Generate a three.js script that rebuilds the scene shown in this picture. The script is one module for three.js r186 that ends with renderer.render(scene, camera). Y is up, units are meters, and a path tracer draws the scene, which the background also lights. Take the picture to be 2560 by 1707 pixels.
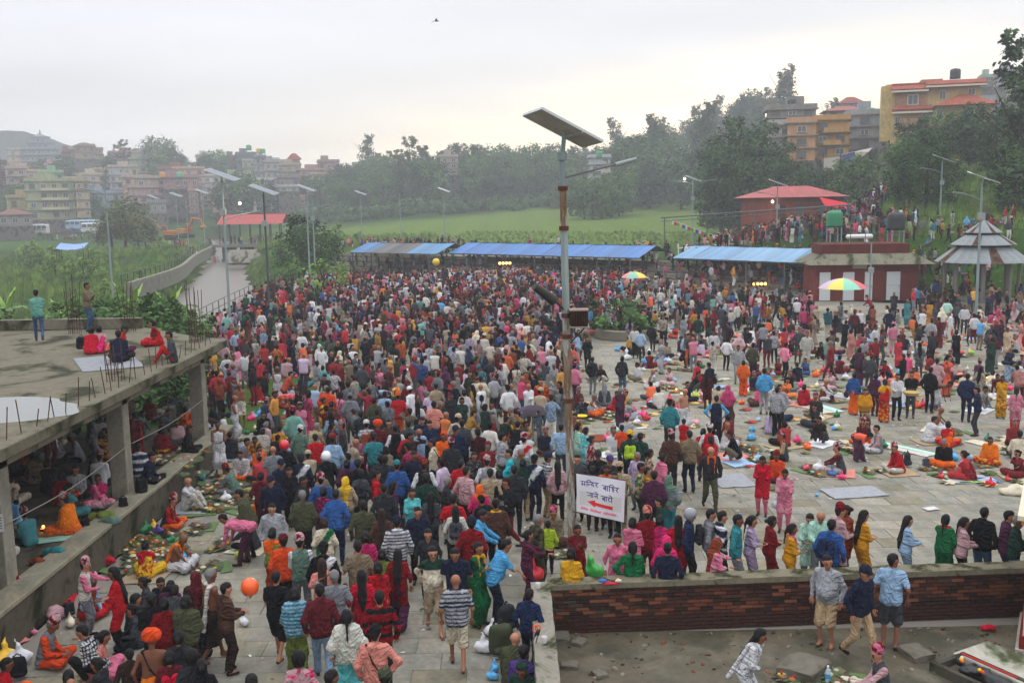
import * as THREE from 'three';
import { mergeGeometries } from 'three/addons/utils/BufferGeometryUtils.js';
import { RoundedBoxGeometry } from 'three/addons/geometries/RoundedBoxGeometry.js';
import { ImprovedNoise } from 'three/addons/math/ImprovedNoise.js';

// ---------------------------------------------------------------- camera, sky, sun, exposure
const scene = new THREE.Scene();
const FPX = 2462, PW = 2560, PH = 1707, CAMH = 7.7;
const camera = new THREE.PerspectiveCamera(2 * Math.atan(PH / 2 / FPX) * 180 / Math.PI, PW / PH, 0.1, 4000);
camera.position.set(0, CAMH, 0);
camera.rotation.order = 'YXZ';
camera.rotation.set(-Math.atan((PH / 2 - 505) / FPX), 0, -0.0175);
camera.updateMatrixWorld(true);
scene.add(camera);
const renderer = new THREE.WebGLRenderer({ antialias: true });
renderer.toneMapping = THREE.LinearToneMapping;
renderer.toneMappingExposure = 1.28;
renderer.shadowMap.enabled = true;
renderer.setSize(1024, 682);

const perlin = new ImprovedNoise();
const NZ = (x, y, z) => perlin.noise(x, y, z);
const fbm = (x, y, z, n = 4) => { let s = 0, a = 1, t = 0; for (let i = 0; i < n; i++) { s += a * NZ(x, y, z); t += a; a *= 0.5; x *= 2.03; y *= 2.03; z *= 2.03; } return s / t; };
const clamp = THREE.MathUtils.clamp, lerp = THREE.MathUtils.lerp, sstep = (a, b, x) => { const t = clamp((x - a) / (b - a), 0, 1); return t * t * (3 - 2 * t); };

// overcast evening sky: a grey sheet of cloud with a bright break low where the sun stands
const SUNAZ = 0.05, SUNEL = 0.14;                                        // radians: turned from straight ahead, and above the horizon
const sunDir = new THREE.Vector3(Math.sin(SUNAZ) * Math.cos(SUNEL), Math.sin(SUNEL), -Math.cos(SUNAZ) * Math.cos(SUNEL));
{
  const W = 1024, Hh = 512, data = new Float32Array(W * Hh * 4);
  for (let r = 0; r < Hh; r++) {
    const up = ((r + 0.5) / Hh - 0.5) * Math.PI, y = Math.sin(up), cu = Math.cos(up);
    for (let c = 0; c < W; c++) {
      const a = ((c + 0.5) / W - 0.5) * 2 * Math.PI, x = Math.cos(a) * cu, z = Math.sin(a) * cu;
      const el = Math.max(up, 0), az = Math.atan2(x, -z);
      const k = 1 / (Math.max(y, 0) + 0.12), n1 = fbm(x * k * 0.55 + 3, z * k * 1.3 + 1, 0.3, 5), n2 = fbm(az * 2.2, el * 16 + az * 0.9, 4.7, 4);
      // an overcast sky brightens towards the zenith
      let L = (0.68 + 1.45 * Math.pow(Math.max(y, 0), 1.5)) * (1 + 0.2 * n1 + 0.06 * n2);
      let R = L * 0.965, Gc = L * 0.99, B = L * 1.045;
      // the break in the cloud near the sun, a band that climbs to one side
      const band = Math.exp(-Math.pow((el - 0.056 - 0.15 * Math.max(az, -0.05)) / (0.038 + 0.018 * n2), 2)) * Math.exp(-Math.pow((az - 0.14) / 0.25, 2));
      const soft = Math.exp(-Math.pow((el - 0.04) / 0.09, 2)) * Math.exp(-Math.pow((az - 0.1) / 0.45, 2));
      const g = band * clamp(0.75 + 1.5 * n2, 0.15, 1.4);
      R += 1.05 * g + 0.24 * soft; Gc += 0.7 * g + 0.145 * soft; B += 0.42 * g * g - 0.01 * soft;
      if (up < 0) { const d = sstep(0, -0.3, up); R = lerp(R, 0.16, d); Gc = lerp(Gc, 0.17, d); B = lerp(B, 0.15, d); }
      const i = (r * W + c) * 4; data[i] = R; data[i + 1] = Gc; data[i + 2] = B; data[i + 3] = 1;
    }
  }
  const sky = new THREE.DataTexture(data, W, Hh, THREE.RGBAFormat, THREE.FloatType);
  sky.mapping = THREE.EquirectangularReflectionMapping; sky.magFilter = THREE.LinearFilter; sky.needsUpdate = true;
  scene.background = sky; scene.environment = sky;
}
const sun = new THREE.DirectionalLight(new THREE.Color(1, 0.9, 0.76), 0.55);
sun.position.copy(sunDir).multiplyScalar(200); sun.castShadow = true; sun.shadow.radius = 30;
sun.shadow.mapSize.set(2048, 2048);
Object.assign(sun.shadow.camera, { left: -120, right: 120, top: 120, bottom: -120, near: 1, far: 600 });
scene.add(sun); scene.add(sun.target);
scene.fog = new THREE.FogExp2(new THREE.Color(0.94, 0.96, 1.0), 0.0009);

// ---------------------------------------------------------------- helpers
function rngOf(seed) { let s = seed >>> 0; return () => { s = (s + 0x6d2b79f5) | 0; let t = Math.imul(s ^ (s >>> 15), 1 | s); t = (t + Math.imul(t ^ (t >>> 7), 61 | t)) ^ t; return ((t ^ (t >>> 14)) >>> 0) / 4294967296; }; }
const R0 = rngOf(7);
const V = (x, y, z) => new THREE.Vector3(x, y, z);
// a pixel of the photograph gives a direction; the distance comes from a level (at) or from a depth (atD)
function rayOf(u, v) { return V((u - PW / 2) / FPX, -(v - PH / 2) / FPX, -1).applyQuaternion(camera.quaternion); }
function at(u, v, h = 0) { const d = rayOf(u, v), t = (h - CAMH) / d.y; return V(d.x * t, h, d.z * t); }
function atD(u, v, D) { const d = rayOf(u, v), t = D / -d.z; return V(d.x * t, CAMH + d.y * t, -D); }
const OV = 2560 / 2352, ov = (u, v, h = 0) => at(u * OV, v * OV, h), ovD = (u, v, D) => atD(u * OV, v * OV, D);

const names = new Map();
function numbered(n) { const k = names.get(n) || 0; names.set(n, k + 1); return k ? n + '_' + String(k).padStart(3, '0') : n; }
function tag(o, label, category, group, kind) { if (label) o.userData.label = label; if (category) o.userData.category = category; if (group) o.userData.group = group; if (kind) o.userData.kind = kind; return o; }
function group(name, label, category, pos, turn = 0, grp) { const g = new THREE.Group(); g.name = numbered(name); if (pos) g.position.copy(pos); g.rotation.y = turn; scene.add(g); return tag(g, label, category, grp); }
function part(name, geo, mat, parent) { const m = new THREE.Mesh(geo, mat); m.name = parent === scene ? numbered(name) : name; m.castShadow = m.receiveShadow = true; parent.add(m); return m; }
function solo(name, geo, mat, label, category, pos, turn = 0, grp) { const m = part(name, geo, mat, scene); if (pos) m.position.copy(pos); m.rotation.y = turn; return tag(m, label, category, grp); }
function struct(name, geo, mat) { const m = part(name, geo, mat, scene); m.userData.kind = 'structure'; return m; }
function copyOf(src, label, pos, turn, scale = 1) { const c = src.clone(); c.name = numbered(src.name.replace(/_\d{3}$/, '')); c.userData = { ...src.userData }; if (label) c.userData.label = label; c.position.copy(pos); c.rotation.y = turn || 0; if (scale !== 1) c.scale.setScalar(scale); scene.add(c); return c; }

function box(w, h, d, x = 0, y = 0, z = 0, ry = 0) { const g = new THREE.BoxGeometry(w, h, d); if (ry) g.rotateY(ry); g.translate(x, y, z); return boxUV(g); }
function rbox(w, h, d, r, x = 0, y = 0, z = 0, seg = 2) { const g = new RoundedBoxGeometry(w, h, d, seg, r); g.translate(x, y, z); return boxUV(g); }
function cyl(r0, r1, h, seg = 12, x = 0, y = 0, z = 0, open = false) { const g = new THREE.CylinderGeometry(r1, r0, h, seg, 1, open); g.translate(x, y + h / 2, z); return g; }
function bar(a, b, r, seg = 6, r2) { const d = b.clone().sub(a), l = d.length(), g = new THREE.CylinderGeometry(r2 ?? r, r, l, seg); g.translate(0, l / 2, 0); g.applyQuaternion(new THREE.Quaternion().setFromUnitVectors(V(0, 1, 0), d.normalize())); g.translate(a.x, a.y, a.z); return g; }
function tube(pts, r, seg = 24, rs = 6) { return new THREE.TubeGeometry(new THREE.CatmullRomCurve3(pts), seg, r, rs); }
function merged(list) { return mergeGeometries(list.map((g) => { const n = g.index ? g.toNonIndexed() : g; for (const k of Object.keys(n.attributes)) if (!['position', 'normal', 'uv', 'color'].includes(k)) n.deleteAttribute(k); return n; })); }
// uv in metres, taken from the side that a face points to
function boxUV(g) {
  const n = g.index ? g.toNonIndexed() : g, p = n.attributes.position, nm = n.attributes.normal, uv = new Float32Array(p.count * 2);
  for (let i = 0; i < p.count; i += 3) {
    const ax = Math.abs(nm.getX(i)) + Math.abs(nm.getX(i + 1)), ay = Math.abs(nm.getY(i)) + Math.abs(nm.getY(i + 1)), az = Math.abs(nm.getZ(i)) + Math.abs(nm.getZ(i + 1));
    for (let k = i; k < i + 3; k++) {
      const x = p.getX(k), y = p.getY(k), z = p.getZ(k);
      if (ay >= ax && ay >= az) { uv[k * 2] = x; uv[k * 2 + 1] = z; } else if (ax >= az) { uv[k * 2] = z; uv[k * 2 + 1] = y; } else { uv[k * 2] = x; uv[k * 2 + 1] = y; }
    }
  }
  n.setAttribute('uv', new THREE.BufferAttribute(uv, 2));
  return n;
}
function noiseTex(n, fn, srgb = true) {   // fn(x, y in 0..1) gives [r, g, b] in 0..1; the texture wraps
  const d = new Uint8Array(n * n * 4);
  for (let y = 0; y < n; y++) for (let x = 0; x < n; x++) { const c = fn(x / n, y / n), i = (y * n + x) * 4; for (let k = 0; k < 3; k++) d[i + k] = clamp(c[k], 0, 1) * 255; d[i + 3] = 255; }
  const t = new THREE.DataTexture(d, n, n); t.wrapS = t.wrapT = THREE.RepeatWrapping; t.magFilter = THREE.LinearFilter; t.minFilter = THREE.LinearMipmapLinearFilter; t.generateMipmaps = true;
  if (srgb) t.colorSpace = THREE.SRGBColorSpace; t.needsUpdate = true; return t;
}
// noise on a torus so that it repeats without a seam
function tn(x, y, f, s = 0) { const a = x * 2 * Math.PI, b = y * 2 * Math.PI, q = f / (2 * Math.PI); return perlin.noise(Math.cos(a) * q + s, Math.sin(a) * q + Math.cos(b) * q * 0.7, Math.sin(b) * q + s * 1.7); }
function tfbm(x, y, f, s = 0, n = 4) { let v = 0, a = 1, t = 0; for (let i = 0; i < n; i++) { v += a * tn(x, y, f, s + i * 3.1); t += a; a *= 0.55; f *= 2; } return v / t; }
function rep(t, s) { const c = t.clone(); c.repeat.set(s, s); c.needsUpdate = true; return c; }

const matCache = new Map();
function mat(color, rough = 0.85, extra = {}) {
  const key = color + '|' + rough + '|' + Object.entries(extra).map(([k, v]) => k + (v && v.isTexture ? v.uuid : v)).join();
  if (!matCache.has(key)) matCache.set(key, new THREE.MeshPhysicalMaterial({ color: new THREE.Color(color), roughness: rough, specularIntensity: rough > 0.8 ? 0.3 : 1, side: THREE.DoubleSide, ...extra }));
  return matCache.get(key);
}
const vcol = new THREE.MeshPhysicalMaterial({ specularIntensity: 0.3, color: 0xffffff, vertexColors: true, roughness: 0.9, side: THREE.DoubleSide });
// greyscale wear maps that multiply a base colour
const TX = {
  mottle: noiseTex(256, (x, y) => { const v = 0.86 + 0.22 * tfbm(x, y, 6, 1, 5) + 0.06 * tn(x, y, 60, 9); return [v, v, v]; }),
  concrete: noiseTex(512, (x, y) => { const a = tfbm(x, y, 5, 2, 5), b = tfbm(x, y, 24, 7, 3), s = tfbm(x, y, 3, 12, 3); const v = 0.84 + 0.22 * a + 0.14 * b; return [v * (1 - 0.08 * Math.max(s, 0)), v, v * (0.97 - 0.1 * Math.max(-s, 0))]; }),
  grime: noiseTex(512, (x, y) => { const a = tfbm(x, y, 4, 21, 5), b = tfbm(x, y, 30, 3, 3); const m = sstep(0.0, 0.35, a + 0.25 * b); return [lerp(1, 0.38, m), lerp(1, 0.42, m), lerp(1, 0.3, m)].map((v) => v * (0.92 + 0.16 * b)); }),
  cloth: noiseTex(256, (x, y) => { const v = 0.9 + 0.12 * tfbm(x, y, 7, 31, 3) + 0.10 * tn(x, y, 70, 3); return [v, v, v]; }),
  wrinkle: noiseTex(256, (x, y) => { const w = 0.12 * tn(x, y, 5, 71), a = 1 - Math.abs(tfbm(x + w, y + w * 0.6, 7, 61, 2)) * 3.2, b = 1 - Math.abs(tn(x + w, y - w, 15, 66)) * 2.6, v = clamp(0.62 * Math.max(a, 0) + 0.38 * Math.max(b, 0), 0, 1); return [v, v, v]; }, false),
  streak: noiseTex(256, (x, y) => { const v = 0.75 + 0.5 * tn(x, y * 0.12, 90, 81) + 0.3 * tn(x, y * 0.2, 34, 84); return [v, v, v]; }, false),
  stain: noiseTex(256, (x, y) => { const s = tfbm(x, y * 0.15, 14, 91, 3), m = tfbm(x, y, 6, 95, 4), v = 0.93 + 0.16 * m - 0.22 * Math.max(0, s + 0.1) * (0.6 + m); return [v, v * 0.99, v * 0.97]; }),
  rust: noiseTex(256, (x, y) => { const a = tfbm(x, y, 6, 41, 4), m = sstep(-0.12, 0.22, a), g = 0.9 + 0.2 * tn(x, y, 50, 5); return [lerp(0.66, 0.47, m) * g, lerp(0.66, 0.35, m) * g, lerp(0.63, 0.26, m) * g]; }),
  grass: noiseTex(512, (x, y) => { const a = tfbm(x, y, 5, 51, 5), b = tfbm(x, y, 40, 8, 3), t = 0.8 + 0.5 * b; return [(0.36 + 0.16 * a) * t, (0.46 + 0.12 * a) * t, (0.20 + 0.05 * a) * t]; }),
};
TX.mottle.repeat.set(0.27, 0.27); TX.concrete.repeat.set(0.4, 0.4); TX.grime.repeat.set(0.21, 0.21); TX.cloth.repeat.set(1.3, 1.3); TX.stain.repeat.set(0.16, 0.12); TX.wrinkle.repeat.set(1.5, 1.15); TX.streak.repeat.set(2.2, 1.2);
// ---------------------------------------------------------------- smooth solids: tapered capsules joined by a smooth minimum, meshed by surface nets
// prims: [ax,ay,az, bx,by,bz, ra, rb]; k: how softly they join; cut(x,y,z,d): optional change of the distance; col(x,y,z): optional vertex colour
let poolF = new Float32Array(1 << 20), poolV = new Int32Array(1 << 20);
function solid(prims, cell, k, cut, col) {
  const lo = [1e9, 1e9, 1e9], hi = [-1e9, -1e9, -1e9];
  for (const p of prims) { const r = Math.max(p[6], p[7]) + k + cell * 2.5; for (let i = 0; i < 3; i++) { lo[i] = Math.min(lo[i], Math.min(p[i], p[i + 3]) - r); hi[i] = Math.max(hi[i], Math.max(p[i], p[i + 3]) + r); } }
  const n = [0, 1, 2].map((i) => Math.ceil((hi[i] - lo[i]) / cell) + 1), [nx, ny, nz] = n, N = nx * ny * nz, ik = 1 / k; if (N > poolF.length) { poolF = new Float32Array(N * 2); poolV = new Int32Array(N * 2); } const Fd = poolF; Fd.fill(0, 0, N);
  for (const p of prims) {
    const ax = p[0], ay = p[1], az = p[2], dx = p[3] - ax, dy = p[4] - ay, dz = p[5] - az, l2 = dx * dx + dy * dy + dz * dz || 1e-9, R = Math.max(p[6], p[7]) + 4.5 * k;
    const i0 = [], i1 = [];
    for (let i = 0; i < 3; i++) { i0[i] = Math.max(0, Math.floor((Math.min(p[i], p[i + 3]) - R - lo[i]) / cell)); i1[i] = Math.min(n[i] - 1, Math.ceil((Math.max(p[i], p[i + 3]) + R - lo[i]) / cell)); }
    for (let z = i0[2]; z <= i1[2]; z++) for (let y = i0[1]; y <= i1[1]; y++) {
      const pz = lo[2] + z * cell, py = lo[1] + y * cell; let o = (z * ny + y) * nx + i0[0];
      for (let x = i0[0]; x <= i1[0]; x++, o++) {
        const px = lo[0] + x * cell; let t = ((px - ax) * dx + (py - ay) * dy + (pz - az) * dz) / l2; t = t < 0 ? 0 : t > 1 ? 1 : t;
        const ex = px - ax - dx * t, ey = py - ay - dy * t, ez = pz - az - dz * t, d = Math.sqrt(ex * ex + ey * ey + ez * ez) - p[6] - (p[7] - p[6]) * t;
        if (d < 4.5 * k) Fd[o] += Math.exp(-(d < -8 * k ? -8 * k : d) * ik);
      }
    }
  }
  for (let z = 0, o = 0; z < nz; z++) for (let y = 0; y < ny; y++) for (let x = 0; x < nx; x++, o++) {
    let d = Fd[o] > 0 ? -k * Math.log(Fd[o]) + 0.75 * k : 6 * k;
    if (cut && d < 3 * cell) d = cut(lo[0] + x * cell, lo[1] + y * cell, lo[2] + z * cell, d);
    Fd[o] = d;
  }
  const far = 2.2 * cell, vid = poolV.fill(-1, 0, N), pos = [], idx = [], off = [0, 1, nx, nx + 1, nx * ny, nx * ny + 1, nx * ny + nx, nx * ny + nx + 1];
  for (let z = 0; z < nz - 1; z++) for (let y = 0; y < ny - 1; y++) for (let x = 0; x < nx - 1; x++) {
    const o = (z * ny + y) * nx + x; if (Fd[o] > far) continue; let m = 0;
    for (let c = 0; c < 8; c++) if (Fd[o + off[c]] < 0) m |= 1 << c;
    if (m === 0 || m === 255) continue;
    let sx = 0, sy = 0, sz = 0, cnt = 0;
    for (let c = 0; c < 8; c++) for (let b = 1; b < 8; b <<= 1) if (!(c & b)) {
      const e = c | b, d0 = Fd[o + off[c]], d1 = Fd[o + off[e]];
      if ((d0 < 0) !== (d1 < 0)) { const t = d0 / (d0 - d1); sx += (c & 1) + (b === 1 ? t : 0); sy += ((c >> 1) & 1) + (b === 2 ? t : 0); sz += ((c >> 2) & 1) + (b === 4 ? t : 0); cnt++; }
    }
    vid[o] = pos.length / 3; pos.push(lo[0] + (x + sx / cnt) * cell, lo[1] + (y + sy / cnt) * cell, lo[2] + (z + sz / cnt) * cell);
  }
  const st = [1, nx, nx * ny];
  for (let z = 1; z < nz - 1; z++) for (let y = 1; y < ny - 1; y++) for (let x = 1; x < nx - 1; x++) {
    const o = (z * ny + y) * nx + x; if (Fd[o] > far) continue; const neg = Fd[o] < 0;
    for (let a = 0; a < 3; a++) {
      if (neg === Fd[o + st[a]] < 0) continue;
      const u = st[(a + 1) % 3], w = st[(a + 2) % 3], q = [vid[o - u - w], vid[o - w], vid[o], vid[o - u]];
      if (q[0] < 0 || q[1] < 0 || q[2] < 0 || q[3] < 0) continue;
      if (neg) idx.push(q[0], q[1], q[2], q[0], q[2], q[3]); else idx.push(q[0], q[2], q[1], q[0], q[3], q[2]);
    }
  }
  const g = new THREE.BufferGeometry(), nv = pos.length / 3, uv = new Float32Array(nv * 2);
  for (let i = 0; i < nv; i++) { uv[i * 2] = pos[i * 3] + 0.6 * pos[i * 3 + 2]; uv[i * 2 + 1] = pos[i * 3 + 1] + 0.2 * pos[i * 3 + 2]; }
  g.setAttribute('position', new THREE.Float32BufferAttribute(pos, 3)); g.setAttribute('uv', new THREE.BufferAttribute(uv, 2)); g.setIndex(idx); g.computeVertexNormals();
  if (col) { const ca = new Float32Array(nv * 3); for (let i = 0; i < nv; i++) { const c = col(pos[i * 3], pos[i * 3 + 1], pos[i * 3 + 2]); ca[i * 3] = c.r; ca[i * 3 + 1] = c.g; ca[i * 3 + 2] = c.b; } g.setAttribute('color', new THREE.BufferAttribute(ca, 3)); }
  return g;
}
const cap = (a, b, ra, rb) => [a.x, a.y, a.z, b.x, b.y, b.z, ra, rb ?? ra];
const ball = (a, r) => [a.x, a.y, a.z, a.x, a.y + 1e-4, a.z, r, r];
function joinIdx(list) {   // merge indexed geometries that carry the same attributes
  const keys = Object.keys(list[0].attributes); for (const g of list) for (const k of Object.keys(g.attributes)) if (!keys.includes(k)) g.deleteAttribute(k);
  return mergeGeometries(list);
}
// ---------------------------------------------------------------- people
const C = {   // cloth, hair and skin colours, by the words used for them in the labels
  red: '#b81420', 'dark red': '#7a0f18', crimson: '#c2132f', maroon: '#5c1a22', brown: '#4e342a', 'dark brown': '#33241f', rust: '#8a3d22', orange: '#e8641a', saffron: '#f07a12', 'bright orange': '#df4a1c',
  mustard: '#c98a12', yellow: '#e8b62a', gold: '#d9a01e', cream: '#d8cdb4', beige: '#a8967a', khaki: '#7d6f58', tan: '#b59a78', white: '#d2d2d5', 'off white': '#cfcabf', 'pale grey': '#9fa1a6', grey: '#7c7e84', 'dark grey': '#43464c', charcoal: '#2c2e33', black: '#16161a',
  navy: '#1a2138', 'dark blue': '#1d2a4a', blue: '#2b5490', 'sky blue': '#4f9ed0', 'pale blue': '#93b1cf', denim: '#465f80', 'light denim': '#7f98b0', turquoise: '#5fc0c4', teal: '#2f7f86', cyan: '#35b9c9', 'sea green': '#69a596', mint: '#a9d8c4',
  green: '#14663a', 'dark green': '#1d3a30', olive: '#4a4d36', 'olive green': '#6a7a34', sage: '#5f7a6c', lime: '#a9c52a', camouflage: '#454b37', pink: '#d6718f', 'pale pink': '#c39a9e', 'hot pink': '#dc2a6c', magenta: '#b3215f', salmon: '#d98a7c', plum: '#4d2440', purple: '#4c3a7a', lavender: '#a48fae', lilac: '#bfa9c6',
};
const SKIN = ['#8a5a42', '#7a4c36', '#97664c', '#6b422f', '#a5735a'], HAIR = { black: '#141112', brown: '#2a1a15', grey: '#6f6c6a' };
const colorOf = new Map(); const col = (n) => { if (!colorOf.has(n)) colorOf.set(n, new THREE.Color(C[n] || n)); return colorOf.get(n); };
const skinMat = new THREE.MeshPhysicalMaterial({ specularIntensity: 0.5, color: 0xffffff, vertexColors: true, roughness: 0.62, side: THREE.DoubleSide });
const clothV = new THREE.MeshPhysicalMaterial({ specularIntensity: 0.25, color: 0xffffff, vertexColors: true, roughness: 0.92, map: TX.cloth, bumpMap: TX.wrinkle, bumpScale: 0.03, side: THREE.DoubleSide });
const clothMat = (name) => mat(C[name] || name, 0.92, { map: TX.cloth, bumpMap: TX.wrinkle, bumpScale: 0.03 });
const hairMat = (n) => mat(HAIR[n] || n, 0.7, { specularIntensity: 0.4, bumpMap: TX.streak, bumpScale: 0.012 });

function limb(a, t, l1, l2, pole) {   // the middle joint of a two-bone limb that reaches from a to t
  const d = t.clone().sub(a); let L = d.length(); const mx = (l1 + l2) * 0.998; if (L > mx) { d.multiplyScalar(mx / L); L = mx; t = a.clone().add(d); }
  L = Math.max(L, 0.05); const u = d.clone().normalize(), c = clamp((l1 * l1 + L * L - l2 * l2) / (2 * l1 * L), -1, 1), s = Math.sqrt(1 - c * c);
  const p = pole.clone().sub(u.clone().multiplyScalar(pole.dot(u))).normalize();
  return [a.clone().add(u.multiplyScalar(l1 * c)).add(p.multiplyScalar(l1 * s)), t];
}
const POSES = {
  stand: (r) => ({ P: [0, 0.92, 0], feet: [[0.1, 0.07, 0.03 * r()], [-0.1, 0.07, -0.04 * r()]], lean: 0.02 + 0.05 * r() }),
  walk: () => ({ P: [0, 0.90, 0], feet: [[0.09, 0.07, 0.26], [-0.09, 0.13, -0.28]], lean: 0.08 }),
  lean: () => ({ P: [0, 0.91, -0.05], feet: [[0.11, 0.07, 0.03], [-0.11, 0.07, -0.03]], lean: 0.55 }),
  bend: () => ({ P: [0, 0.88, -0.16], feet: [[0.13, 0.07, 0.04], [-0.13, 0.07, -0.03]], lean: 1.45, hp: 0.2 }),
  sit: (r) => ({ P: [0, 0.12, 0], feet: [[-0.12, 0.05, 0.30], [0.10, 0.06, 0.34]], pole: [[1, 0.25, 0.5], [-1, 0.25, 0.5]], lean: 0.12 + 0.3 * r(), sit: 1 }),
  squat: () => ({ P: [0, 0.24, -0.08], feet: [[0.14, 0.07, 0.1], [-0.14, 0.07, 0.1]], pole: [[0.5, 0.5, 1], [-0.5, 0.5, 1]], lean: 0.45, sit: 1 }),
  knees: () => ({ P: [0, 0.12, -0.1], feet: [[0.11, 0.06, 0.40], [-0.11, 0.06, 0.38]], pole: [[0.2, 1, 0.1], [-0.2, 1, 0.1]], lean: 0.12, sit: 1 }),
  perch: () => ({ P: [0, 0.44, -0.05], feet: [[0.13, 0.07, 0.4], [-0.13, 0.07, 0.38]], pole: [[0.2, 1, 0.4], [-0.2, 1, 0.4]], lean: 0.3, sit: 1 }),
};
const HANDS = { h: [0.25, -0.03, 0.05], f: [0.07, 0.17, 0.30], p: [0.03, 0.37, 0.24], o: [0.12, 0.27, 0.46], k: [0.21, 0.05, 0.02], c: [-0.08, 0.25, 0.2], l: [0.11, 0.06, 0.27], w: [0.5, 0.2, 0.18], b: [0.05, 0.02, -0.17], u: [0.12, 0.62, 0.2] };

function skeleton(o, r) {
  const ps = POSES[o.pose](r), P = V(...ps.P), L = o.lean ?? ps.lean, U = V(0, Math.cos(L), Math.sin(L)), Fw = V(0, -Math.sin(L), Math.cos(L));
  const pt = (x, y, z) => V(x, 0, 0).add(P).addScaledVector(U, y).addScaledVector(Fw, z), fem = o.fem ? 1 : 0, sw = 0.172 - 0.02 * fem;
  const arms = [], legs = [], modes = o.arms || 'hh';
  for (let i = 0; i < 2; i++) {
    const s = i ? -1 : 1, sh = pt(s * sw, 0.43, -0.01), m = modes[i] || modes[0];
    let t, pole = V(s * 0.55, -0.55, -0.65);
    if (m === 'd') t = ps.sit ? V(s * 0.16, 0.12, 0.45 + P.z) : V(s * 0.14, Math.max(0.12, P.y - 0.72), P.z + 0.62);
    else if (m === 's') t = pt(s * 0.2, 0.0, i ? -0.2 : 0.24);
    else { const h = HANDS[m] || HANDS.h; t = pt(s * h[0], h[1], h[2]); if (m === 'k') pole = V(s, 0, -0.3); if (m === 'h' && ps.sit) t = pt(s * 0.2, 0.05, 0.2); if (m === 'u') pole = V(s, -0.3, 0.2); }
    const [el, wr] = limb(sh, t, 0.27, 0.245, pole), d = wr.clone().sub(el).normalize(); arms.push({ s, sh, el, wr, d, tip: wr.clone().addScaledVector(d, 0.1) });
    const hip = pt(s * 0.088, -0.03, 0), ft = V(...ps.feet[i]), [kn, an] = limb(hip, ft, 0.43, 0.415, ps.pole ? V(...ps.pole[i]) : V(s * 0.08, 0, 1));
    const td = ps.sit && o.pose === 'sit' ? V(-s * 0.5, -0.05, 0.8).normalize() : V(s * 0.15, -0.12, 1).normalize(); legs.push({ s, hip, kn, an, toe: an.clone().addScaledVector(td, 0.15).setY(Math.max(0.035, an.y - 0.04)), heel: an.clone().addScaledVector(td, -0.035).add(V(0, -0.025, 0)) });
  }
  const hp = (o.hp ?? ps.hp ?? 0.1) + L * 0.45, hy = o.hy || 0, hU = V(0, Math.cos(hp), Math.sin(hp)), hF = V(Math.sin(hy), -Math.sin(hp) * Math.cos(hy), Math.cos(hp) * Math.cos(hy)).normalize(), hX = new THREE.Vector3().crossVectors(hU, hF).normalize();
  hU.crossVectors(hF, hX); const nk = pt(0, 0.49, 0.0), hc = nk.clone().addScaledVector(hU, 0.135).addScaledVector(hF, 0.015), k = o.kid ? 1.18 : 1.06;
  const hd = (x, y, z) => hc.clone().addScaledVector(hX, x * k).addScaledVector(hU, y * k).addScaledVector(hF, z * k);
  return { ps, P, U, Fw, pt, arms, legs, hd, hc, hX, hU, hF, nk, sw, k };
}
function torsoP(S, o, i) {
  const g = o.girth || 1, out = [], q = S.sw / 0.172;
  for (const s of [-1, 1]) out.push(cap(S.pt(s * 0.07, -0.03, 0), S.pt(s * 0.06 * g, 0.18, 0.005), 0.112 * (o.fem ? 1.06 : 1) * Math.sqrt(g) + i, 0.1 * g + i), cap(S.pt(s * 0.06 * g, 0.18, 0.005), S.pt(s * 0.072 * q, 0.375, 0), 0.1 * g + i, 0.096 * q + i));
  for (const s of [-1, 1]) out.push(cap(S.pt(s * 0.03, 0.475, -0.012), S.pt(s * (S.sw - 0.012), 0.432, -0.01), 0.046 + i * 0.9, 0.046 + i * 0.9));
  if (g > 1.05) out.push(ball(S.pt(0, 0.12, 0.07), 0.12 * g + i));
  if (o.fem) for (const s of [-1, 1]) out.push(ball(S.pt(s * 0.065, 0.31, 0.07), 0.06 + i));
  return out;
}
const pelvisP = (S, o, i) => [-1, 1].flatMap((s) => [cap(S.pt(s * 0.07, -0.03, 0), S.pt(s * 0.062, 0.03, 0), 0.112 * Math.sqrt(o.girth || 1) + i)]);
const armP = (S, i, f = 1, g = 1) => S.arms.flatMap((a) => f <= 0.5 ? [cap(a.sh, a.sh.clone().lerp(a.el, f * 2), 0.05 * g + i, 0.046 * g + i * 1.3)] : [cap(a.sh, a.el, 0.05 * g + i, 0.042 * g + i), cap(a.el, a.el.clone().lerp(a.wr, f * 2 - 1), 0.042 * g + i, 0.032 * g + i)]);
const legP = (S, i, f = 1, j = i) => S.legs.flatMap((a) => f <= 0.5 ? [cap(a.hip, a.hip.clone().lerp(a.kn, f * 2), 0.09 + i, 0.068 + j)] : [cap(a.hip, a.kn, 0.09 + i, 0.06 + j), cap(a.kn, a.kn.clone().lerp(a.an, f * 2 - 1), 0.06 + j, 0.045 + j)]);
function headP(S) {
  const h = S.hd, k = S.k; return [cap(h(0, 0.035, -0.02), h(0, 0.035, 0.012), 0.082 * k), cap(h(0, -0.02, 0.018), h(0, -0.07, 0.03), 0.068 * k, 0.05 * k), cap(S.nk.clone().addScaledVector(S.U, -0.05), h(0, -0.05, -0.015), 0.058, 0.05),
    cap(h(0, 0.01, 0.088), h(0, -0.025, 0.105), 0.012 * k, 0.016 * k), cap(h(0.079, -0.005, -0.005), h(0.082, 0.02, -0.012), 0.013), cap(h(-0.079, -0.005, -0.005), h(-0.082, 0.02, -0.012), 0.013)];
}
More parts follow.
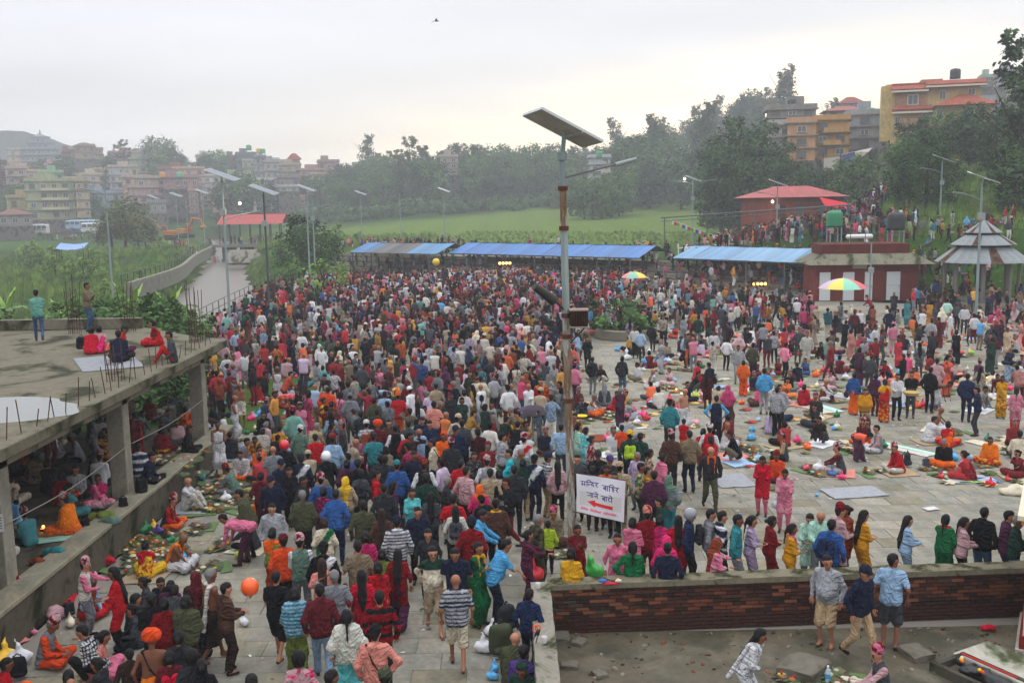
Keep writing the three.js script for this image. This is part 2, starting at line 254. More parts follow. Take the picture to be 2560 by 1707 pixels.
// a palm and five fingers, curled a little
function handP(a) {
  const X = V(a.s, 0, 0), d = a.d, n = new THREE.Vector3().crossVectors(d, Math.abs(d.x) > 0.8 ? V(0, 0, 1) : X).normalize(), w = new THREE.Vector3().crossVectors(n, d).normalize(), out = [];
  const q = (u, x, y) => a.wr.clone().addScaledVector(d, u).addScaledVector(w, x).addScaledVector(n, y);
  for (const x of [-0.022, 0.022]) out.push(cap(q(0.0, x * 0.6, 0), q(0.075, x, 0), 0.019, 0.016));
  [[-0.031, 0.055], [-0.011, 0.07], [0.01, 0.075], [0.03, 0.065]].forEach(([x, l]) => { out.push(cap(q(0.08, x, 0), q(0.08 + l * 0.55, x * 1.12, 0.012), 0.0095, 0.009), cap(q(0.08 + l * 0.55, x * 1.12, 0.012), q(0.08 + l, x * 1.12, 0.032), 0.009, 0.0075)); });
  out.push(cap(q(0.015, 0.03, 0.0), q(0.05, 0.058, 0.02), 0.013, 0.011), cap(q(0.05, 0.058, 0.02), q(0.082, 0.058, 0.034), 0.011, 0.009)); return out;
}
const PATTERN = {   // prints and weaves: position in the person's own metres -> share of the second colour
  floral: (s) => (x, y, z) => sstep(0.08, 0.2, NZ(x * 13 + s, y * 13, z * 13)), stripe: () => (x, y) => (((y * 15) % 1 + 1) % 1 < 0.42 ? 1 : 0), band: () => (x, y) => (((y * 5.2) % 1 + 1) % 1 < 0.36 ? 1 : 0),
  check: () => (x, y, z) => ((((y * 17) % 1 + 1) % 1 < 0.35) || ((((x + z) * 14) % 1 + 1) % 1 < 0.35) ? 1 : 0), hem: () => (x, y) => (y < 0.2 ? 1 : 0), sash: () => (x, y) => (Math.abs(x * 0.8 + (y - 1.15) * 0.62 - 0.02) < 0.07 ? 1 : 0), yoke: () => (x, y) => (y > 1.24 ? 1 : 0),
  dots: (s) => (x, y, z) => sstep(0.28, 0.36, NZ(x * 24 + s, y * 24, z * 24)), middle: () => (x, y, z) => (Math.abs(x) < 0.05 && z > 0 ? 1 : 0), camo: (s) => (x, y, z) => (NZ(x * 11 + s, y * 11, z * 11) > 0.02 ? 1 : 0),
};
function paint(c1, c2, pat, seed) { const a = col(c1), b = col(c2), f = PATTERN[pat](seed), t = new THREE.Color(); return (x, y, z) => t.copy(a).lerp(b, f(x, y, z)); }

function person(o) {
  const seed = o.seed, r = rngOf(seed * 7919 + 13), c = o.cell || 0.026, S = skeleton(o, r), sitting = !!S.ps.sit, g = new THREE.Group(), sd = seed % 97;
  const foldy = (amp) => (x, y, z, d) => (Math.abs(d) < 0.06 ? d + amp * 0.9 * NZ(x * 8 + sd, y * 3 + sd, z * 8) + amp * 1.3 * NZ(x * 19 + y * 7, y * 12 + sd, z * 19) : d);
  const add = (name, geo, m) => { if (geo.index && geo.index.count) part(name, geo, m, g); };
  const garment = (name, prims, k, amp, color, opt = {}) => { const f = foldy(amp), cut = opt.cut, pat = opt.pat && opt.c2; const geo = solid(prims, opt.cell || c, k, (x, y, z, d) => { d = f(x, y, z, d); return cut ? cut(x, y, z, d) : d; }, pat ? paint(color, opt.c2, opt.pat, sd) : null); add(name, geo, pat ? clothV : clothMat(color)); };
  const ty = (x, y, z) => (x - S.P.x) * S.U.x + (y - S.P.y) * S.U.y + (z - S.P.z) * S.U.z;
  // body: trunk and limbs on one grid, the head and near hands on finer grids of their own
  const sk = new THREE.Color(o.skin || SKIN[Math.floor(r() * SKIN.length)]), lip = sk.clone().multiplyScalar(0.75).offsetHSL(-0.01, 0.12, 0), eye = new THREE.Color('#1a1210'), tk = new THREE.Color('#b3261c'), tmp = new THREE.Color();
  const bare = o.top === 'bare' || o.top === 'vest' || o.bottom === 'shorts';
  const hv = (x, y, z) => { const dx = x - S.hc.x, dy = y - S.hc.y, dz = z - S.hc.z, k = S.k; return [(dx * S.hX.x + dy * S.hX.y + dz * S.hX.z) / k, (dx * S.hU.x + dy * S.hU.y + dz * S.hU.z) / k, (dx * S.hF.x + dy * S.hF.y + dz * S.hF.z) / k]; };
  const skinCol = (x, y, z) => {
    const [hx, hy, hz] = hv(x, y, z);
    if (hz > 0.05 && hy > -0.12 && hy < 0.1) {
      const ex = Math.abs(hx) - 0.033; if (ex * ex * 0.5 + (hy - 0.004) ** 2 < 0.00013) return eye; if (ex * ex * 0.2 + (hy - 0.03) ** 2 * 2 < 0.00009) return eye;
      if (hx * hx * 0.25 + (hy + 0.062) ** 2 < 0.00011) return lip; if (o.tache && hx * hx * 0.25 + (hy + 0.044) ** 2 * 1.4 < 0.00011) return eye; if (o.tika && hx * hx + (hy - 0.055) ** 2 < 0.0002) return tk;
    }
    const n = 1 + 0.09 * NZ(x * 9 + sd, y * 9, z * 9); return tmp.copy(sk).multiplyScalar(n);
  };
  const trunk = [...torsoP(S, o, bare ? 0 : -0.02), ...armP(S, 0), ...legP(S, 0), ...S.legs.flatMap((a) => [cap(a.heel, a.toe, 0.036, 0.034), cap(a.an, a.toe, 0.04, 0.03)])], fine = o.near;
  const bodies = [solid([...trunk, ...(fine ? [] : S.arms.flatMap((a) => [cap(a.wr, a.tip, 0.034, 0.024), cap(a.wr, a.wr.clone().lerp(a.tip, 0.5).add(V(-a.s * 0.035, 0, 0.02)), 0.02, 0.015)]))], c * (bare ? 1.0 : 2.1), 0.018, null, skinCol)];
  bodies.push(solid(headP(S), Math.min(c * 0.68, 0.024), 0.011, null, skinCol));
  if (fine) for (const a of S.arms) bodies.push(solid(handP(a), 0.0125, 0.004, null, skinCol));
  add('body', joinIdx(bodies), skinMat);
  // clothes below
  const bc = o.bc || 'black', b = o.bottom || 'pants', kneeCut = (yy) => (x, y, z, d) => Math.max(d, yy - y);
  if (b === 'pants' || b === 'jeans') garment('trousers', [...legP(S, 0.016, 0.97, 0.02), ...pelvisP(S, o, -0.004)], 0.014, 0.012, bc, { pat: o.bpat, c2: o.bc2, cell: c * 1.3 });
  else if (b === 'shorts') garment('shorts', [...legP(S, 0.012, 0.5, 0.03), ...pelvisP(S, o, -0.004)], 0.01, 0.01, bc);
  else if (b === 'skirt' || b === 'dhoti') {
    const hem = b === 'dhoti' ? (o.hem ?? 0.22) : 0.05; const pr = pelvisP(S, o, 0.014);
    if (sitting) pr.push(...legP(S, 0.035, 0.98, 0.05), cap(S.legs[0].kn, S.legs[1].kn, 0.06)); else for (const a of S.legs) pr.push(cap(a.hip, a.kn, 0.108, 0.112), cap(a.kn, a.an, 0.112, 0.135));
    garment(b === 'skirt' ? 'skirt' : 'dhoti', pr, 0.045, 0.022, bc, { pat: o.bpat, c2: o.bc2, cut: (x, y, z, d) => Math.max(d, (sitting ? 0.012 : hem) - y) });
  }
  // clothes above
  const t = o.top || 'tee', tc = o.tc || 'grey', popt = { pat: o.pat, c2: o.tc2, cell: o.pat && o.near ? Math.min(c, 0.021) : c };
  const hemAt = (h) => (x, y, z, d) => Math.max(d, h - ty(x, y, z)), slv = { tee: 0.36, polo: 0.36, shirt: 0.97, sweater: 0.97, jacket: 0.97, hoodie: 0.97, kurta: o.fem ? 0.72 : 0.95, saree: 0.3, vest: 0, waistcoat: 0.97, bare: 0, shawl: 0.6 }[t] ?? 0.4;
  const inf = { jacket: 0.022, hoodie: 0.024, sweater: 0.018, shawl: 0.032, vest: 0.009, waistcoat: 0.018 }[t] ?? 0.017;
  if (t === 'kurta') {
    const pr = [...torsoP(S, o, inf), ...armP(S, 0.018, slv)];
    if (sitting) pr.push(...legP(S, 0.03, 0.62, 0.04)); else for (const a of S.legs) pr.push(cap(a.hip, a.kn, 0.108, 0.112));
    garment('kurta', pr, 0.02, 0.012, tc, { ...popt, cut: sitting ? (x, y, z, d) => Math.max(d, 0.012 - y) : (x, y, z, d) => Math.max(d, 0.5 - y) });
  } else if (t === 'saree') {
    garment('blouse', [...torsoP(S, o, 0.014), ...armP(S, 0.016, 0.3)], 0.022, 0.008, o.tc2 || tc, { cut: hemAt(0.2) });
    const pl = [...torsoP(S, o, 0.018).slice(0, 3), cap(S.pt(0.1, -0.02, 0.1), S.pt(-0.02, 0.24, 0.12), 0.06, 0.055), cap(S.pt(-0.02, 0.24, 0.12), S.pt(-0.13, 0.46, 0.03), 0.055, 0.055), cap(S.pt(-0.13, 0.46, 0.03), S.pt(-0.12, 0.3, -0.11), 0.055, 0.05), cap(S.pt(-0.12, 0.3, -0.11), S.pt(-0.06, -0.12, -0.16), 0.05, 0.07), cap(S.pt(0.1, 0.02, -0.06), S.pt(-0.1, 0.02, -0.08), 0.09)];
    garment('sari_drape', pl, 0.024, 0.016, tc, { ...popt, cut: sitting ? (x, y, z, d) => Math.max(d, 0.012 - y) : null });
  } else if (t === 'shawl') garment('shawl', [...torsoP(S, o, inf), ...armP(S, 0.045, 0.7), cap(S.pt(-0.1, 0.1, 0.08), S.pt(0.1, 0.15, 0.08), 0.1)], 0.035, 0.016, tc, { ...popt, cut: hemAt(-0.12) });
  else if (t !== 'bare') {
    if (t === 'waistcoat') garment('shirt', [...torsoP(S, o, 0.006), ...armP(S, 0.018, 0.95)], 0.02, 0.008, o.tc2 || 'white', { cut: hemAt(-0.14) });
    garment({ tee: 'tee_shirt', polo: 'polo_shirt', vest: 'undershirt' }[t] || t, [...torsoP(S, o, inf), ...(slv && t !== 'waistcoat' ? armP(S, inf, slv) : []), ...(t === 'hoodie' ? [cap(S.pt(-0.06, 0.47, -0.08), S.pt(0.06, 0.47, -0.08), 0.055)] : []), ...(t === 'jacket' || t === 'polo' ? [cap(S.pt(-0.03, 0.5, -0.02), S.pt(0.03, 0.5, -0.02), 0.062)] : [])], 0.015, t === 'vest' ? 0.005 : 0.011, tc, { ...popt, pat: t === 'waistcoat' ? null : o.pat, cut: (x, y, z, d) => { const q = ty(x, y, z); d = Math.max(d, (t === 'jacket' || t === 'hoodie' ? -0.13 : -0.15) - q); if (t === 'vest') d = Math.max(d, q - 0.46 + 0.06 * (1 - Math.min(1, Math.abs(Math.abs(x) - 0.085) / 0.05))); return d; } });
  }
  if (o.scarf) garment('scarf', [cap(S.pt(-0.08, 0.49, 0.03), S.pt(0.08, 0.49, 0.03), 0.045), cap(S.pt(-0.09, 0.48, -0.04), S.pt(0.09, 0.48, -0.04), 0.045), cap(S.pt(0.085, 0.46, 0.09), S.pt(0.075, 0.1, 0.13), 0.04, 0.035), cap(S.pt(-0.085, 0.46, 0.09), S.pt(-0.075, 0.14, 0.13), 0.04, 0.035), ...(o.drape ? [cap(S.pt(-0.1, 0.46, -0.1), S.pt(-0.09, -0.25, -0.17), 0.05, 0.06)] : [])], 0.02, 0.012, o.scarf);
  // shoes
  const sh = o.shoes ?? (b === 'dhoti' || sitting ? null : r() < 0.5 ? 'charcoal' : 'dark brown');
  if (sh) garment('shoe', S.legs.slice(0, 1).flatMap((a) => [cap(a.heel, a.toe, 0.046, 0.042)]), 0.012, 0, sh, { cell: Math.min(c * 1.1, 0.034) }), garment('shoe', S.legs.slice(1).flatMap((a) => [cap(a.heel, a.toe, 0.046, 0.042)]), 0.012, 0, sh, { cell: Math.min(c * 1.1, 0.034) });
  // hair and headwear
  const h = S.hd, k = S.k, hr = o.hair ?? 'short', hc = o.hairColor || 'black', cc = Math.min(c * 0.75, 0.026), hat = o.hat;
  const covered = hat && hat !== 'cap';
  if (hr !== 'bald' && hat !== 'hood' && hat !== 'turban') {
    const pr = [cap(h(0, 0.055, -0.03), h(0, 0.062, 0.0), 0.084 * k), cap(h(0, 0.02, -0.045), h(0, -0.03, -0.045), 0.075 * k, 0.055 * k)];
    if (o.fem) pr.push(cap(h(-0.05, 0.0, -0.03), h(-0.045, -0.05, -0.04), 0.045 * k), cap(h(0.05, 0.0, -0.03), h(0.045, -0.05, -0.04), 0.045 * k));
    if (hr === 'bun') pr.push(ball(h(0, 0.01, -0.135), 0.052 * k));
    if (hr === 'long') pr.push(cap(h(-0.035, -0.02, -0.06), S.pt(-0.05, 0.2, -0.13), 0.06, 0.045), cap(h(0.035, -0.02, -0.06), S.pt(0.05, 0.2, -0.13), 0.06, 0.045), cap(S.pt(-0.04, 0.2, -0.13), S.pt(0, 0.02, -0.14), 0.045, 0.03), cap(S.pt(0.04, 0.2, -0.13), S.pt(0, 0.02, -0.14), 0.045, 0.03));
    if (hr === 'tail') pr.push(cap(h(0, 0.03, -0.11), h(0, -0.06, -0.13), 0.035, 0.032), cap(h(0, -0.06, -0.13), S.pt(0, 0.16, -0.14), 0.035, 0.02));
    if (hr === 'curly') pr.push(ball(h(0, 0.06, -0.02), 0.115 * k));
    const face = h(0, -0.035, 0.125);
    add('hair', solid(pr, cc, 0.014, (x, y, z, d) => Math.max(Math.abs(d) < 0.04 ? d + 0.009 * NZ(x * 26, y * 14 + sd, z * 26) : d, 0.088 * k - Math.hypot(x - face.x, y - face.y, z - face.z)), null), hairMat(covered && hr === 'short' ? hc : hc));
  }
  if (hat === 'topi') { const tp = h(0, 0.165, -0.02); add('topi', solid([cap(h(0, 0.075, -0.018), h(0.012, 0.12, -0.018), 0.098 * k, 0.092 * k), cap(h(-0.01, 0.12, -0.02), h(0.015, 0.14, -0.03), 0.085 * k, 0.07 * k)], cc, 0.012, (x, y, z, d) => Math.max(d, 0.035 - hv(x, y, z)[1]), paint(o.hatColor || 'pale pink', 'dark red', 'camo', sd * 3)), clothV); }
  else if (hat === 'cap') garment('cap', [cap(h(0, 0.07, -0.02), h(0, 0.075, 0.0), 0.098 * k), cap(h(-0.035, 0.05, 0.1), h(0.035, 0.05, 0.1), 0.028), cap(h(-0.03, 0.045, 0.15), h(0.03, 0.045, 0.15), 0.018)], 0.012, 0, o.hatColor || 'black', { cell: cc, cut: (x, y, z, d) => Math.max(d, 0.03 - hv(x, y, z)[1]) });
  else if (hat === 'beanie') garment('beanie', [cap(h(0, 0.06, -0.02), h(0, 0.08, -0.02), 0.1 * k, 0.092 * k)], 0.012, 0.006, o.hatColor || 'grey', { cell: cc, cut: (x, y, z, d) => Math.max(d, 0.02 + 0.25 * hv(x, y, z)[2] - hv(x, y, z)[1]) });
  else if (hat === 'turban') garment('turban', [cap(h(-0.03, 0.075, -0.02), h(0.03, 0.08, -0.02), 0.112 * k), cap(h(-0.06, 0.09, 0.02), h(0.06, 0.075, 0.02), 0.075 * k)], 0.014, 0.012, o.hatColor || 'orange', { cell: cc, cut: (x, y, z, d) => Math.max(d, 0.02 + 0.3 * hv(x, y, z)[2] - hv(x, y, z)[1]) });
  else if (hat === 'helmet') add('helmet', solid([cap(h(0, 0.04, -0.02), h(0, 0.05, 0.0), 0.128 * k)], cc, 0.01, (x, y, z, d) => { const q = hv(x, y, z); return Math.max(d, q[2] > 0.05 && q[1] < 0.045 ? 0.01 : -0.08 - q[1]); }, null), mat(C[o.hatColor] || '#8d9096', 0.3));
  else if (hat === 'hood') { const f = h(0, -0.02, 0.13); garment('headscarf', [cap(h(0, 0.045, -0.03), h(0, 0.05, 0.0), 0.105 * k), cap(h(0, 0, -0.05), S.pt(0, 0.44, -0.06), 0.1, 0.13), cap(S.pt(-0.09, 0.45, 0), S.pt(0.09, 0.45, 0), 0.085), cap(S.pt(0, 0.4, -0.08), S.pt(0, 0.05, -0.14), 0.1, 0.08)], 0.03, 0.012, o.hatColor || tc, { cell: cc * 1.3, cut: (x, y, z, d) => Math.max(d, 0.092 * k - Math.hypot(x - f.x, y - f.y, z - f.z)) }); }
  else if (hat === 'cone') garment('pointed_hat', [cap(h(0, 0.05, -0.02), h(0, 0.1, -0.02), 0.1, 0.1), cap(h(0, 0.1, -0.02), h(0.02, 0.32, -0.03), 0.1, 0.025)], 0.02, 0.008, o.hatColor || 'orange', { cell: cc, cut: (x, y, z, d) => Math.max(d, 0.02 - hv(x, y, z)[1]) });
  if (o.pack) garment('backpack', [cap(S.pt(-0.09, 0.1, -0.2), S.pt(-0.08, 0.36, -0.19), 0.085), cap(S.pt(0.09, 0.1, -0.2), S.pt(0.08, 0.36, -0.19), 0.085), cap(S.pt(-0.07, 0.14, -0.27), S.pt(0.07, 0.14, -0.27), 0.06), cap(S.pt(0.11, 0.42, -0.1), S.pt(0.11, 0.48, 0.06), 0.022), cap(S.pt(0.11, 0.48, 0.06), S.pt(0.12, 0.22, 0.12), 0.022), cap(S.pt(-0.11, 0.42, -0.1), S.pt(-0.11, 0.48, 0.06), 0.022), cap(S.pt(-0.11, 0.48, 0.06), S.pt(-0.12, 0.22, 0.12), 0.022)], 0.02, 0.008, o.pack);
  if (o.strap) garment('bag_strap', [cap(S.pt(0.13, 0.5, -0.06), S.pt(0.02, 0.25, -0.145), 0.022), cap(S.pt(0.02, 0.25, -0.145), S.pt(-0.14, 0.02, -0.12), 0.022), cap(S.pt(0.13, 0.5, -0.06), S.pt(0.11, 0.47, 0.09), 0.022)], 0.01, 0, o.strap, { cell: Math.min(c, 0.018) });
  g.scale.setScalar((o.H || 1.65) / 1.7);
  if (o.kid) g.scale.setScalar(o.H / 1.7);
  return g;
}
const STATURE = { stand: 1.7, walk: 1.68, lean: 1.5, bend: 1.18, sit: 0.87, squat: 1.0, knees: 0.86, perch: 1.2 };
// ---------------------------------------------------------------- the lie of the land
const GA = [-22, -112], GD_ = [0.78, 0.62], GN = [0.62, -0.78];       // the line of the bathing steps: a point, its direction, and the way it climbs
const gs = (x, z) => (x - GA[0]) * GN[0] + (z - GA[1]) * GN[1], gr = (x, z) => (x - GA[0]) * GD_[0] + (z - GA[1]) * GD_[1];
const gpt = (r, s, y = 0) => V(GA[0] + GD_[0] * r + GN[0] * s, y, GA[1] + GD_[1] * r + GN[1] * s);
const RIVER = [[-27, -30], [-27, -66], [-29, -88], [-35, -118], [-48, -165], [-64, -225], [-90, -300]];
function riverDist(x, z) { let b = 1e9; for (let i = 0; i < RIVER.length - 1; i++) { const [ax, az] = RIVER[i], [bx, bz] = RIVER[i + 1], dx = bx - ax, dz = bz - az, t = clamp(((x - ax) * dx + (z - az) * dz) / (dx * dx + dz * dz), 0, 1); b = Math.min(b, Math.hypot(x - ax - dx * t, z - az - dz * t)); } return b; }
function ramp(s, pts) { if (s <= pts[0][0]) return pts[0][1]; for (let i = 1; i < pts.length; i++) if (s < pts[i][0]) return lerp(pts[i - 1][1], pts[i][1], (s - pts[i - 1][0]) / (pts[i][0] - pts[i - 1][0])); return pts[pts.length - 1][1]; }
const onPlaza = (x, z) => z > -112 && gs(x, z) < 2 && x > ramp(-z, [[31, -8.8], [38, -13], [58, -19.5], [70, -20.5], [105, -23.5]]);
function landY(x, z) {
  const s = gs(x, z), r = gr(x, z), D = -z;
  if (onPlaza(x, z)) return -0.35;
  let h;
  const low = -0.5 + 0.5 * sstep(120, 240, D) + 0.25 * fbm(x * 0.05, 0.4, z * 0.05, 3);
  if (s > 1.5 && x > -90 && (x > -24 || D > 112)) {
    const flat = ramp(s, [[1.5, -0.3], [7, 1.75], [14, 1.4], [60, 1.7], [130, 3.4], [230, 6.2]]), hill = ramp(s, [[1.5, -0.3], [6, 2.2], [10, 3.9], [17, 5], [30, 6.6], [48, 10], [103, 16.4], [180, 26], [320, 42]]);
    h = lerp(flat, hill, sstep(28, 58, r)); if (x < -24) h = lerp(low, h, sstep(-90, -24, x));
  } else h = low;
  h += 30 * Math.exp(-(((x + 245) / 105) ** 2 + ((z + 520) / 95) ** 2)) + 13 * Math.exp(-(((x + 110) / 95) ** 2 + ((z + 455) / 90) ** 2)) + 6 * Math.exp(-(((x + 170) / 90) ** 2 + ((z + 380) / 60) ** 2));
  h += 26 * Math.exp(-(((x - 120) / 75) ** 2 + ((z + 400) / 95) ** 2));
  const rd = riverDist(x, z); if (x < -19) h = lerp(-2.6, h, sstep(2.8, 7.6, rd));
  return h;
}
const M = {
  earth: mat('#ffffff', 0.98, { map: rep(TX.grass, 1) }), stone: mat('#99938b', 0.9, { map: TX.concrete }), joint: mat('#837c73', 0.97), concrete: mat('#8f8b82', 0.92, { map: TX.concrete }), oldConcrete: mat('#8a8373', 0.93, { map: TX.grime }), darkConcrete: mat('#6e6a62', 0.93, { map: TX.grime }),
  steel: mat('#8e979a', 0.5, { metalness: 0.55 }), rusty: mat('#ffffff', 0.85, { map: TX.rust }), rebar: mat('#4a342a', 0.9), white: mat('#d8d8d6', 0.7), glass: mat('#515a5f', 0.1), wood: mat('#5a4634', 0.85, { map: TX.mottle }),
};
{
  const xs = [], zs = [];
  for (let i = 0; i <= 150; i++) { const t = i / 150 * 2 - 1; xs.push(Math.sign(t) * (60 * Math.abs(t) + 590 * Math.pow(Math.abs(t), 3.2))); }
  for (let i = 0; i <= 170; i++) { const t = i / 170; zs.push(25 - 150 * t - 605 * Math.pow(t, 3)); }
  const pos = [], uv = [], cl = [], idx = [], a = new THREE.Color('#5f7a30'), b = new THREE.Color('#3d5228'), c = new THREE.Color('#6b5a44'), m = new THREE.Color('#8f9770'), t = new THREE.Color();
  zs.forEach((z) => xs.forEach((x) => {
    const y = landY(x, z); pos.push(x, y, z); uv.push(x / 9, z / 9);
    const s = gs(x, z), n = fbm(x * 0.04, 2, z * 0.04, 4), meadow = sstep(14, 26, s) * sstep(190, 150, s) * sstep(35, 10, gr(x, z)) * sstep(-110, -85, gr(x, z));
    t.copy(b).lerp(a, sstep(-0.25, 0.3, n)).lerp(m, meadow); if (riverDist(x, z) < 3.6 && x < -19) t.lerp(c, 0.75); cl.push(t.r * 4.6, t.g * 3.9, t.b * 4.6);
  }));
  const nx = xs.length; for (let j = 0; j < zs.length - 1; j++) for (let i = 0; i < nx - 1; i++) { const o = j * nx + i; idx.push(o, o + 1, o + nx, o + 1, o + nx + 1, o + nx); }
  const g = new THREE.BufferGeometry(); g.setAttribute('position', new THREE.Float32BufferAttribute(pos, 3)); g.setAttribute('uv', new THREE.Float32BufferAttribute(uv, 2)); g.setAttribute('color', new THREE.Float32BufferAttribute(cl, 3)); g.setIndex(idx); g.computeVertexNormals();
  struct('ground', g, new THREE.MeshPhysicalMaterial({ specularIntensity: 0.2, vertexColors: true, map: TX.grass, roughness: 0.98, side: THREE.DoubleSide }));
  // the river, brown and shallow
  const w = [], wi = []; RIVER.forEach(([x, z], i) => { const [px, pz] = RIVER[Math.max(0, i - 1)], [qx, qz] = RIVER[Math.min(RIVER.length - 1, i + 1)], L = Math.hypot(qx - px, qz - pz), nx2 = -(qz - pz) / L, nz2 = (qx - px) / L; w.push(x + nx2 * 4.2, -2.1, z + nz2 * 4.2, x - nx2 * 4.2, -2.1, z - nz2 * 4.2); if (i) wi.push(i * 2 - 2, i * 2 - 1, i * 2, i * 2 - 1, i * 2 + 1, i * 2); });
  const wg = new THREE.BufferGeometry(); wg.setAttribute('position', new THREE.Float32BufferAttribute(w, 3)); wg.setIndex(wi); wg.computeVertexNormals(); struct('river_water', wg, mat('#5a5142', 0.3));
}
// ---------------------------------------------------------------- paved square
const pavers = [];
{
  const edge = [[-8.9, -4], [-8.9, -31], [-13, -38], [-19.5, -58], [-20.5, -70], [-23.5, -105], [-22.5, -110], [30, -69], [46, -56], [46, -4]], sh = new THREE.Shape(edge.map(([x, z]) => new THREE.Vector2(x, -z)));
  const g = new THREE.ExtrudeGeometry(sh, { depth: 0.3, bevelEnabled: false }).rotateX(-Math.PI / 2).translate(0, -0.32, 0);
  const plaza = struct('pavement', boxUV(g), M.joint);
  // stone slabs: those that lie open in view are pieces of their own, the rest are joined
  const r = rngOf(31), tones = ['#9b958c', '#958f88', '#a19a90', '#8d8576', '#9d9890'].map((c) => mat(c, 0.86, { map: TX.concrete })), cols = ['#9b958c', '#958f88', '#a19a90', '#98907f', '#9d9890'].map((c) => new THREE.Color(c)), rest = [], open = [];
  const shapes = [0, 1, 2, 3].map((i) => { const g2 = new RoundedBoxGeometry(0.892, 0.05, 0.592, 1, 0.006); const u = boxUV(g2).attributes.uv; for (let k = 0; k < u.count; k++) u.setXY(k, u.getX(k) + i * 0.63, u.getY(k) + i * 0.91); return g2; });
  for (let j = 0; j < 135; j++) for (let i = 0; i < 66; i++) {
    const z = -8 - j * 0.6, x = -9.4 + i * 0.9 + (j % 2) * 0.45 + (r() - 0.5) * 0.02, y = -0.025 + (r() - 0.5) * 0.006, v = Math.floor(r() * 5), s = Math.floor(r() * 4), turn = (r() - 0.5) * 0.012;
    if (x < ramp(-z, [[31, -8.4], [38, -12.5], [58, -19], [70, -20], [105, -23]]) || z > -9 || (x > 0.2 && z > -17.6) || x > 24) continue;
    (((x > 3 && x < 13.5 && z < -20.4 && z > -31) || (x > -2.2 && x < 0.3 && z < -14.4 && z > -18)) ? open : rest).push([x, y, z, v, s, turn]);
  }
  open.sort((a, b) => b[2] - a[2]).slice(0, 290).forEach(([x, y, z, v, s, t]) => { const m = part('paving_slab', shapes[s], tones[v], plaza); m.position.set(x, y, z); m.rotation.y = t; });
  const more = open.slice(290).concat(rest), n = 30, pos = new Float32Array(more.length * n * 3), uvs = new Float32Array(more.length * n * 2), cl = new Float32Array(more.length * n * 3), q = new THREE.BoxGeometry(0.892, 0.05, 0.592).toNonIndexed();
  let o = 0; const nm = [];
  for (const [x, y, z, v, s, t] of more) for (let k = 0, c = Math.cos(t), sn = Math.sin(t); k < q.attributes.position.count; k++) {
    const a = q.attributes.position, b = q.attributes.normal; if (b.getY(k) < -0.5) continue;
    pos[o * 3] = x + a.getX(k) * c + a.getZ(k) * sn; pos[o * 3 + 1] = y + a.getY(k); pos[o * 3 + 2] = z - a.getX(k) * sn + a.getZ(k) * c; nm.push(b.getX(k), b.getY(k), b.getZ(k));
    uvs[o * 2] = a.getX(k) + x * 3.7; uvs[o * 2 + 1] = a.getZ(k) + z * 2.3; { const st = 1 - 0.3 * sstep(0.02, 0.3, fbm(pos[o * 3] * 0.55, 3, pos[o * 3 + 2] * 0.55, 3)); cl[o * 3] = cols[v].r * st; cl[o * 3 + 1] = cols[v].g * st; cl[o * 3 + 2] = cols[v].b * st * 0.98; } o++;
  }
  const pg = new THREE.BufferGeometry(); pg.setAttribute('position', new THREE.BufferAttribute(pos.subarray(0, o * 3), 3)); pg.setAttribute('normal', new THREE.Float32BufferAttribute(nm, 3)); pg.setAttribute('uv', new THREE.BufferAttribute(uvs.subarray(0, o * 2), 2)); pg.setAttribute('color', new THREE.BufferAttribute(cl.subarray(0, o * 3), 3));
  const pm = part('paving', pg, new THREE.MeshStandardMaterial({ vertexColors: true, map: TX.concrete, roughness: 0.88, side: THREE.DoubleSide }), plaza); pm.userData.kind = 'stuff';
  // far part of the square, too far to tell the slabs apart
  const fs = new THREE.Shape([[-22.8, 105], [-20, 70], [-19.5, 60], [24.2, 60], [24.2, 8.6], [45.9, 8.6], [45.9, 56.2], [30, 69], [-22.2, 109.4]].map(([x, y]) => new THREE.Vector2(x, y)));
  const fg = new THREE.ShapeGeometry(fs).rotateX(-Math.PI / 2).translate(0, -0.014, 0); struct('pavement', boxUV(fg), M.stone);
  // lawn beds let into the square
  const lawn = new THREE.Shape([[-12.2, -43.4], [-8.6, -43.8], [-7.2, -39], [-7.4, -34], [-9.3, -33], [-11.6, -36]].map(([x, z]) => new THREE.Vector2(x, -z)));
  const lg = new THREE.ExtrudeGeometry(lawn, { depth: 0.04, bevelEnabled: false }).rotateX(-Math.PI / 2).translate(0, 0.004, 0); const lw = struct('lawn', boxUV(lg), mat('#d6e4a0', 0.98, { map: rep(TX.grass, 0.4) })); lw.userData.label = 'worn green lawn bed by the concrete building'; lw.userData.category = 'lawn';
}
// bathing steps along the water, climbing behind the long roofs
{
  const st = new THREE.Group(); st.name = 'ghat_steps'; st.userData.kind = 'structure'; st.position.copy(gpt(0, 0)); st.rotation.y = -Math.atan2(GD_[1], GD_[0]); scene.add(st);
  for (let i = 0; i < 9; i++) part('step', rbox(66, 0.26, 0.62, 0.02, 31, i * 0.23 + 0.06, -1.6 - i * 0.55, 1), i % 2 ? M.darkConcrete : M.oldConcrete, st);
  part('landing', box(66, 0.5, 3, 31, 1.78, -7.9), M.oldConcrete, st);
  for (let i = 0; i < 14; i++) part('step', rbox(22, 0.24, 0.6, 0.02, 63, i * 0.23 + 2.2, -9.6 - i * 0.9, 1), i % 2 ? M.darkConcrete : M.oldConcrete, st);
}
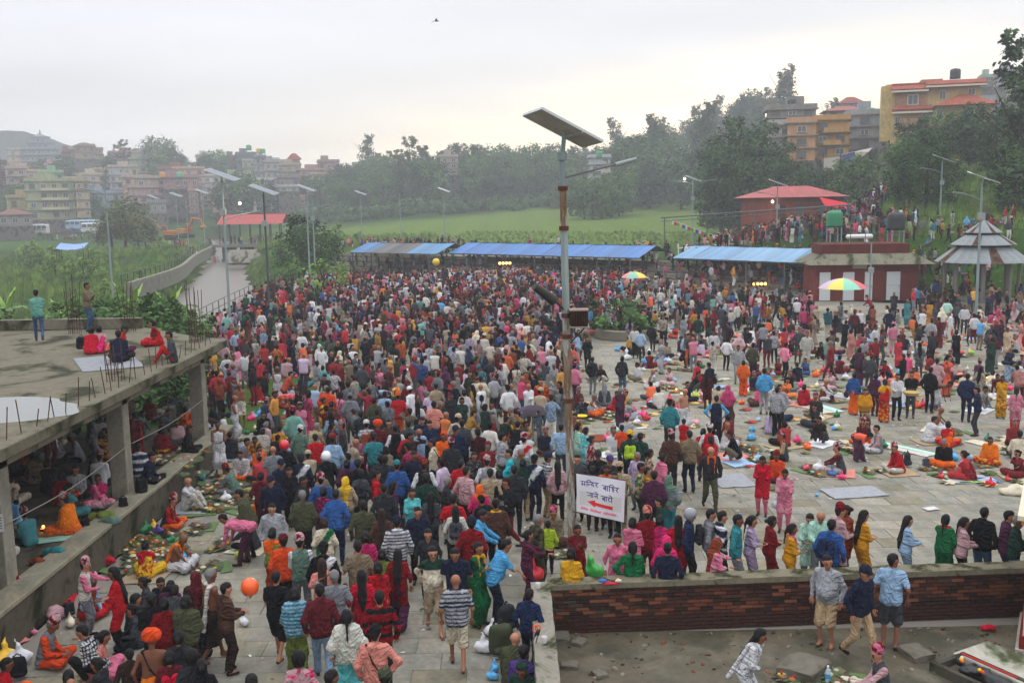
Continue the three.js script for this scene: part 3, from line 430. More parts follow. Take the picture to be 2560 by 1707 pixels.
// river wall with a railing along the square
{
  const w = group('river_wall', 'mossy concrete retaining wall between the crowded square and the river', 'wall', V(0, 0, 0));
  const line = [[-13.2, -37], [-19.8, -58], [-20.9, -70], [-23.9, -106]];
  for (let i = 0; i < 3; i++) { const a = V(line[i][0], -1.3, line[i][1]), b = V(line[i + 1][0], -1.3, line[i + 1][1]), L = a.distanceTo(b), g = box(0.45, 2.9, L); g.rotateY(Math.atan2(b.x - a.x, b.z - a.z)); g.translate((a.x + b.x) / 2, -1.32, (a.z + b.z) / 2); part('wall_panel', g, M.darkConcrete, w); }
  const rl = group('railing', 'thin dark metal railing on the river wall', 'railing', V(0, 0, 0)); const pts = [];
  for (let i = 0; i < 3; i++) { const a = line[i], b = line[i + 1], L = Math.hypot(b[0] - a[0], b[1] - a[1]); for (let k = 0; k < L; k += 2) { const t = k / L; pts.push(V(lerp(a[0], b[0], t), 0.1, lerp(a[1], b[1], t))); } }
  for (const p of pts) part('post', cyl(0.03, 0.03, 1.0, 5, p.x, p.y, p.z), mat('#2e3230', 0.7), rl);
  for (const y of [0.55, 1.05]) part('rail', tube(pts.map((p) => V(p.x, p.y + y, p.z)), 0.025, pts.length * 2, 5), mat('#2e3230', 0.7), rl);
  // the far bank: a curved path with a low wall
  const bk = group('bank_wall', 'curved pale concrete path wall on the far river bank', 'wall', V(0, 0, 0)), bp = [[-37, -95], [-40, -118], [-48, -150], [-57, -190], [-64, -212]].map(([x, z]) => V(x, 0.1, z)), cv = new THREE.CatmullRomCurve3(bp), N = 16;
  for (let i = 0; i < N; i++) { const a = cv.getPoint(i / N), b = cv.getPoint((i + 1) / N), L = a.distanceTo(b) - 0.06, g = box(0.5, 1.7, L); g.rotateY(Math.atan2(b.x - a.x, b.z - a.z)); g.translate((a.x + b.x) / 2, -0.2, (a.z + b.z) / 2); part('wall_panel', g, M.concrete, bk); }
  const br = group('railing', 'dark post railing along the curved river path', 'railing', V(0, 0, 0));
  for (let i = 0; i <= 40; i++) { const p = cv.getPoint(i / 40); part('post', cyl(0.06, 0.06, 1.0, 5, p.x - 0.6, 0.4, p.z), mat('#3a3c38', 0.8), br); }
  part('rail', tube(Array.from({ length: 21 }, (_, i) => cv.getPoint(i / 20).add(V(-0.6, 1.25, 0))), 0.04, 60, 5), mat('#3a3c38', 0.8), br);
}
// ---------------------------------------------------------------- unfinished concrete building
{
  const b = group('concrete_building', 'unfinished open concrete building with stained slab roof and bare columns', 'building', V(-9, 0, -20)), ox = 9, oz = 20, bx = (w, h, d, x, y, z) => box(w, h, d, x + ox, y, z + oz);
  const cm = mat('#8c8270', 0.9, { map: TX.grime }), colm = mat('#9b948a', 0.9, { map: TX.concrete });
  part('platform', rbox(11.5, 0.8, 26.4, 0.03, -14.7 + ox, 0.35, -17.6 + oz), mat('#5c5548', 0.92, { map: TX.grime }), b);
  part('platform_edge', rbox(0.55, 0.1, 26.3, 0.02, -9.18 + ox, 0.79, -17.56 + oz), mat('#9c9484', 0.9, { map: TX.concrete }), b);
  part('roof_slab', boxUV(new THREE.ExtrudeGeometry(new THREE.Shape([[-8.95, -6], [-8.95, -30.6], [-10.4, -31.6], [-12.9, -34.2], [-20.4, -34.2], [-20.4, -6]].map(([x, z]) => new THREE.Vector2(x + ox, -(z + oz)))), { depth: 0.2, bevelEnabled: true, bevelSize: 0.02, bevelThickness: 0.02, bevelSegments: 1 }).rotateX(-Math.PI / 2).translate(0, 3.38, 0)), mat('#6e6857', 0.85, { map: TX.grime }), b);
  part('edge_beam', bx(0.36, 0.34, 24.4, -9.6, 3.2, -18.3), cm, b); part('edge_beam', bx(0.36, 0.34, 27.8, -14.6, 3.2, -20), cm, b);
  for (const z of [-29.5, -23.4, -17.6, -11.8]) part('cross_beam', bx(11, 0.33, 0.34, -14.9, 3.19, z), cm, b);
  for (const x of [-9.6, -14.6, -19.4]) for (const z of [-29.5, -23.4, -17.6]) part('column', rbox(0.4, 2.6, 0.4, 0.02, x + ox, 2.0, z + oz), colm, b);
  part('roof_kerb', bx(7.6, 0.34, 0.3, -16.6, 3.79, -33.9), mat('#7c7566', 0.92, { map: TX.grime }), b);
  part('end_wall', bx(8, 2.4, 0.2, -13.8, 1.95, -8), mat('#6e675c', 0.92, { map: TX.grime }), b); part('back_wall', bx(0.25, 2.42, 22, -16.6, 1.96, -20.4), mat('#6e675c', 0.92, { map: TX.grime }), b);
  const r = rngOf(5), rb = (x, z, h, lx, lz) => part('rebar', bar(V(x + ox, 3.58, z + oz), V(x + ox + lx, 3.58 + h, z + oz + lz), 0.011, 5), M.rebar, b);
  for (let z = -16.6; z > -30; z -= 0.36 + r() * 0.3) rb(-9.14 - r() * 0.06, z, 0.35 + r() * 0.35, (r() - 0.5) * 0.16, (r() - 0.5) * 0.16);
  for (const [x, z, h] of [[-9.6, -23.4, 0.9], [-9.7, -29.9, 1.7], [-14.6, -32.6, 1.9], [-12.9, -32.9, 1.6], [-17.6, -33, 1.5]]) { for (let i = 0; i < 8; i++) rb(x + (i % 3 - 1) * 0.15 + r() * 0.04, z + (Math.floor(i / 3) - 1) * 0.15, h * (0.75 + 0.4 * r()), (r() - 0.5) * 0.25, (r() - 0.5) * 0.25); for (let k = 1; k < 4; k++) part('stirrup', new THREE.TorusGeometry(0.2, 0.008, 4, 4).rotateX(Math.PI / 2).rotateY(0.78).translate(x + ox, 3.58 + k * 0.22, z + oz), M.rebar, b); }
  for (const [u, v] of [[10, 1460]]) { const n = part('paper_notice', box(0.26, 0.34, 0.004, -9.5 + ox, 2.05, -17.395 + oz), M.white, b); for (let i = 0; i < 5; i++) part('printed_line', box(0.2, 0.014, 0.003, -9.5 + ox, 2.15 - i * 0.05, -17.3915 + oz), mat('#3a3c44'), n); }
  // rainwater on the roof
  const pg = new THREE.CircleGeometry(1, 40), pp = pg.attributes.position; for (let i = 1; i < pp.count; i++) { const a = Math.atan2(pp.getY(i), pp.getX(i)), q = 1 + 0.18 * NZ(Math.cos(a) * 2, Math.sin(a) * 2, 1); pp.setXY(i, pp.getX(i) * 2.3 * q, pp.getY(i) * 1.5 * q); }
  pg.rotateX(-Math.PI / 2); solo('puddle', pg, new THREE.MeshPhysicalMaterial({ color: new THREE.Color('#6b6c69'), roughness: 0.1, side: THREE.DoubleSide }), 'shallow rain puddle shining on the concrete slab roof', 'puddle', V(-11.3, 3.606, -20.0));
  solo('floor_mat', rbox(1.5, 0.02, 2.6, 0.008), mat('#8f9296', 0.95, { map: TX.cloth }), 'grey sitting mat under the group on the concrete roof', 'mat', V(-10.9, 3.615, -26.2), 0.5);
  const rope = (a, c, sag, label) => solo('rope', tube([a, a.clone().lerp(c, 0.5).add(V(0, -sag, 0)), c], 0.012, 20, 5), mat('#8a8478'), label, 'rope');
  rope(V(-9.38, 2.0, -17.4), V(-9.38, 2.0, -23.2), 0.12, 'thin slack rope tied between two concrete columns above the platform'); rope(V(-9.38, 2.0, -23.6), V(-9.38, 1.95, -29.3), 0.1, 'thin rope tied from the middle column to the farther concrete column');
}
// ---------------------------------------------------------------- brick yard wall
{
  const w = group('brick_wall', 'low mossy brick wall with rough cement coping around the yard', 'wall', V(0.6, 0, -16.76), 0.05), r = rngOf(77);
  part('mortar', box(9.9, 0.84, 0.2, 4.95, 0.42, -0.125), mat('#62574a', 0.97, { map: TX.grime }), w);
  part('back_render', box(9.9, 0.84, 0.08, 4.95, 0.42, -0.27), M.oldConcrete, w);
  const cg = new THREE.BoxGeometry(9.98, 0.1, 0.36, 90, 2, 4), cp = cg.attributes.position; for (let i = 0; i < cp.count; i++) { const x = cp.getX(i), y = cp.getY(i), z = cp.getZ(i), n = fbm(x * 2.2, y * 6, z * 6, 3); cp.setXYZ(i, x, y + (y > 0 ? 0.022 : 0.006) * n * 1.4, z + 0.02 * n * Math.sign(z)); } cg.computeVertexNormals(); cg.translate(4.97, 0.89, -0.15); part('coping', boxUV(cg), mat('#79725f', 0.95, { map: rep(TX.grime, 0.45) }), w);
  const tones = ['#5f3a2e', '#7a4634', '#4a2e27', '#5a382f', '#3a2a24', '#8a5540', '#54463a'].map((c) => mat(c, 0.95, { map: TX.grime })), gs3 = [0.225, 0.21, 0.11].map((l) => rbox(l, 0.058, 0.06, 0.006, 0, 0, 0, 1)), spare = []; let made = 0;
  const spots = []; for (let j = 0; j < 12; j++) for (let i = 0; i < 42; i++) spots.push([i * 0.237 + (j % 2) * 0.118 + 0.11, 0.045 + j * 0.0695, r(), r(), r(), r()]);
  spots.filter(([x]) => x < 9.85).sort((p, q) => (q[1] > 0.32) - (p[1] > 0.32)).forEach(([x, y, a, b, c, d]) => {
    const t = Math.floor((0.6 * a + 0.4 * (NZ(x * 0.6, y * 3, 4) + 0.5)) * 6.9), gi = d < 0.9 ? 0 : 1, px = x + (b - 0.5) * 0.01, pz = -0.022 + c * 0.012;
    if (made < 298) { const m = part('brick', gs3[gi], tones[clamp(t, 0, 6)], w); m.position.set(px, y, pz); m.rotation.z = (b - 0.5) * 0.02; made++; } else spare.push(gs3[gi].clone().translate(px, y, pz));
  });
  if (spare.length) { const m = part('brick', merged(spare), tones[2], w); m.userData.kind = 'stuff'; }
  const pw = group('side_wall', 'rough cement topped yard wall running out from the brick wall corner', 'wall', V(0.43, 0, -14.2)), sg = new THREE.BoxGeometry(0.34, 0.95, 5.4, 6, 4, 50), sp = sg.attributes.position;
  for (let i = 0; i < sp.count; i++) { const x = sp.getX(i), y = sp.getY(i), z = sp.getZ(i), n = fbm(x * 5 + 3, y * 4, z * 2.4, 3); sp.setXYZ(i, x + 0.03 * n, y + (y > 0.4 ? 0.03 * n : 0), z); } sg.computeVertexNormals(); sg.translate(0, 0.47, 0); part('wall_body', boxUV(sg), mat('#8a8478', 0.95, { map: rep(TX.grime, 0.45) }), pw);
  // the yard floor inside
  const yg = new THREE.PlaneGeometry(12, 9, 200, 150).rotateX(-Math.PI / 2), yp = yg.attributes.position, yc = []; for (let i = 0; i < yp.count; i++) { const x = yp.getX(i) + 6.6, z = yp.getZ(i) - 12.3; yp.setXYZ(i, x, 0.012 + 0.015 * fbm(x * 1.3, 0, z * 1.3, 3), z); const m = sstep(-0.1, 0.22, fbm(x * 0.7, 5, z * 0.9, 6) + 0.12 * NZ(x * 9, 2, z * 9)), k = sstep(0.02, 0.22, fbm(x * 1.1, 9, z * 1.1, 6) + 0.1 * NZ(x * 11, 7, z * 11)); const c = new THREE.Color('#5d5342').lerp(new THREE.Color('#403d29'), m).lerp(new THREE.Color('#6c6353'), k * 0.8); yc.push(c.r, c.g, c.b); }
  yg.setAttribute('color', new THREE.Float32BufferAttribute(yc, 3)); yg.computeVertexNormals(); struct('yard_floor', boxUV(yg), new THREE.MeshStandardMaterial({ vertexColors: true, map: TX.concrete, roughness: 0.7, side: THREE.DoubleSide }));
  { const rq = rngOf(61), N = 260, im = new THREE.InstancedMesh(new THREE.IcosahedronGeometry(1, 0), new THREE.MeshPhysicalMaterial({ specularIntensity: 0.3, color: 0xffffff, roughness: 0.95 }), N), d = new THREE.Object3D(), c = new THREE.Color(), pal = ['#5f574a', '#4a4636', '#6a4032', '#6f695c', '#434a2c', '#7d776a']; for (let i = 0; i < N; i++) { const wall = rq() < 0.55, s = 0.012 + 0.035 * Math.pow(rq(), 2); d.position.set(0.75 + rq() * 9.5, 0.014 + s * 0.3, wall ? -16.7 + Math.pow(rq(), 2) * 1.6 : -16.5 + rq() * 4); d.rotation.set(rq() * 6, rq() * 6, 0); d.scale.set(s * (1 + rq()), s * 0.6, s); d.updateMatrix(); im.setMatrixAt(i, d.matrix); im.setColorAt(i, c.set(pal[Math.floor(rq() * 6)])); } im.name = 'rubble'; im.userData = { kind: 'stuff', label: 'small stones, brick crumbs and leaves strewn over the yard floor', category: 'rubble' }; im.castShadow = im.receiveShadow = true; scene.add(im); }
  // rubble and loose slabs in the yard
  const rr = rngOf(9), sm = mat('#6f695e', 0.92, { map: TX.grime });
  [[1395, 1600, 0.5, 'grey stone block tilted in the yard corner by the side wall'], [1450, 1610, 0.34, 'broken piece of drain pipe lying in the yard'], [1500, 1690, 0.3, 'flat dark stone lying on the yard floor'], [1425, 1668, 0.35, 'thin slab of stone leaning near the yard wall'], [2010, 1680, 0.9, 'round dark drain slab on the yard floor'], [2290, 1640, 0.6, 'pale broken floor tile in the yard']].forEach(([u, v, s, l], i) => {
    const p = at(u, v), g = new THREE.IcosahedronGeometry(0.5, 2), q = g.attributes.position; for (let k = 0; k < q.count; k++) { const n = 1 + 0.3 * NZ(q.getX(k) * 3 + i * 7, q.getY(k) * 3, q.getZ(k) * 3); q.setXYZ(k, clamp(q.getX(k) * n * 1.3, -0.4, 0.4) * s, clamp(q.getY(k), -0.2, 0.2) * s * 0.5, clamp(q.getZ(k) * n, -0.35, 0.35) * s); } g.computeVertexNormals(); solo('stone', g, sm, l, 'stone', p.add(V(0, 0.06 * s + 0.02, 0)), i);
  });
  // white temple wall at the edge of the yard, with red trim
  const tb = group('temple', 'white plastered temple corner with red painted trim', 'building', at(2548, 1625), -0.52);
  part('wall', box(3, 1.9, 4, 1.55, 1.25, -1.9), mat('#c9c6c2', 0.9, { map: TX.mottle }), tb); part('red_plinth', box(3.1, 0.22, 4.1, 1.55, 0.2, -1.9), mat('#7d2a22', 0.9, { map: TX.mottle }), tb); part('plinth_base', box(3.2, 0.1, 4.2, 1.55, 0.04, -1.9), mat('#b9b3a8', 0.9, { map: TX.mottle }), tb);
  part('red_band', box(3.12, 0.14, 4.12, 1.55, 2.1, -1.9), mat('#8a3326', 0.9), tb); for (let i = 0; i < 3; i++) part('cornice', box(3.1 + i * 0.12, 0.08, 4.1 + i * 0.12, 1.55, 2.22 + i * 0.085, -1.9), mat(i % 2 ? '#b98a5e' : '#c9bfa8', 0.9), tb);
  // dark stone shrine with flowers, let into the yard floor
  const sh = group('stone_shrine', 'dark stone image lying in a low mossy frame with flowers', 'shrine', at(2445, 1700), 0.5); sh.scale.setScalar(0.62);
  for (const [w2, h2, d2, x, y, z] of [[0.14, 0.3, 1.9, -0.6, 0.14, 0], [0.14, 0.24, 1.9, 0.62, 0.11, 0], [1.1, 0.22, 0.14, 0, 0.1, -0.9]]) part('frame_stone', rbox(w2, h2, d2, 0.02, x, y, z), mat('#4d4a40', 0.9, { map: TX.grime }), sh);
  part('image', solid([cap(V(0.1, 0.1, -0.2), V(0.1, 0.12, 0.75), 0.17, 0.2), ball(V(0.1, 0.22, -0.6), 0.13), cap(V(-0.1, 0.14, -0.35), V(0.3, 0.14, -0.35), 0.12), cap(V(-0.14, 0.12, -0.3), V(-0.05, 0.26, 0.1), 0.07), cap(V(0.34, 0.12, -0.3), V(0.2, 0.28, 0.15), 0.07), cap(V(-0.02, 0.1, 0.3), V(-0.06, 0.1, 0.85), 0.1), cap(V(0.22, 0.1, 0.3), V(0.26, 0.1, 0.85), 0.1)], 0.03, 0.02, (x, y, z, d) => d + 0.02 * NZ(x * 8, y * 8, z * 8)), mat('#17161a', 0.45), sh);
  part('red_cloth', rbox(0.09, 0.03, 1.6, 0.012, 0.42, 0.3, 0), mat('#9a2a28', 0.9), sh); for (const [x, y, z, c] of [[0, 0.36, -0.5, '#e0b020'], [-0.06, 0.36, -0.42, '#e8781a'], [-0.08, 0.34, 0.1, '#e0b020'], [-0.1, 0.33, 0.2, '#d84a1a'], [0.1, 0.36, -0.55, '#c9c2c4']]) part('flower', new THREE.IcosahedronGeometry(0.05, 1).translate(x, y, z), mat(c, 0.9), sh);
  solo('plaster_ledge', rbox(0.9, 0.12, 1.9, 0.03), mat('#b9b4a6', 0.9, { map: TX.grime }), 'pale plastered ledge beside the dark stone shrine', 'ledge', at(2540, 1690).add(V(0.1, 0.06, 0)), 0.5);
}
// ---------------------------------------------------------------- lamp poles with solar panels
const steelPale = mat('#8fa0a0', 0.55, { map: TX.mottle }), panelFace = mat('#3a4658', 0.16), panelBack = mat('#d3cdc4', 0.6, { map: TX.mottle });
function solarPanel(parent, p, s = 1, e1 = V(1.35, -0.66, 0.1), e2 = V(0.3, 0.05, 0.72)) {
  const X = e1.clone().normalize(), Y = new THREE.Vector3().crossVectors(e2, X).normalize(); if (Y.y < 0) Y.negate(); const Z = new THREE.Vector3().crossVectors(X, Y), m = new THREE.Matrix4().makeBasis(X, Y, Z).setPosition(p), L = e1.length() * s, W = e2.length() * s;
  const pn = part('solar_panel', box(L, 0.03, W).applyMatrix4(m), panelBack, parent); part('panel_glass', box(L * 0.96, 0.006, W * 0.94, 0, 0.0185, 0).applyMatrix4(m), panelFace, pn);
  part('panel_frame', merged([box(L, 0.05, 0.03, 0, 0, W / 2), box(L, 0.05, 0.03, 0, 0, -W / 2), box(0.03, 0.05, W, L / 2, 0, 0), box(0.03, 0.05, W, -L / 2, 0, 0), box(0.03, 0.04, W, 0.25, -0.03, 0)]).applyMatrix4(m), mat('#b9bdbe', 0.4, { metalness: 0.5 }), pn); return pn;
}
function lampPole(label, base, h, o = {}) {
  const g = group('lamp_pole', label, 'lamp pole', base, 0, 'solar lamp poles round the square'), r = o.r || 0.09, mt = o.mat || steelPale;
  part('pole', cyl(r, r * 0.62, h, 10), mt, g); part('base_plate', rbox(0.4, 0.06, 0.4, 0.01, 0, 0.03, 0, 1), M.steel, g);
  if (o.panel !== 0) { part('panel_bracket', bar(V(0, h - 0.05, 0), V(0.05, h + 0.25, 0.05), 0.035), mt, g); solarPanel(g, V(0.05, h + 0.32, 0.05), o.ps || 1, V(1.35, -0.5, 0.1), V(0.3, 0.02, -0.72)); }
  for (const a of o.arms || [0.2]) { const dx = Math.cos(a) * (o.al || 1.4), dz = -Math.sin(a) * (o.al || 1.4), y = h - (o.ad || 1.0), arm = part('lamp_arm', tube([V(0, y, 0), V(dx * 0.5, y + 0.28, dz * 0.5), V(dx, y + 0.42, dz)], 0.03, 10, 5), mt, g); part('lamp_head', rbox(0.62, 0.09, 0.22, 0.03).rotateZ(0.15).rotateY(a).translate(dx * 1.14, y + 0.45, dz * 1.14), mat('#70777a', 0.5), arm); }
  part('battery_box', rbox(0.34, 0.4, 0.24, 0.02, 0, h - 1.9, 0.12, 1), mat('#868c8c', 0.6), g); return g;
}
{
  const P = (u, v, D, l, o = {}) => { const t = ovD(u, v, D), gy = o.gy ?? landY(t.x, t.z), y0 = onPlaza(t.x, t.z) ? 0 : gy; lampPole(l, V(t.x, y0, t.z), t.y - y0 - 0.3, o); };
  P(508, 402, 60, 'tall pale lamp pole with solar panel beside the river railing', { arms: [0.3], al: 1.6, ad: 2.4, ps: 1.35 });
  P(238, 408, 78, 'thin grey lamp pole standing in the green field behind the concrete building', { arms: [3.0], al: 1.5, panel: 0 });
  P(604, 436, 66, 'dark lamp pole with solar panel where the river railing bends', { mat: mat('#3c3f42', 0.6), arms: [], ps: 1.25 });
  P(702, 432, 98, 'twin lamp pole with solar panel before the round dark tree', { arms: [3.0], ps: 1.2 }); P(716, 452, 101, 'second pole of the pair before the round dark tree', { panel: 0, arms: [0.5] });
  P(827, 443, 150, 'lamp pole with solar panel at the meadow corner by the steps', { ps: 1.2, arms: [] }); P(917, 440, 172, 'bare pole standing at the meadow edge', { panel: 0, arms: [3] }); P(1018, 436, 132, 'lamp pole with solar panel standing in the green meadow', { ps: 1.1, arms: [] });
  P(403, 447, 185, 'lamp pole with solar panel behind the river path', { ps: 1.5, arms: [] }); P(463, 440, 175, 'lamp pole with wide solar panel left of the red roofed pavilion'.replace('left of', 'near'), { ps: 1.5, arms: [] }); P(326, 470, 190, 'bare pole by the willow thicket near the bus park', { panel: 0, arms: [] }); P(350, 452, 200, 'lamp pole with solar panel near the orange excavator', { ps: 1.4, arms: [] }); P(425, 446, 170, 'tall bare pole by the orange excavator arm', { panel: 0, arms: [] });
  P(1592, 410, 112, 'lamp pole with two arms and lit lamp before the wooded hill', { arms: [0.1, 3.0], al: 2.2, ad: 0.3, ps: 1.2 }); P(1787, 420, 93, 'lamp pole with solar panel before the red brick house', { gy: 0, ps: 1.2, arms: [3.0] }); P(2166, 364, 92, 'tall lamp pole with solar panel at the foot of the grass slope', { arms: [3], ps: 1.2 }); P(2258, 408, 57, 'lamp pole with solar panel before the tiered tin shelter', { gy: 0, ps: 1.15, arms: [3.0], al: 1.1 });
  P(2003, 548, 69, 'slim bare pole standing against the brick toilet block', { gy: 0, panel: 0, arms: [], r: 0.07 });
}
// the leaning rusty pole with the sign
{
  const base = atD(1432, 1440, 20); base.y = 0; const top = atD(1405, 385, 20.0), g = group('lamp_pole', 'tall rusty peeling lamp pole with solar panel and sign board', 'lamp pole', base, 0, null), q = (t) => V((top.x - base.x) * t, top.y * t, 0), hgt = top.y;
  const segs = [[0, 0.42, 0.086, M.rusty], [0.42, 0.625, 0.082, M.rusty], [0.625, 0.83, 0.076, mat('#9aa8a4', 0.7, { map: TX.mottle })], [0.83, 0.925, 0.07, M.rusty], [0.925, 1, 0.06, steelPale]];
  for (const [a, b, r, m] of segs) { const s = bar(q(a), q(b), r, 14, r * 0.97), u = s.attributes.uv; for (let i = 0; i < u.count; i++) u.setXY(i, u.getX(i) * 0.6, u.getY(i) * hgt * (b - a) * 0.35); part('pole_section', s, m, g); }
  for (const t of [0.42, 0.575, 0.625, 0.83, 0.922]) part('clamp', cyl(0.1, 0.1, 0.09, 14, q(t).x, q(t).y - 0.05, 0), mat('#5a3426', 0.9), g);
  const tp = q(1); part('panel_bracket', bar(V(tp.x, tp.y - 0.1, 0), V(tp.x + 0.05, tp.y + 0.42, 0.1), 0.05), steelPale, g); part('bracket_collar', cyl(0.1, 0.1, 0.16, 12, tp.x, tp.y - 0.12, 0), steelPale, g); solarPanel(g, V(tp.x + 0.02, tp.y + 0.5, 0.12), 1.0, V(1.21, -0.6, -0.55), V(0.35, 0.06, 0.7));
  const a0 = q(0.945), rel = (u, v, D) => atD(u, v, D).sub(base); const e = rel(1590, 398, 20); const arm = part('lamp_arm', bar(a0, e, 0.022, 6), mat('#6d6a62', 0.7), g); part('lamp_head', bar(rel(1540, 412, 20), rel(1592, 397, 20), 0.05, 8, 0.035), mat('#8d9193', 0.5), arm);
  // lower arm with a dark lamp head, seen edge on
  const b0 = q(0.632), k1 = rel(1385, 752, 19.9), k2 = rel(1336, 716, 19.6), lo = part('flood_arm', tube([b0, k1.clone().add(V(0.06, -0.04, 0)), k1], 0.028, 10, 6), mat('#3a322c', 0.8), g); const hd = bar(k1, k2, 0.11, 10, 0.075); hd.scale(1, 1, 0.8); part('flood_head', hd, mat('#2e2c29', 0.6), lo);
  const bx0 = rel(1447, 795, 19.8), bxg = part('battery_cage', rbox(0.36, 0.3, 0.3, 0.015, bx0.x, bx0.y, bx0.z), mat('#5a4338', 0.9, { map: TX.rust }), g); part('cage_lid', rbox(0.4, 0.035, 0.34, 0.01, bx0.x, bx0.y + 0.17, bx0.z), mat('#8a7466', 0.85), bxg); for (let i = 0; i < 7; i++) part('cage_bar', box(0.012, 0.28, 0.012, bx0.x - 0.15 + i * 0.05, bx0.y, bx0.z + 0.156), mat('#43302a', 0.9), bxg); part('cage_shelf', rbox(0.38, 0.03, 0.32, 0.008, bx0.x, bx0.y - 0.17, bx0.z), mat('#8c806c', 0.9), bxg); part('cage_brace', bar(V(bx0.x + 0.14, bx0.y - 0.18, bx0.z), q(0.55), 0.015), M.rebar, bxg);
  // the hanging sign board: hand-drawn letters, an arrow, a faint red line
  const cv = document.createElement('canvas'); cv.width = 1024; cv.height = 900; const x = cv.getContext('2d'); x.fillStyle = '#d3d1d9'; x.fillRect(0, 0, 1024, 900); x.fillStyle = '#c6c4c2'; x.fillRect(60, 380, 900, 330);
  signText(x); const tex = new THREE.CanvasTexture(cv); tex.colorSpace = THREE.SRGBColorSpace; tex.magFilter = THREE.LinearFilter;
  const c00 = rel(1441, 1184, 19.75), c10 = rel(1564, 1202, 19.75), c01 = rel(1443, 1279, 19.75), c11 = rel(1560, 1306, 19.75), n = 8, ps = [], us = [], ix = [];
  for (let j = 0; j <= n; j++) for (let i = 0; i <= n; i++) { const a = c00.clone().lerp(c10, i / n), b = c01.clone().lerp(c11, i / n), p = a.lerp(b, j / n); p.z += 0.018 * Math.sin(i * 1.1 + j * 0.5); ps.push(p.x, p.y, p.z); us.push(i / n, 1 - j / n); }
  for (let j = 0; j < n; j++) for (let i = 0; i < n; i++) { const o = j * (n + 1) + i; ix.push(o, o + n + 1, o + 1, o + 1, o + n + 1, o + n + 2); }
  const sg = new THREE.BufferGeometry(); sg.setAttribute('position', new THREE.Float32BufferAttribute(ps, 3)); sg.setAttribute('uv', new THREE.Float32BufferAttribute(us, 2)); sg.setIndex(ix); sg.computeVertexNormals();
  const back = sg.clone(), bp = back.attributes.position; for (let i = 0; i < bp.count; i++) bp.setZ(i, bp.getZ(i) - 0.008);
  const sign = group('sign_banner', 'white banner with blue lettering and a red arrow', 'sign', base); part('banner_front', sg, new THREE.MeshStandardMaterial({ map: tex, roughness: 0.75, side: THREE.DoubleSide }), sign); part('banner_back', back, mat('#c9c7cc', 0.8), sign); part('batten', bar(c00.clone().add(V(-0.1, 0, -0.03)), c10.clone().add(V(0, 0, -0.03)), 0.014), M.wood, sign); part('batten', bar(c01.clone().add(V(-0.1, 0, -0.03)), c11.clone().add(V(0, 0, -0.03)), 0.014), M.wood, sign);
}
function signText(x) {   // Devanagari lettering drawn as strokes: each word under its head line
  x.strokeStyle = '#3a3578'; x.lineWidth = 19; x.lineCap = 'round'; x.lineJoin = 'round';
  const S = (d, ox, oy) => { x.save(); x.translate(ox, oy); x.stroke(new Path2D(d)); x.restore(); };
  const G = {   // strokes in a 100 high cell below the head line
    ma: 'M20 0V55M20 55A16 16 0 1 0 36 68L70 62M74 0V98', i: 'M20 0V98M20 0C18 -62 92 -66 108 -4', na: 'M10 42A15 15 0 1 0 36 52L50 50', da: 'M52 0V22C6 22 8 74 40 70C62 66 60 52 50 50M44 70L70 92', ra: 'M18 2C66 0 70 42 26 46L66 98', ba: 'M66 0V98M66 32C14 22 8 78 40 74C54 70 64 60 66 50M30 40L62 70', aa: 'M18 0V98', ha: 'M48 0V18C18 16 18 40 44 40C66 38 72 52 52 62C30 72 32 90 62 98M44 60L70 56', ja: 'M88 0V98M88 46H52C46 74 22 82 10 62', ne: 'M76 0V98M76 48H44A14 14 0 1 0 40 74M76 0C66 -40 40 -42 26 -46', ta: 'M48 0V20C6 22 6 84 66 84', o: 'M20 0V98M20 0C12 -40 -14 -46 -34 -48',
  };
  const word = (list, ox, oy, end) => { for (const [k, dx] of list) S(G[k], ox + dx, oy); x.beginPath(); x.moveTo(ox, oy); x.lineTo(ox + end, oy); x.stroke(); };
  word([['ma', 10], ['i', 110], ['na', 148], ['da', 206], ['ra', 286]], 90, 150, 372);            // mandir
  word([['ba', 10], ['aa', 92], ['i', 134], ['ha', 182], ['ra', 266]], 540, 180, 352);              // bahir
  word([['ja', 8], ['aa', 110], ['ne', 146]], 215, 400, 240); word([['ba', 8], ['aa', 90], ['ta', 132], ['o', 204]], 520, 420, 244);   // jane bato
  x.fillStyle = '#d3232b'; x.beginPath(); x.moveTo(225, 610); x.lineTo(395, 545); x.lineTo(395, 592); x.lineTo(775, 612); x.lineTo(775, 690); x.lineTo(395, 668); x.lineTo(395, 715); x.closePath(); x.fill();
  x.strokeStyle = '#d9606a'; x.lineWidth = 10; const r = rngOf(3);
  for (const [a, b] of [[90, 260], [290, 540], [575, 860]]) { x.beginPath(); x.moveTo(a, 770); x.lineTo(b, 780); x.stroke(); for (let q = a + 12; q < b - 8; q += 26) { x.beginPath(); x.moveTo(q, 774); x.lineTo(q + 2, 818); x.moveTo(q, 795); x.arc(q - 8, 798, 9, 0, 5); if (r() < 0.3) { x.moveTo(q, 772); x.quadraticCurveTo(q - 10, 745, q - 22, 752); } x.stroke(); } }
  x.beginPath(); x.moveTo(890, 782); x.lineTo(890, 822); x.stroke();
}
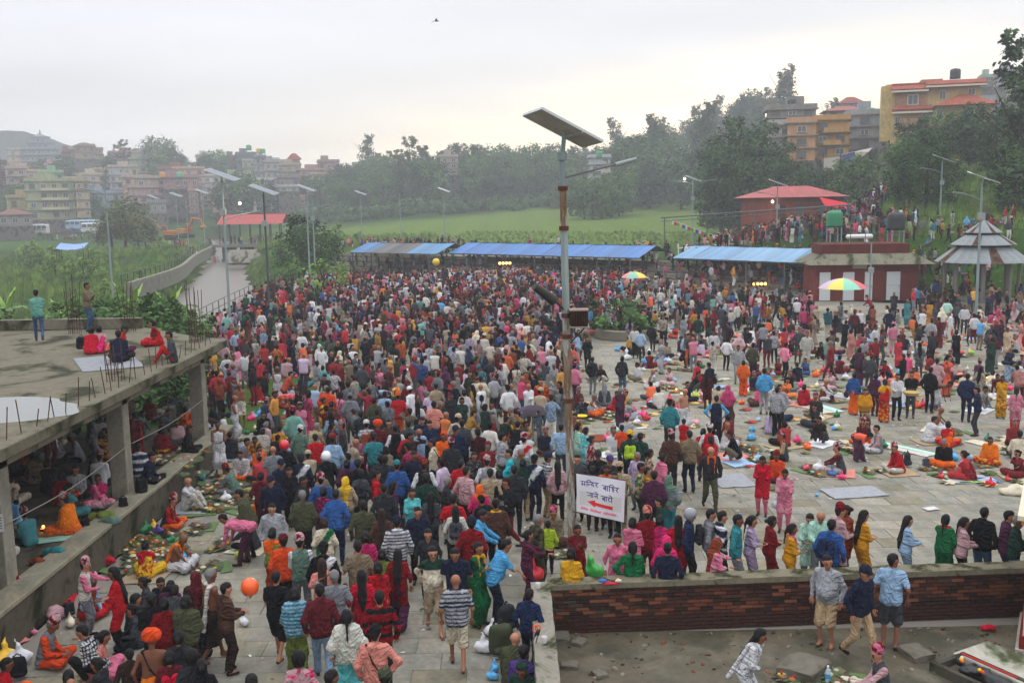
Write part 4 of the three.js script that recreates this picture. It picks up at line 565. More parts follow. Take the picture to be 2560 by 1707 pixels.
// ---------------------------------------------------------------- long roofs over the bathing steps
function tinSheet(w, l, wave = 0.018, n = 10) { const g = new THREE.PlaneGeometry(w, l, n * 2, 1).rotateX(-Math.PI / 2), p = g.attributes.position; for (let i = 0; i < p.count; i++) p.setY(i, wave * Math.sin((p.getX(i) / w) * n * 2 * Math.PI)); g.computeVertexNormals(); return g; }
function shelter(label, a, b, colors, ridge = 0.95, run = 3.1) {
  const L = Math.hypot(b.x - a.x, b.z - a.z), g = group('roof_shelter', label, 'shelter', V(a.x, 0, a.z), -Math.atan2(b.z - a.z, b.x - a.x), 'long tin roofs over the bathing steps'), n = Math.round(L / 1.0), w = L / n, sl = Math.atan2(ridge, run), sh = tinSheet(w * 1.02, Math.hypot(ridge, run) + 0.1);
  for (let i = 0; i < n; i++) { const q = ((i * 37 + 11) % 7) / 7 - 0.5, cc = new THREE.Color(colors[Math.floor(i / n * colors.length)]).offsetHSL(0, -0.12 * Math.abs(q), q * 0.09), m = part('roof_sheet', sh, mat('#' + cc.getHexString(), 0.6, { map: TX.stain }), g); m.position.set((i + 0.5) * w, 2.6 + ridge / 2 + (i % 2) * 0.01 + q * 0.008, -run / 2 + q * 0.05); m.rotation.x = sl + q * 0.006; m.rotation.z = q * 0.006; }
  const bs = tinSheet(w * 1.02, 2.2); for (let i = 0; i < n; i++) { const m = part('back_sheet', bs, mat('#6f6c68', 0.7, { map: TX.mottle }), g); m.position.set((i + 0.5) * w, 2.6 + ridge - 0.32, -run - 0.95); m.rotation.x = -0.32; }
  for (let x = 0.3; x < L; x += 3.6) { part('post', box(0.1, 2.6, 0.1, x, 1.28, -0.15), mat('#4b4f4e', 0.7), g); part('post', box(0.1, 2.4 + ridge, 0.1, x, 1.2 + ridge / 2, -run), mat('#4b4f4e', 0.7), g); part('rafter', bar(V(x, 2.54, -0.05), V(x, 2.5 + ridge, -run), 0.045, 5), mat('#4b4f4e', 0.7), g); }
  part('eave_beam', box(L, 0.1, 0.08, L / 2, 2.52, -0.12), mat('#55595a', 0.7), g); part('ridge_beam', box(L, 0.1, 0.1, L / 2, 2.5 + ridge, -run), mat('#55595a', 0.7), g);
}
{ const E = (u, v) => ov(u, v, 2.6);
  shelter('patched tin roof shelter with blue and bare grey sheets on posts', E(802, 579), E(1003, 583), ['#3f73a8', '#5d5a5c', '#5d5a5c', '#4f86b4', '#4f86b4']);
  shelter('longest blue tin roof shelter on posts beside the meadow', E(1030, 581), E(1468, 592), ['#3d74b8', '#3d74b8', '#4379bc']);
  shelter('pale blue tin roof shelter on posts next to the brick toilet block', E(1546, 592), E(1952, 607), ['#6f9cc6', '#7aa5cb', '#6b98c2']);
}
// stone steps and plinth between the shelters
{ const p = ov(1500, 640), g = group('stone_plinth', 'weathered stone plinth with steps between two blue roofs', 'plinth', p, -0.7); for (let i = 0; i < 5; i++) part('step', rbox(5.2 - i * 0.7, 0.4, 3.4 - i * 0.45, 0.04, 0, 0.2 + i * 0.39, -i * 0.3), i % 2 ? M.darkConcrete : M.oldConcrete, g); }
// ---------------------------------------------------------------- brick toilet block
{
  const a = ov(1872, 692), b = ov(2108, 690), L = a.distanceTo(b), g = group('toilet_block', 'red brick toilet block with four white doors', 'building', a, -Math.atan2(b.z - a.z, b.x - a.x)), brick = mat('#7c342b', 0.93, { map: TX.mottle });
  part('wall', box(L, 2.75, 4.2, L / 2, 1.375, -2.1), brick, g);
  for (const [u0, u1] of [[1882, 1907], [1936, 1962], [1986, 2004], [2036, 2067]]) { const x0 = (u0 - 1872) / 236 * L, x1 = (u1 - 1872) / 236 * L, d = part('door', rbox(x1 - x0, 2.1, 0.06, 0.015, (x0 + x1) / 2, 1.1, 0.02), mat('#c3c8c9', 0.6), g); part('handle', box(0.05, 0.14, 0.05, x1 - 0.1, 1.05, 0.07), M.steel, d); part('door_rail', box(x1 - x0 - 0.06, 0.04, 0.02, (x0 + x1) / 2, 1.15, 0.056), mat('#9fa5a6'), d); }
  const rf = new THREE.CylinderGeometry(0.72, 1, 0.75, 4, 1).rotateY(Math.PI / 4).scale((L + 1.6) / 1.414, 1, 5.6 / 1.414).translate(L / 2 + 0.2, 3.1, -2.1); part('roof', boxUV(rf.toNonIndexed()), mat('#7b7865', 0.95, { map: TX.grime }), g);
  part('parapet', box(L * 0.86, 0.75, 3.4, L / 2, 3.8, -2.3), mat('#6c3029', 0.93, { map: TX.mottle }), g); part('sign_plate', box(1.0, 0.3, 0.05, L * 0.43, 2.55, 0.03), mat('#9b948c', 0.8), g);
  for (let i = 0; i < 7; i++) part('rail_post', cyl(0.03, 0.03, 0.9, 5, 0.5 + i * (L - 1) / 6, 4.15, -0.7), mat('#3c4a44', 0.7), g); part('rail', bar(V(0.5, 4.95, -0.7), V(L - 0.5, 4.95, -0.7), 0.03), mat('#3c4a44', 0.7), g);
}
function tank(label, p, r, h, color) { const g = group('water_tank', label, 'water tank', p, 0, 'roof water tanks'); part('tank_body', new THREE.LatheGeometry([[0.01, 0], [r, 0], [r, h * 0.15], [r * 0.97, h * 0.18], [r, h * 0.22], [r, h * 0.45], [r * 0.97, h * 0.48], [r, h * 0.52], [r, h * 0.8], [r * 0.75, h * 0.93], [r * 0.3, h * 0.97], [r * 0.3, h], [0.01, h]].map(([x, y]) => new THREE.Vector2(x, y)), 20), mat(color, 0.55), g); for (const [x, z] of [[1, 1], [-1, 1], [1, -1], [-1, -1]]) part('stand_leg', box(0.08, 1.2, 0.08, x * r * 0.7, -0.6, z * r * 0.7), M.steel, g); return g; }
tank('round green plastic water tank standing on a stand', ovD(1917, 522, 78), 0.62, 1.35, '#1f7a52'); tank('round black plastic water tank standing on a stand', ovD(2059, 528, 78), 0.66, 1.45, '#202428');
{ const p = ovD(1975, 543, 74), g = group('pipe_tank', 'long white cylindrical water pipe tank above the brick toilets', 'water tank', p); part('tank_body', new THREE.CapsuleGeometry(0.17, 1.7, 6, 14).rotateZ(Math.PI / 2), M.white, g); for (const x of [-0.7, 0.7]) part('stand_leg', box(0.07, 0.9, 0.07, x, -0.45, 0), M.steel, g); }
// ---------------------------------------------------------------- tiered tin shelter
{
  const p = ov(2252, 705), g = group('tiered_shelter', 'open shelter with three tiers of rusty tin roof', 'shelter', V(p.x, 0, p.z)), eight = 8, tin = [mat('#8b9294', 0.7, { map: TX.mottle }), mat('#868c8e', 0.7, { map: TX.mottle }), mat('#97806f', 0.85, { map: TX.rust })];
  for (const [y0, r0, y1, r1] of [[3.15, 3.05, 4.15, 1.75], [4.3, 2.1, 4.95, 1.1], [5.1, 1.2, 5.95, 0.06]]) for (let i = 0; i < 24; i++) { const a = i / 24 * 2 * Math.PI, b = (i + 1) / 24 * 2 * Math.PI, gg = new THREE.BufferGeometry(), f = (r, y, t) => [Math.cos(t) * r, y, Math.sin(t) * r]; gg.setAttribute('position', new THREE.Float32BufferAttribute([...f(r0, y0, a), ...f(r1, y1, a), ...f(r0, y0, b), ...f(r0, y0, b), ...f(r1, y1, a), ...f(r1, y1, b)], 3)); gg.setAttribute('uv', new THREE.Float32BufferAttribute([0, 0, 0, 1, 0.3, 0, 0.3, 0, 0, 1, 0.3, 1], 2)); gg.computeVertexNormals(); part('roof_sheet', gg, tin[(i * 7 + Math.floor(y0)) % 5 === 0 ? 2 : i % 2], g); }
  for (const [y, r] of [[4.2, 1.7], [5.0, 1.0]]) part('neck', cyl(r, r, 0.35, 16, 0, y - 0.2, 0, true), mat('#3b3a38', 0.9), g);
  for (let i = 0; i < eight; i++) { const a = (i + 0.5) / eight * 2 * Math.PI; part('post', cyl(0.14, 0.14, 3.2, 8, Math.cos(a) * 2.3, 0, Math.sin(a) * 2.3), mat('#6f6a64', 0.9), g); }
  part('plinth', cyl(2.9, 2.8, 0.5, 24, 0, 0, 0), M.oldConcrete, g); part('finial', cyl(0.08, 0.02, 0.4, 8, 0, 5.9, 0), M.steel, g);
}
// ---------------------------------------------------------------- sunshades, planter
function umbrella(label, p, r, h, colors) {
  const g = group('sunshade', label, 'umbrella', p); part('pole', cyl(0.03, 0.03, h, 8), M.steel, g);
  colors.forEach((c, i) => { const a = i / colors.length * 2 * Math.PI + 0.3, b = (i + 1) / colors.length * 2 * Math.PI + 0.3, pos = [], ix = [], n = 5; for (let k = 0; k <= n; k++) { const t = k / n, rr = r * t, y = h + r * 0.42 * (1 - t * t * 0.9) - r * 0.4 + (k === n ? -0.05 : 0); for (let j = 0; j <= 4; j++) { const q = lerp(a, b, j / 4), sag = 1 - 0.05 * t * Math.sin(j / 4 * Math.PI); pos.push(Math.cos(q) * rr * sag, y, Math.sin(q) * rr * sag); } } for (let k = 0; k < n; k++) for (let j = 0; j < 4; j++) { const o = k * 5 + j; ix.push(o, o + 1, o + 5, o + 1, o + 6, o + 5); } const gg = new THREE.BufferGeometry(); gg.setAttribute('position', new THREE.Float32BufferAttribute(pos, 3)); gg.setIndex(ix); gg.computeVertexNormals(); part('canopy_panel', gg, mat(c, 0.8), g); });
  for (let i = 0; i < colors.length; i++) { const a = i / colors.length * 2 * Math.PI + 0.3; part('rib', bar(V(0, h + r * 0.0, 0), V(Math.cos(a) * r * 0.97, h - r * 0.34, Math.sin(a) * r * 0.97), 0.012, 4), M.steel, g); } part('tip', cyl(0.03, 0.01, 0.14, 6, 0, h + r * 0.02, 0), M.white, g);
}
umbrella('large sunshade with yellow mint red and lilac panels', ov(1935, 722), 1.55, 2.35, ['#cc6468', '#84c2a6', '#d3c75e', '#bfa6b8', '#cfa9a9', '#c9b0bc', '#d68a8a', '#cf6a6a']); umbrella('faded striped sunshade standing in the packed crowd', ov(1457, 690), 1.0, 2.2, ['#d9c25a', '#7fb5a0', '#d9837a', '#7fb5b0', '#d98f7e', '#d9c66a']); umbrella('small plum coloured umbrella open over seated worshippers', ov(1225, 1010).setY(0), 0.55, 1.15, ['#33202e', '#2d1c2a', '#38243a', '#2b1a26', '#33202e', '#2d1c2a']);
{ const p = ov(1436, 774), g = group('planter', 'round stone planter ring holding a green bush on the square', 'planter', V(p.x, 0, p.z)), pts = [[1.72, 0], [1.78, 0.04], [1.78, 0.5], [1.74, 0.56], [1.5, 0.56], [1.46, 0.5], [1.46, 0.3]].map(([x, y]) => new THREE.Vector2(x, y)); part('ring', new THREE.LatheGeometry(pts, 36), M.oldConcrete, g); part('soil', cyl(1.47, 1.47, 0.05, 30, 0, 0.32, 0), mat('#4a3d30', 0.98), g); }
// ---------------------------------------------------------------- red brick house on the terrace, with awning and lamp
{
  const a = ovD(1776, 522, 114), b = ovD(1932, 518, 118), y0 = Math.min(a.y, b.y) - 1.5, L = Math.hypot(b.x - a.x, b.z - a.z), g = group('red_house', 'low red brick house with red hipped tin roof on the terrace', 'house', V(a.x, y0, a.z), -Math.atan2(b.z - a.z, b.x - a.x)), br = mat('#8d4a3e', 0.93, { map: TX.mottle });
  part('wall', box(L, 5.0, 6, L / 2, 2.5, -3), br, g); const rf = new THREE.CylinderGeometry(0.3, 1, 1.3, 4, 1).rotateY(Math.PI / 4).scale((L + 1.4) / 1.414, 1, 7.4 / 1.414).translate(L / 2, 5.6, -3); part('roof', boxUV(rf.toNonIndexed()), mat('#b04d49', 0.7, { map: TX.mottle }), g);
  for (const x of [0.38, 0.72]) { const w = part('window', box(1.0, 1.2, 0.06, L * x, 3.4, 0.02), M.glass, g); part('frame', box(1.2, 0.1, 0.1, L * x, 4.05, 0.03), mat('#5a3a30'), w); part('sill', box(1.2, 0.1, 0.16, L * x, 2.77, 0.05), mat('#6b5a50'), w); }
  part('door', box(1.1, 2.2, 0.08, L * 0.12, 3.0, 0.02), mat('#4a2e28'), g);
  const aw = group('awning', 'bright red slanting cloth awning beside the red house', 'awning', ovD(1928, 470, 110)), ag = new THREE.PlaneGeometry(3.9, 2.6, 8, 4).rotateX(-Math.PI / 2 + 0.35).rotateZ(-0.22); part('cloth', ag, mat('#c22732', 0.85), aw); for (const x of [-1.8, 1.8]) part('pole', cyl(0.04, 0.04, 3.2, 6, x, -3.2 - x * 0.2, 0.9), M.steel, aw);
}
function litLamp(label, p, r = 0.12, power = 6) { const g = group('lit_lamp', label, 'lamp', p); part('bulb', new THREE.SphereGeometry(r, 12, 8), new THREE.MeshStandardMaterial({ color: 0xffffff, emissive: new THREE.Color(1, 0.92, 0.75), emissiveIntensity: 4 }), g); part('socket', cyl(0.06, 0.06, 0.2, 8, 0, r, 0), M.steel, g); const l = new THREE.PointLight(new THREE.Color(1, 0.85, 0.6), power); l.castShadow = true; l.shadow.radius = 4; g.add(l); }
litLamp('bright bulb glowing on the red house corner', ovD(1775, 463, 111.2), 0.16, 14); litLamp('small lit lamp under the arm of a tall pole', ovD(550, 467, 60), 0.09, 3); litLamp('lit lamp hanging at the double armed pole', ovD(1573, 411, 112), 0.14, 5);
// prayer flags and a frame of white poles by the steps
{
  const fl = [['#2f4aa8'], ['#c9c9cd'], ['#b82a34'], ['#3a8a52'], ['#d9b93a']]; const g = group('prayer_flags', 'string of small coloured prayer flags hung across the steps', 'flags', V(0, 0, 0)), a = ovD(1540, 505, 98), b = ovD(1800, 560, 92), mid = a.clone().lerp(b, 0.5).add(V(0, -0.6, 0)), cv = new THREE.CatmullRomCurve3([a, mid, b]);
  part('string', new THREE.TubeGeometry(cv, 30, 0.015, 4), mat('#d0d0d0'), g); for (let i = 1; i < 40; i++) { const p = cv.getPoint(i / 40), f = new THREE.PlaneGeometry(0.3, 0.34, 2, 2).rotateY(0.6 + 0.4 * Math.sin(i * 2.3)); f.translate(p.x, p.y - 0.19, p.z); part('flag', f, mat(fl[i % 5][0], 0.9), g); }
  const h = group('gate_frame', 'dark pipe gantry spanning the steps above the crowd', 'gantry', V(0, 0, 0)), c = ovD(1518, 500, 96), d = ovD(1960, 470, 92); part('beam', bar(c, d, 0.07, 6), mat('#565a58', 0.7), h); part('beam', bar(c.clone().add(V(0, -0.35, 0)), d.clone().add(V(0, -0.35, 0)), 0.04, 6), mat('#565a58', 0.7), h); for (const t of [0.02, 0.25, 0.5, 0.75, 0.98]) { const p = c.clone().lerp(d, t); part('post', bar(V(p.x, 0, p.z), p, 0.06, 6), mat('#565a58', 0.7), h); }
  const w = group('white_frame', 'crooked frame of white poles standing by the steps', 'frame', V(0, 0, 0)), q = (u, v) => ovD(u, v, 95); for (const [p1, p2] of [[[1690, 545], [1640, 590]], [[1690, 545], [1725, 592]], [[1560, 570], [1690, 560]], [[1558, 560], [1560, 610]], [[1655, 575], [1640, 600]]]) part('pole', bar(q(...p1), q(...p2), 0.07, 6), M.white, w);
  const t = group('painted_tree_shrine', 'dark stone shrine daubed with red powder between the shelters', 'shrine', V(0, 0, 0)), s = ov(1690, 655); part('mound', solid([cap(V(0, 0.2, 0), V(0, 1.9, 0), 1.5, 0.8), cap(V(-1, 0.2, 0.3), V(-0.6, 1.2, 0), 0.9, 0.6)], 0.2, 0.12, (x, y, z, d) => d + 0.12 * NZ(x * 2, y * 2, z * 2), paint('#3a3330', '#6d2622', 'floral', 4)).translate(s.x, 0, s.z), vcol, t);
}
// ---------------------------------------------------------------- trees, shrubs, grass
const leafMat = new THREE.MeshPhysicalMaterial({ specularIntensity: 0.25, vertexColors: true, roughness: 0.85, side: THREE.DoubleSide }), barkMat = mat('#4a4036', 0.95, { map: TX.mottle });
// lobes: [x, y, z, rx, ry, rz] in metres; n leaves of size s; colours from dark to light are the leaf's own, picked at random
function crownGeo(lobes, n, s, cols, seed, droop = 0) {
  const r = rngOf(seed), pos = new Float32Array(n * 18), nor = new Float32Array(n * 18), cl = new Float32Array(n * 18), cs = cols.map((c) => new THREE.Color(c)), t = new THREE.Color(), a = V(0, 0, 0), b = V(0, 0, 0), nn = V(0, 0, 0);
  const clumps = []; for (const l of lobes) { const m = Math.max(5, Math.round(l[3] * l[4] * 3.2 + 6)); for (let i = 0; i < m; i++) { const u = V(r() - 0.5, r() - 0.5, r() - 0.5).normalize().multiplyScalar(0.55 + 0.45 * r()); clumps.push([l[0] + u.x * l[3], l[1] + u.y * l[4], l[2] + u.z * l[5], (0.26 + 0.2 * r()) * Math.min(l[3], l[4]), r(), u]); } }
  for (let i = 0; i < n; i++) {
    const c = clumps[Math.floor(r() * clumps.length)], u = V(r() - 0.5, r() - 0.5, r() - 0.5).normalize().multiplyScalar(Math.pow(r(), 0.4) * c[3] * 1.15), x = c[0] + u.x, y = c[1] + u.y - droop * r(), z = c[2] + u.z, k = s * (0.6 + 0.8 * r());
    nn.set(r() - 0.5 + c[5].x * 0.5 + u.x * 0.3, r() * 0.9 + 0.1, r() - 0.5 + c[5].z * 0.5 + u.z * 0.3).normalize(); a.set(r() - 0.5, r() - 0.5 - droop, r() - 0.5).cross(nn).normalize().multiplyScalar(k); b.crossVectors(nn, a).multiplyScalar(0.55 + 0.35 * r());
    const q = [[-1, 0], [0, -1], [1, 0], [-1, 0], [1, 0], [0, 1]]; t.copy(cs[Math.floor(c[4] * cs.length)]).lerp(cs[Math.floor(r() * cs.length)], 0.45).multiplyScalar(0.8 + 0.4 * r());
    q.forEach(([p, w], j) => { const o = i * 18 + j * 3; pos[o] = x + a.x * p * 0.5 + b.x * w * 0.5; pos[o + 1] = y + a.y * p * 0.5 + b.y * w * 0.5; pos[o + 2] = z + a.z * p * 0.5 + b.z * w * 0.5; nor[o] = nn.x; nor[o + 1] = nn.y; nor[o + 2] = nn.z; cl[o] = t.r; cl[o + 1] = t.g; cl[o + 2] = t.b; });
  }
  const g = new THREE.BufferGeometry(); g.setAttribute('position', new THREE.BufferAttribute(pos, 3)); g.setAttribute('normal', new THREE.BufferAttribute(nor, 3)); g.setAttribute('color', new THREE.BufferAttribute(cl, 3)); return g;
}
function trunkGeo(h, r, limbs, seed) { const q = rngOf(seed), out = [bar(V(0, -0.4, 0), V(0.1 * r, h * 0.55, 0), r, 8, r * 0.7), bar(V(0.1 * r, h * 0.55, 0), V((q() - 0.5) * h * 0.1, h, (q() - 0.5) * h * 0.1), r * 0.7, 7, r * 0.3)]; for (let i = 0; i < limbs; i++) { const a = i / limbs * 6.28 + q(), y = h * (0.4 + 0.35 * q()); out.push(bar(V(0, y, 0), V(Math.cos(a) * h * 0.32, y + h * (0.22 + 0.2 * q()), Math.sin(a) * h * 0.32), r * 0.4, 6, r * 0.12)); } return merged(out); }
const GREEN = { dark: ['#33452b', '#3f5533', '#4a6239', '#2c3d26'], mid: ['#445c33', '#52703b', '#5d7d41', '#3a502e'], light: ['#5f7c38', '#728f42', '#4f6b32', '#86a04e'], olive: ['#4c5632', '#5c6638', '#3e4a2c', '#6b7442'] };
function makeTree(name, lobes, n, s, pal, h, r, seed, limbs = 6, droop = 0) { const g = new THREE.Group(); g.name = name; part('trunk', trunkGeo(h, r, limbs, seed), barkMat, g); part('crown', crownGeo(lobes, n, s, GREEN[pal], seed, droop), leafMat, g); return g; }
const TREES = {
  broad: makeTree('broadleaf_tree', [[0, 9, 0, 4.5, 3.5, 4.5], [-3, 7.5, 1, 3, 2.5, 3], [3.2, 8, -1, 3, 2.6, 3], [0.5, 11.8, 0.5, 2.8, 2.2, 2.8], [1, 6, 3, 2.6, 2, 2.4], [-1, 3, 0.5, 3.4, 2.4, 3.2], [2.4, 2.6, -0.6, 2.4, 2, 2.4]], 3600, 0.6, 'dark', 11, 0.38, 11),
  round: makeTree('broadleaf_tree', [[0, 8, 0, 5, 4.5, 5], [-2, 11, 1, 3.2, 2.6, 3.2], [2.6, 10.5, 0, 2.8, 2.6, 3], [-3.5, 6, -1, 2.4, 2.2, 2.4], [3.6, 5.6, 1.5, 2.6, 2.4, 2.4], [0.6, 2.8, 0.5, 3.6, 2.4, 3.4], [-2.8, 2.6, -0.6, 2.4, 2, 2.4]], 4000, 0.58, 'mid', 10.5, 0.42, 12),
  big: makeTree('broadleaf_tree', [[0, 8, 0, 5, 4.2, 5], [-2.4, 11, 1, 3, 2.4, 3], [2.6, 10.4, 0, 2.8, 2.4, 3], [-4, 6.4, -1, 2.6, 2.2, 2.4], [4, 6, 1.5, 2.6, 2.4, 2.4], [0.6, 3.2, 0.5, 4, 2.6, 3.6], [0.4, 12.4, -0.6, 1.9, 1.4, 1.9], [-3.2, 3.2, 0.6, 2.6, 2.2, 2.4]], 11000, 0.36, 'dark', 10.5, 0.42, 52),
  tall: makeTree('tall_tree', [[0, 11, 0, 2.8, 3, 2.8], [0.6, 15.2, 0, 2.2, 2.6, 2.2], [-1.6, 8.4, 0.6, 2.2, 2.2, 2.2], [1.5, 18, 0, 1.4, 1.6, 1.4], [0, 4.6, 0, 2.2, 2.6, 2.2]], 3000, 0.54, 'dark', 16, 0.34, 13),
  open: makeTree('open_crowned_tree', [[-3, 11.5, 0, 2.4, 1.1, 2], [2.6, 12.4, 0.4, 2.6, 1.0, 2.2], [0, 14, 0, 2, 1.2, 2], [3.4, 9.6, -0.6, 1.7, 0.9, 1.6], [-2.4, 9.2, 0.8, 1.8, 0.9, 1.6]], 2300, 0.42, 'olive', 13, 0.3, 14, 9),
  bushy: makeTree('bushy_tree', [[0, 3.4, 0, 3.4, 2.6, 3.2], [-2, 2.6, 0.8, 2.2, 1.9, 2], [2.2, 2.8, 0.4, 2.2, 2, 2.2], [0.3, 5, 0, 2.2, 1.3, 2]], 5200, 0.26, 'dark', 4, 0.24, 15, 6),
  shrub: makeTree('shrub', [[0, 0.9, 0, 1.2, 0.9, 1.1], [0.7, 0.7, 0.3, 0.8, 0.65, 0.8], [-0.7, 0.75, -0.2, 0.8, 0.7, 0.8]], 1300, 0.19, 'mid', 1.2, 0.05, 16, 5),
  pale: makeTree('shrub', [[0, 1.3, 0, 1.4, 1.2, 1.3], [0.8, 0.9, 0.4, 1, 0.8, 0.9], [-0.8, 0.9, -0.3, 1, 0.8, 0.9], [0.2, 2.3, 0, 0.7, 0.6, 0.7]], 1800, 0.2, 'light', 2, 0.07, 17, 6),
  thicket: makeTree('thicket_shrub', [[0, 1.4, 0, 1.5, 1.3, 1.4], [1.1, 1.1, 0.4, 1.2, 1.0, 1.1], [-1.1, 1.2, -0.3, 1.2, 1.0, 1.1], [0.2, 2.4, 0.2, 0.9, 0.7, 0.9]], 3400, 0.16, 'mid', 2, 0.06, 27, 6),
  willow: makeTree('drooping_tree', [[0, 4.2, 0, 2.4, 2.2, 2.2], [-1.4, 3, 0.4, 1.6, 1.8, 1.5], [1.5, 3, -0.3, 1.6, 1.8, 1.5]], 3000, 0.3, 'olive', 4.6, 0.2, 18, 6, 0.8),
  cypress: makeTree('cypress_tree', [[0, 3, 0, 1.1, 2.4, 1.1], [0, 6.5, 0, 0.9, 2.6, 0.9], [0, 9.6, 0, 0.5, 1.8, 0.5]], 1800, 0.34, 'dark', 9, 0.2, 19, 3),
};
function plant(kind, x, z, scale, label, grp, turn, y) { const o = copyOf(TREES[kind], label, V(x, (y ?? landY(x, z)) - 0.1, z), turn ?? (x * 7.3 + z * 3.1) % 6.28, scale); tag(o, label, kind === 'shrub' || kind === 'pale' || kind === 'thicket' ? 'shrub' : 'tree', grp); return o; }
const PX = (u, D) => (u * OV - 1280) / FPX * D;      // side position of an overview column at a depth
{
  const r = rngOf(41);
  // the wood behind the meadow
  const wood = [];
  for (let u = 760; u < 1480; u += 17) for (let k = 0; k < 2; k++) wood.push([u + r() * 14, 320 + k * 45 + r() * 30, k]);
  for (const [u, D, k] of wood) { const x = PX(u, D), kind = ['broad', 'round', 'tall', 'broad', 'round'][Math.floor(r() * 5)], t = ramp(u, [[760, 0.75], [840, 0.95], [960, 1.12], [1120, 1.18], [1250, 1.12], [1330, 1.0], [1400, 0.85], [1480, 0.85]]) * (0.88 + 0.3 * r()); plant(kind, x, -D, t * (k ? 0.98 : 0.84) * (kind === 'tall' ? 0.82 : 1.15), kind === 'tall' ? 'tall slim hazy tree in the wood behind the meadow' : 'hazy broad tree in the wood behind the meadow', 'trees in the wood behind the meadow'); }
  for (const [u, D, s] of [[952, 330, 1.6], [1105, 350, 1.35]]) plant('open', PX(u, D), -D, s, 'open crowned tree rising above the hazy wood', 'open trees above the wood');
  // lower thicket along the far meadow edge
  for (let u = 700; u < 1540; u += 14) { const D = 292 + r() * 24, x = PX(u, D); plant('shrub', x, -D, 1.8 + 1.6 * r(), 'hazy thicket shrub along the far meadow edge', 'thicket at the meadow edge'); }
  // wooded hill to the side of the meadow
  for (let i = 0; i < 58; i++) { const u = 1390 + r() * 420, D = 250 + r() * 150, x = PX(u, D); plant(['round', 'broad', 'tall', 'broad'][i % 4], x, -D, 1.0 + 0.5 * r(), i % 4 === 2 ? 'tall slim tree on the wooded hill beyond the lamp poles' : 'dense broad tree on the wooded hill beyond the lamp poles', 'trees on the wooded hill'); }
  // big trees before the orange and yellow houses
  for (const [u, D, s, k, l] of [[1700, 150, 1.28, 'big', 'great dark tree standing before the orange house'], [1660, 160, 1.0, 'big', 'dark tree at the edge of the meadow below the great tree'], [1752, 145, 1.05, 'big', 'dark broad tree beside the great tree below the orange house'], [1800, 138, 0.8, 'big', 'low dense tree behind the red house roof'], [1850, 140, 0.72, 'big', 'round tree beneath the orange house wall'], [1905, 140, 0.62, 'broad', 'small tree below the white tent'], [1960, 132, 0.6, 'round', 'bushy tree beside the stair path below the tent']]) plant(k, PX(u, D), -D, s, l);
  for (const [u, D, s] of [[1345, 236, 0.75], [1365, 232, 0.7], [1385, 235, 0.7], [1408, 238, 0.8], [1425, 245, 0.85]]) plant('round', PX(u, D), -D, s, 'hazy tree hiding the foot of the pale blue tower', 'trees before the pale blue tower');
  for (const [u, v, D, s, k, l] of [[2345, 300, 95, 0.85, 'tall', 'tall dark tree at the slope top beside the yellow house'], [2110, 385, 125, 0.6, 'big', 'bushy tree on the terrace beneath the yellow house'], [2165, 370, 128, 0.62, 'round', 'light bushy tree in front of the yellow house'], [2225, 375, 125, 0.6, 'broad', 'garden tree beside the fire on the slope'], [2300, 395, 110, 0.55, 'big', 'dark bush tree at the slope top above the mats'], [2070, 420, 105, 0.5, 'round', 'bush tree leaning over the stair path'], [2130, 440, 98, 0.55, 'big', 'dark tree standing on the grass slope'], [2335, 400, 88, 0.5, 'broad', 'leafy tree on the slope above the tin shelter']]) { const p = ovD(u, v, D), gy = landY(p.x, p.z); plant(k, p.x, p.z, s, l, null, null, Math.min(gy, p.y)); }
  for (let i = 0; i < 34; i++) { const s = 34 + r() * 70, q = 52 + r() * 40, p = gpt(q, s); plant(r() < 0.6 ? 'shrub' : 'pale', p.x, p.z, 1.6 + 1.6 * r(), 'rank green shrub on the steep slope beside the stair path', 'shrubs on the slope'); }
  for (let i = 0; i < 26; i++) { const u = 1880 + r() * 480, D = 230 + r() * 110, x = PX(u, D); plant(['round', 'broad', 'tall'][i % 3], x, -D, 0.8 + 0.4 * r(), 'hazy tree on the built up hill behind the yellow house', 'trees on the hill behind the yellow house'); }
  // trees among the town houses
  for (const [u, v, D, s, k, l] of [[285, 370, 430, 1.25, 'open', 'umbrella shaped tree on the town ridge'], [365, 380, 420, 1.5, 'round', 'large round tree on the town ridge beside pale houses'], [395, 385, 425, 1.2, 'broad', 'second round tree on the town ridge'], [495, 385, 420, 1.15, 'round', 'round tree on the ridge near the grey block'], [455, 390, 420, 0.6, 'round', 'small round tree on the ridge'], [240, 405, 380, 1.2, 'cypress', 'dark cypress standing on the town hill'], [140, 400, 400, 1.1, 'broad', 'tree on the hill below the tiered monastery'], [30, 440, 330, 0.9, 'round', 'tree between houses at the foot of the town hill'], [560, 450, 330, 1.2, 'round', 'tree behind the red roofed pavilion'], [520, 460, 310, 1.1, 'broad', 'broad tree beside the red roofed pavilion'], [610, 465, 330, 1.0, 'broad', 'broad tree behind the blue roofed shed'], [205, 450, 300, 0.8, 'round', 'tree behind the bus park'], [700, 440, 360, 0.9, 'broad', 'tree below the pink terraced houses'], [735, 455, 340, 1.0, 'round', 'round tree at the end of the house row'], [780, 430, 370, 1.1, 'broad', 'tree at the corner where town meets wood'], [845, 400, 400, 1.3, 'tall', 'tall tree at the corner where town meets wood']]) { const p = ovD(u, v, D), gy = landY(p.x, p.z); plant(k, p.x, p.z, s, l, null, null, gy); }
  for (let i = 0; i < 24; i++) { const u = 100 + r() * 620, D = 400 + r() * 80, x = PX(u, D); plant(['round', 'broad', 'bushy', 'bushy'][i % 4], x, -D, 0.55 + 0.5 * r(), i % 4 > 1 ? 'low bushy tree filling the town hillside' : 'broad tree filling the town hillside', 'trees between the town houses'); }
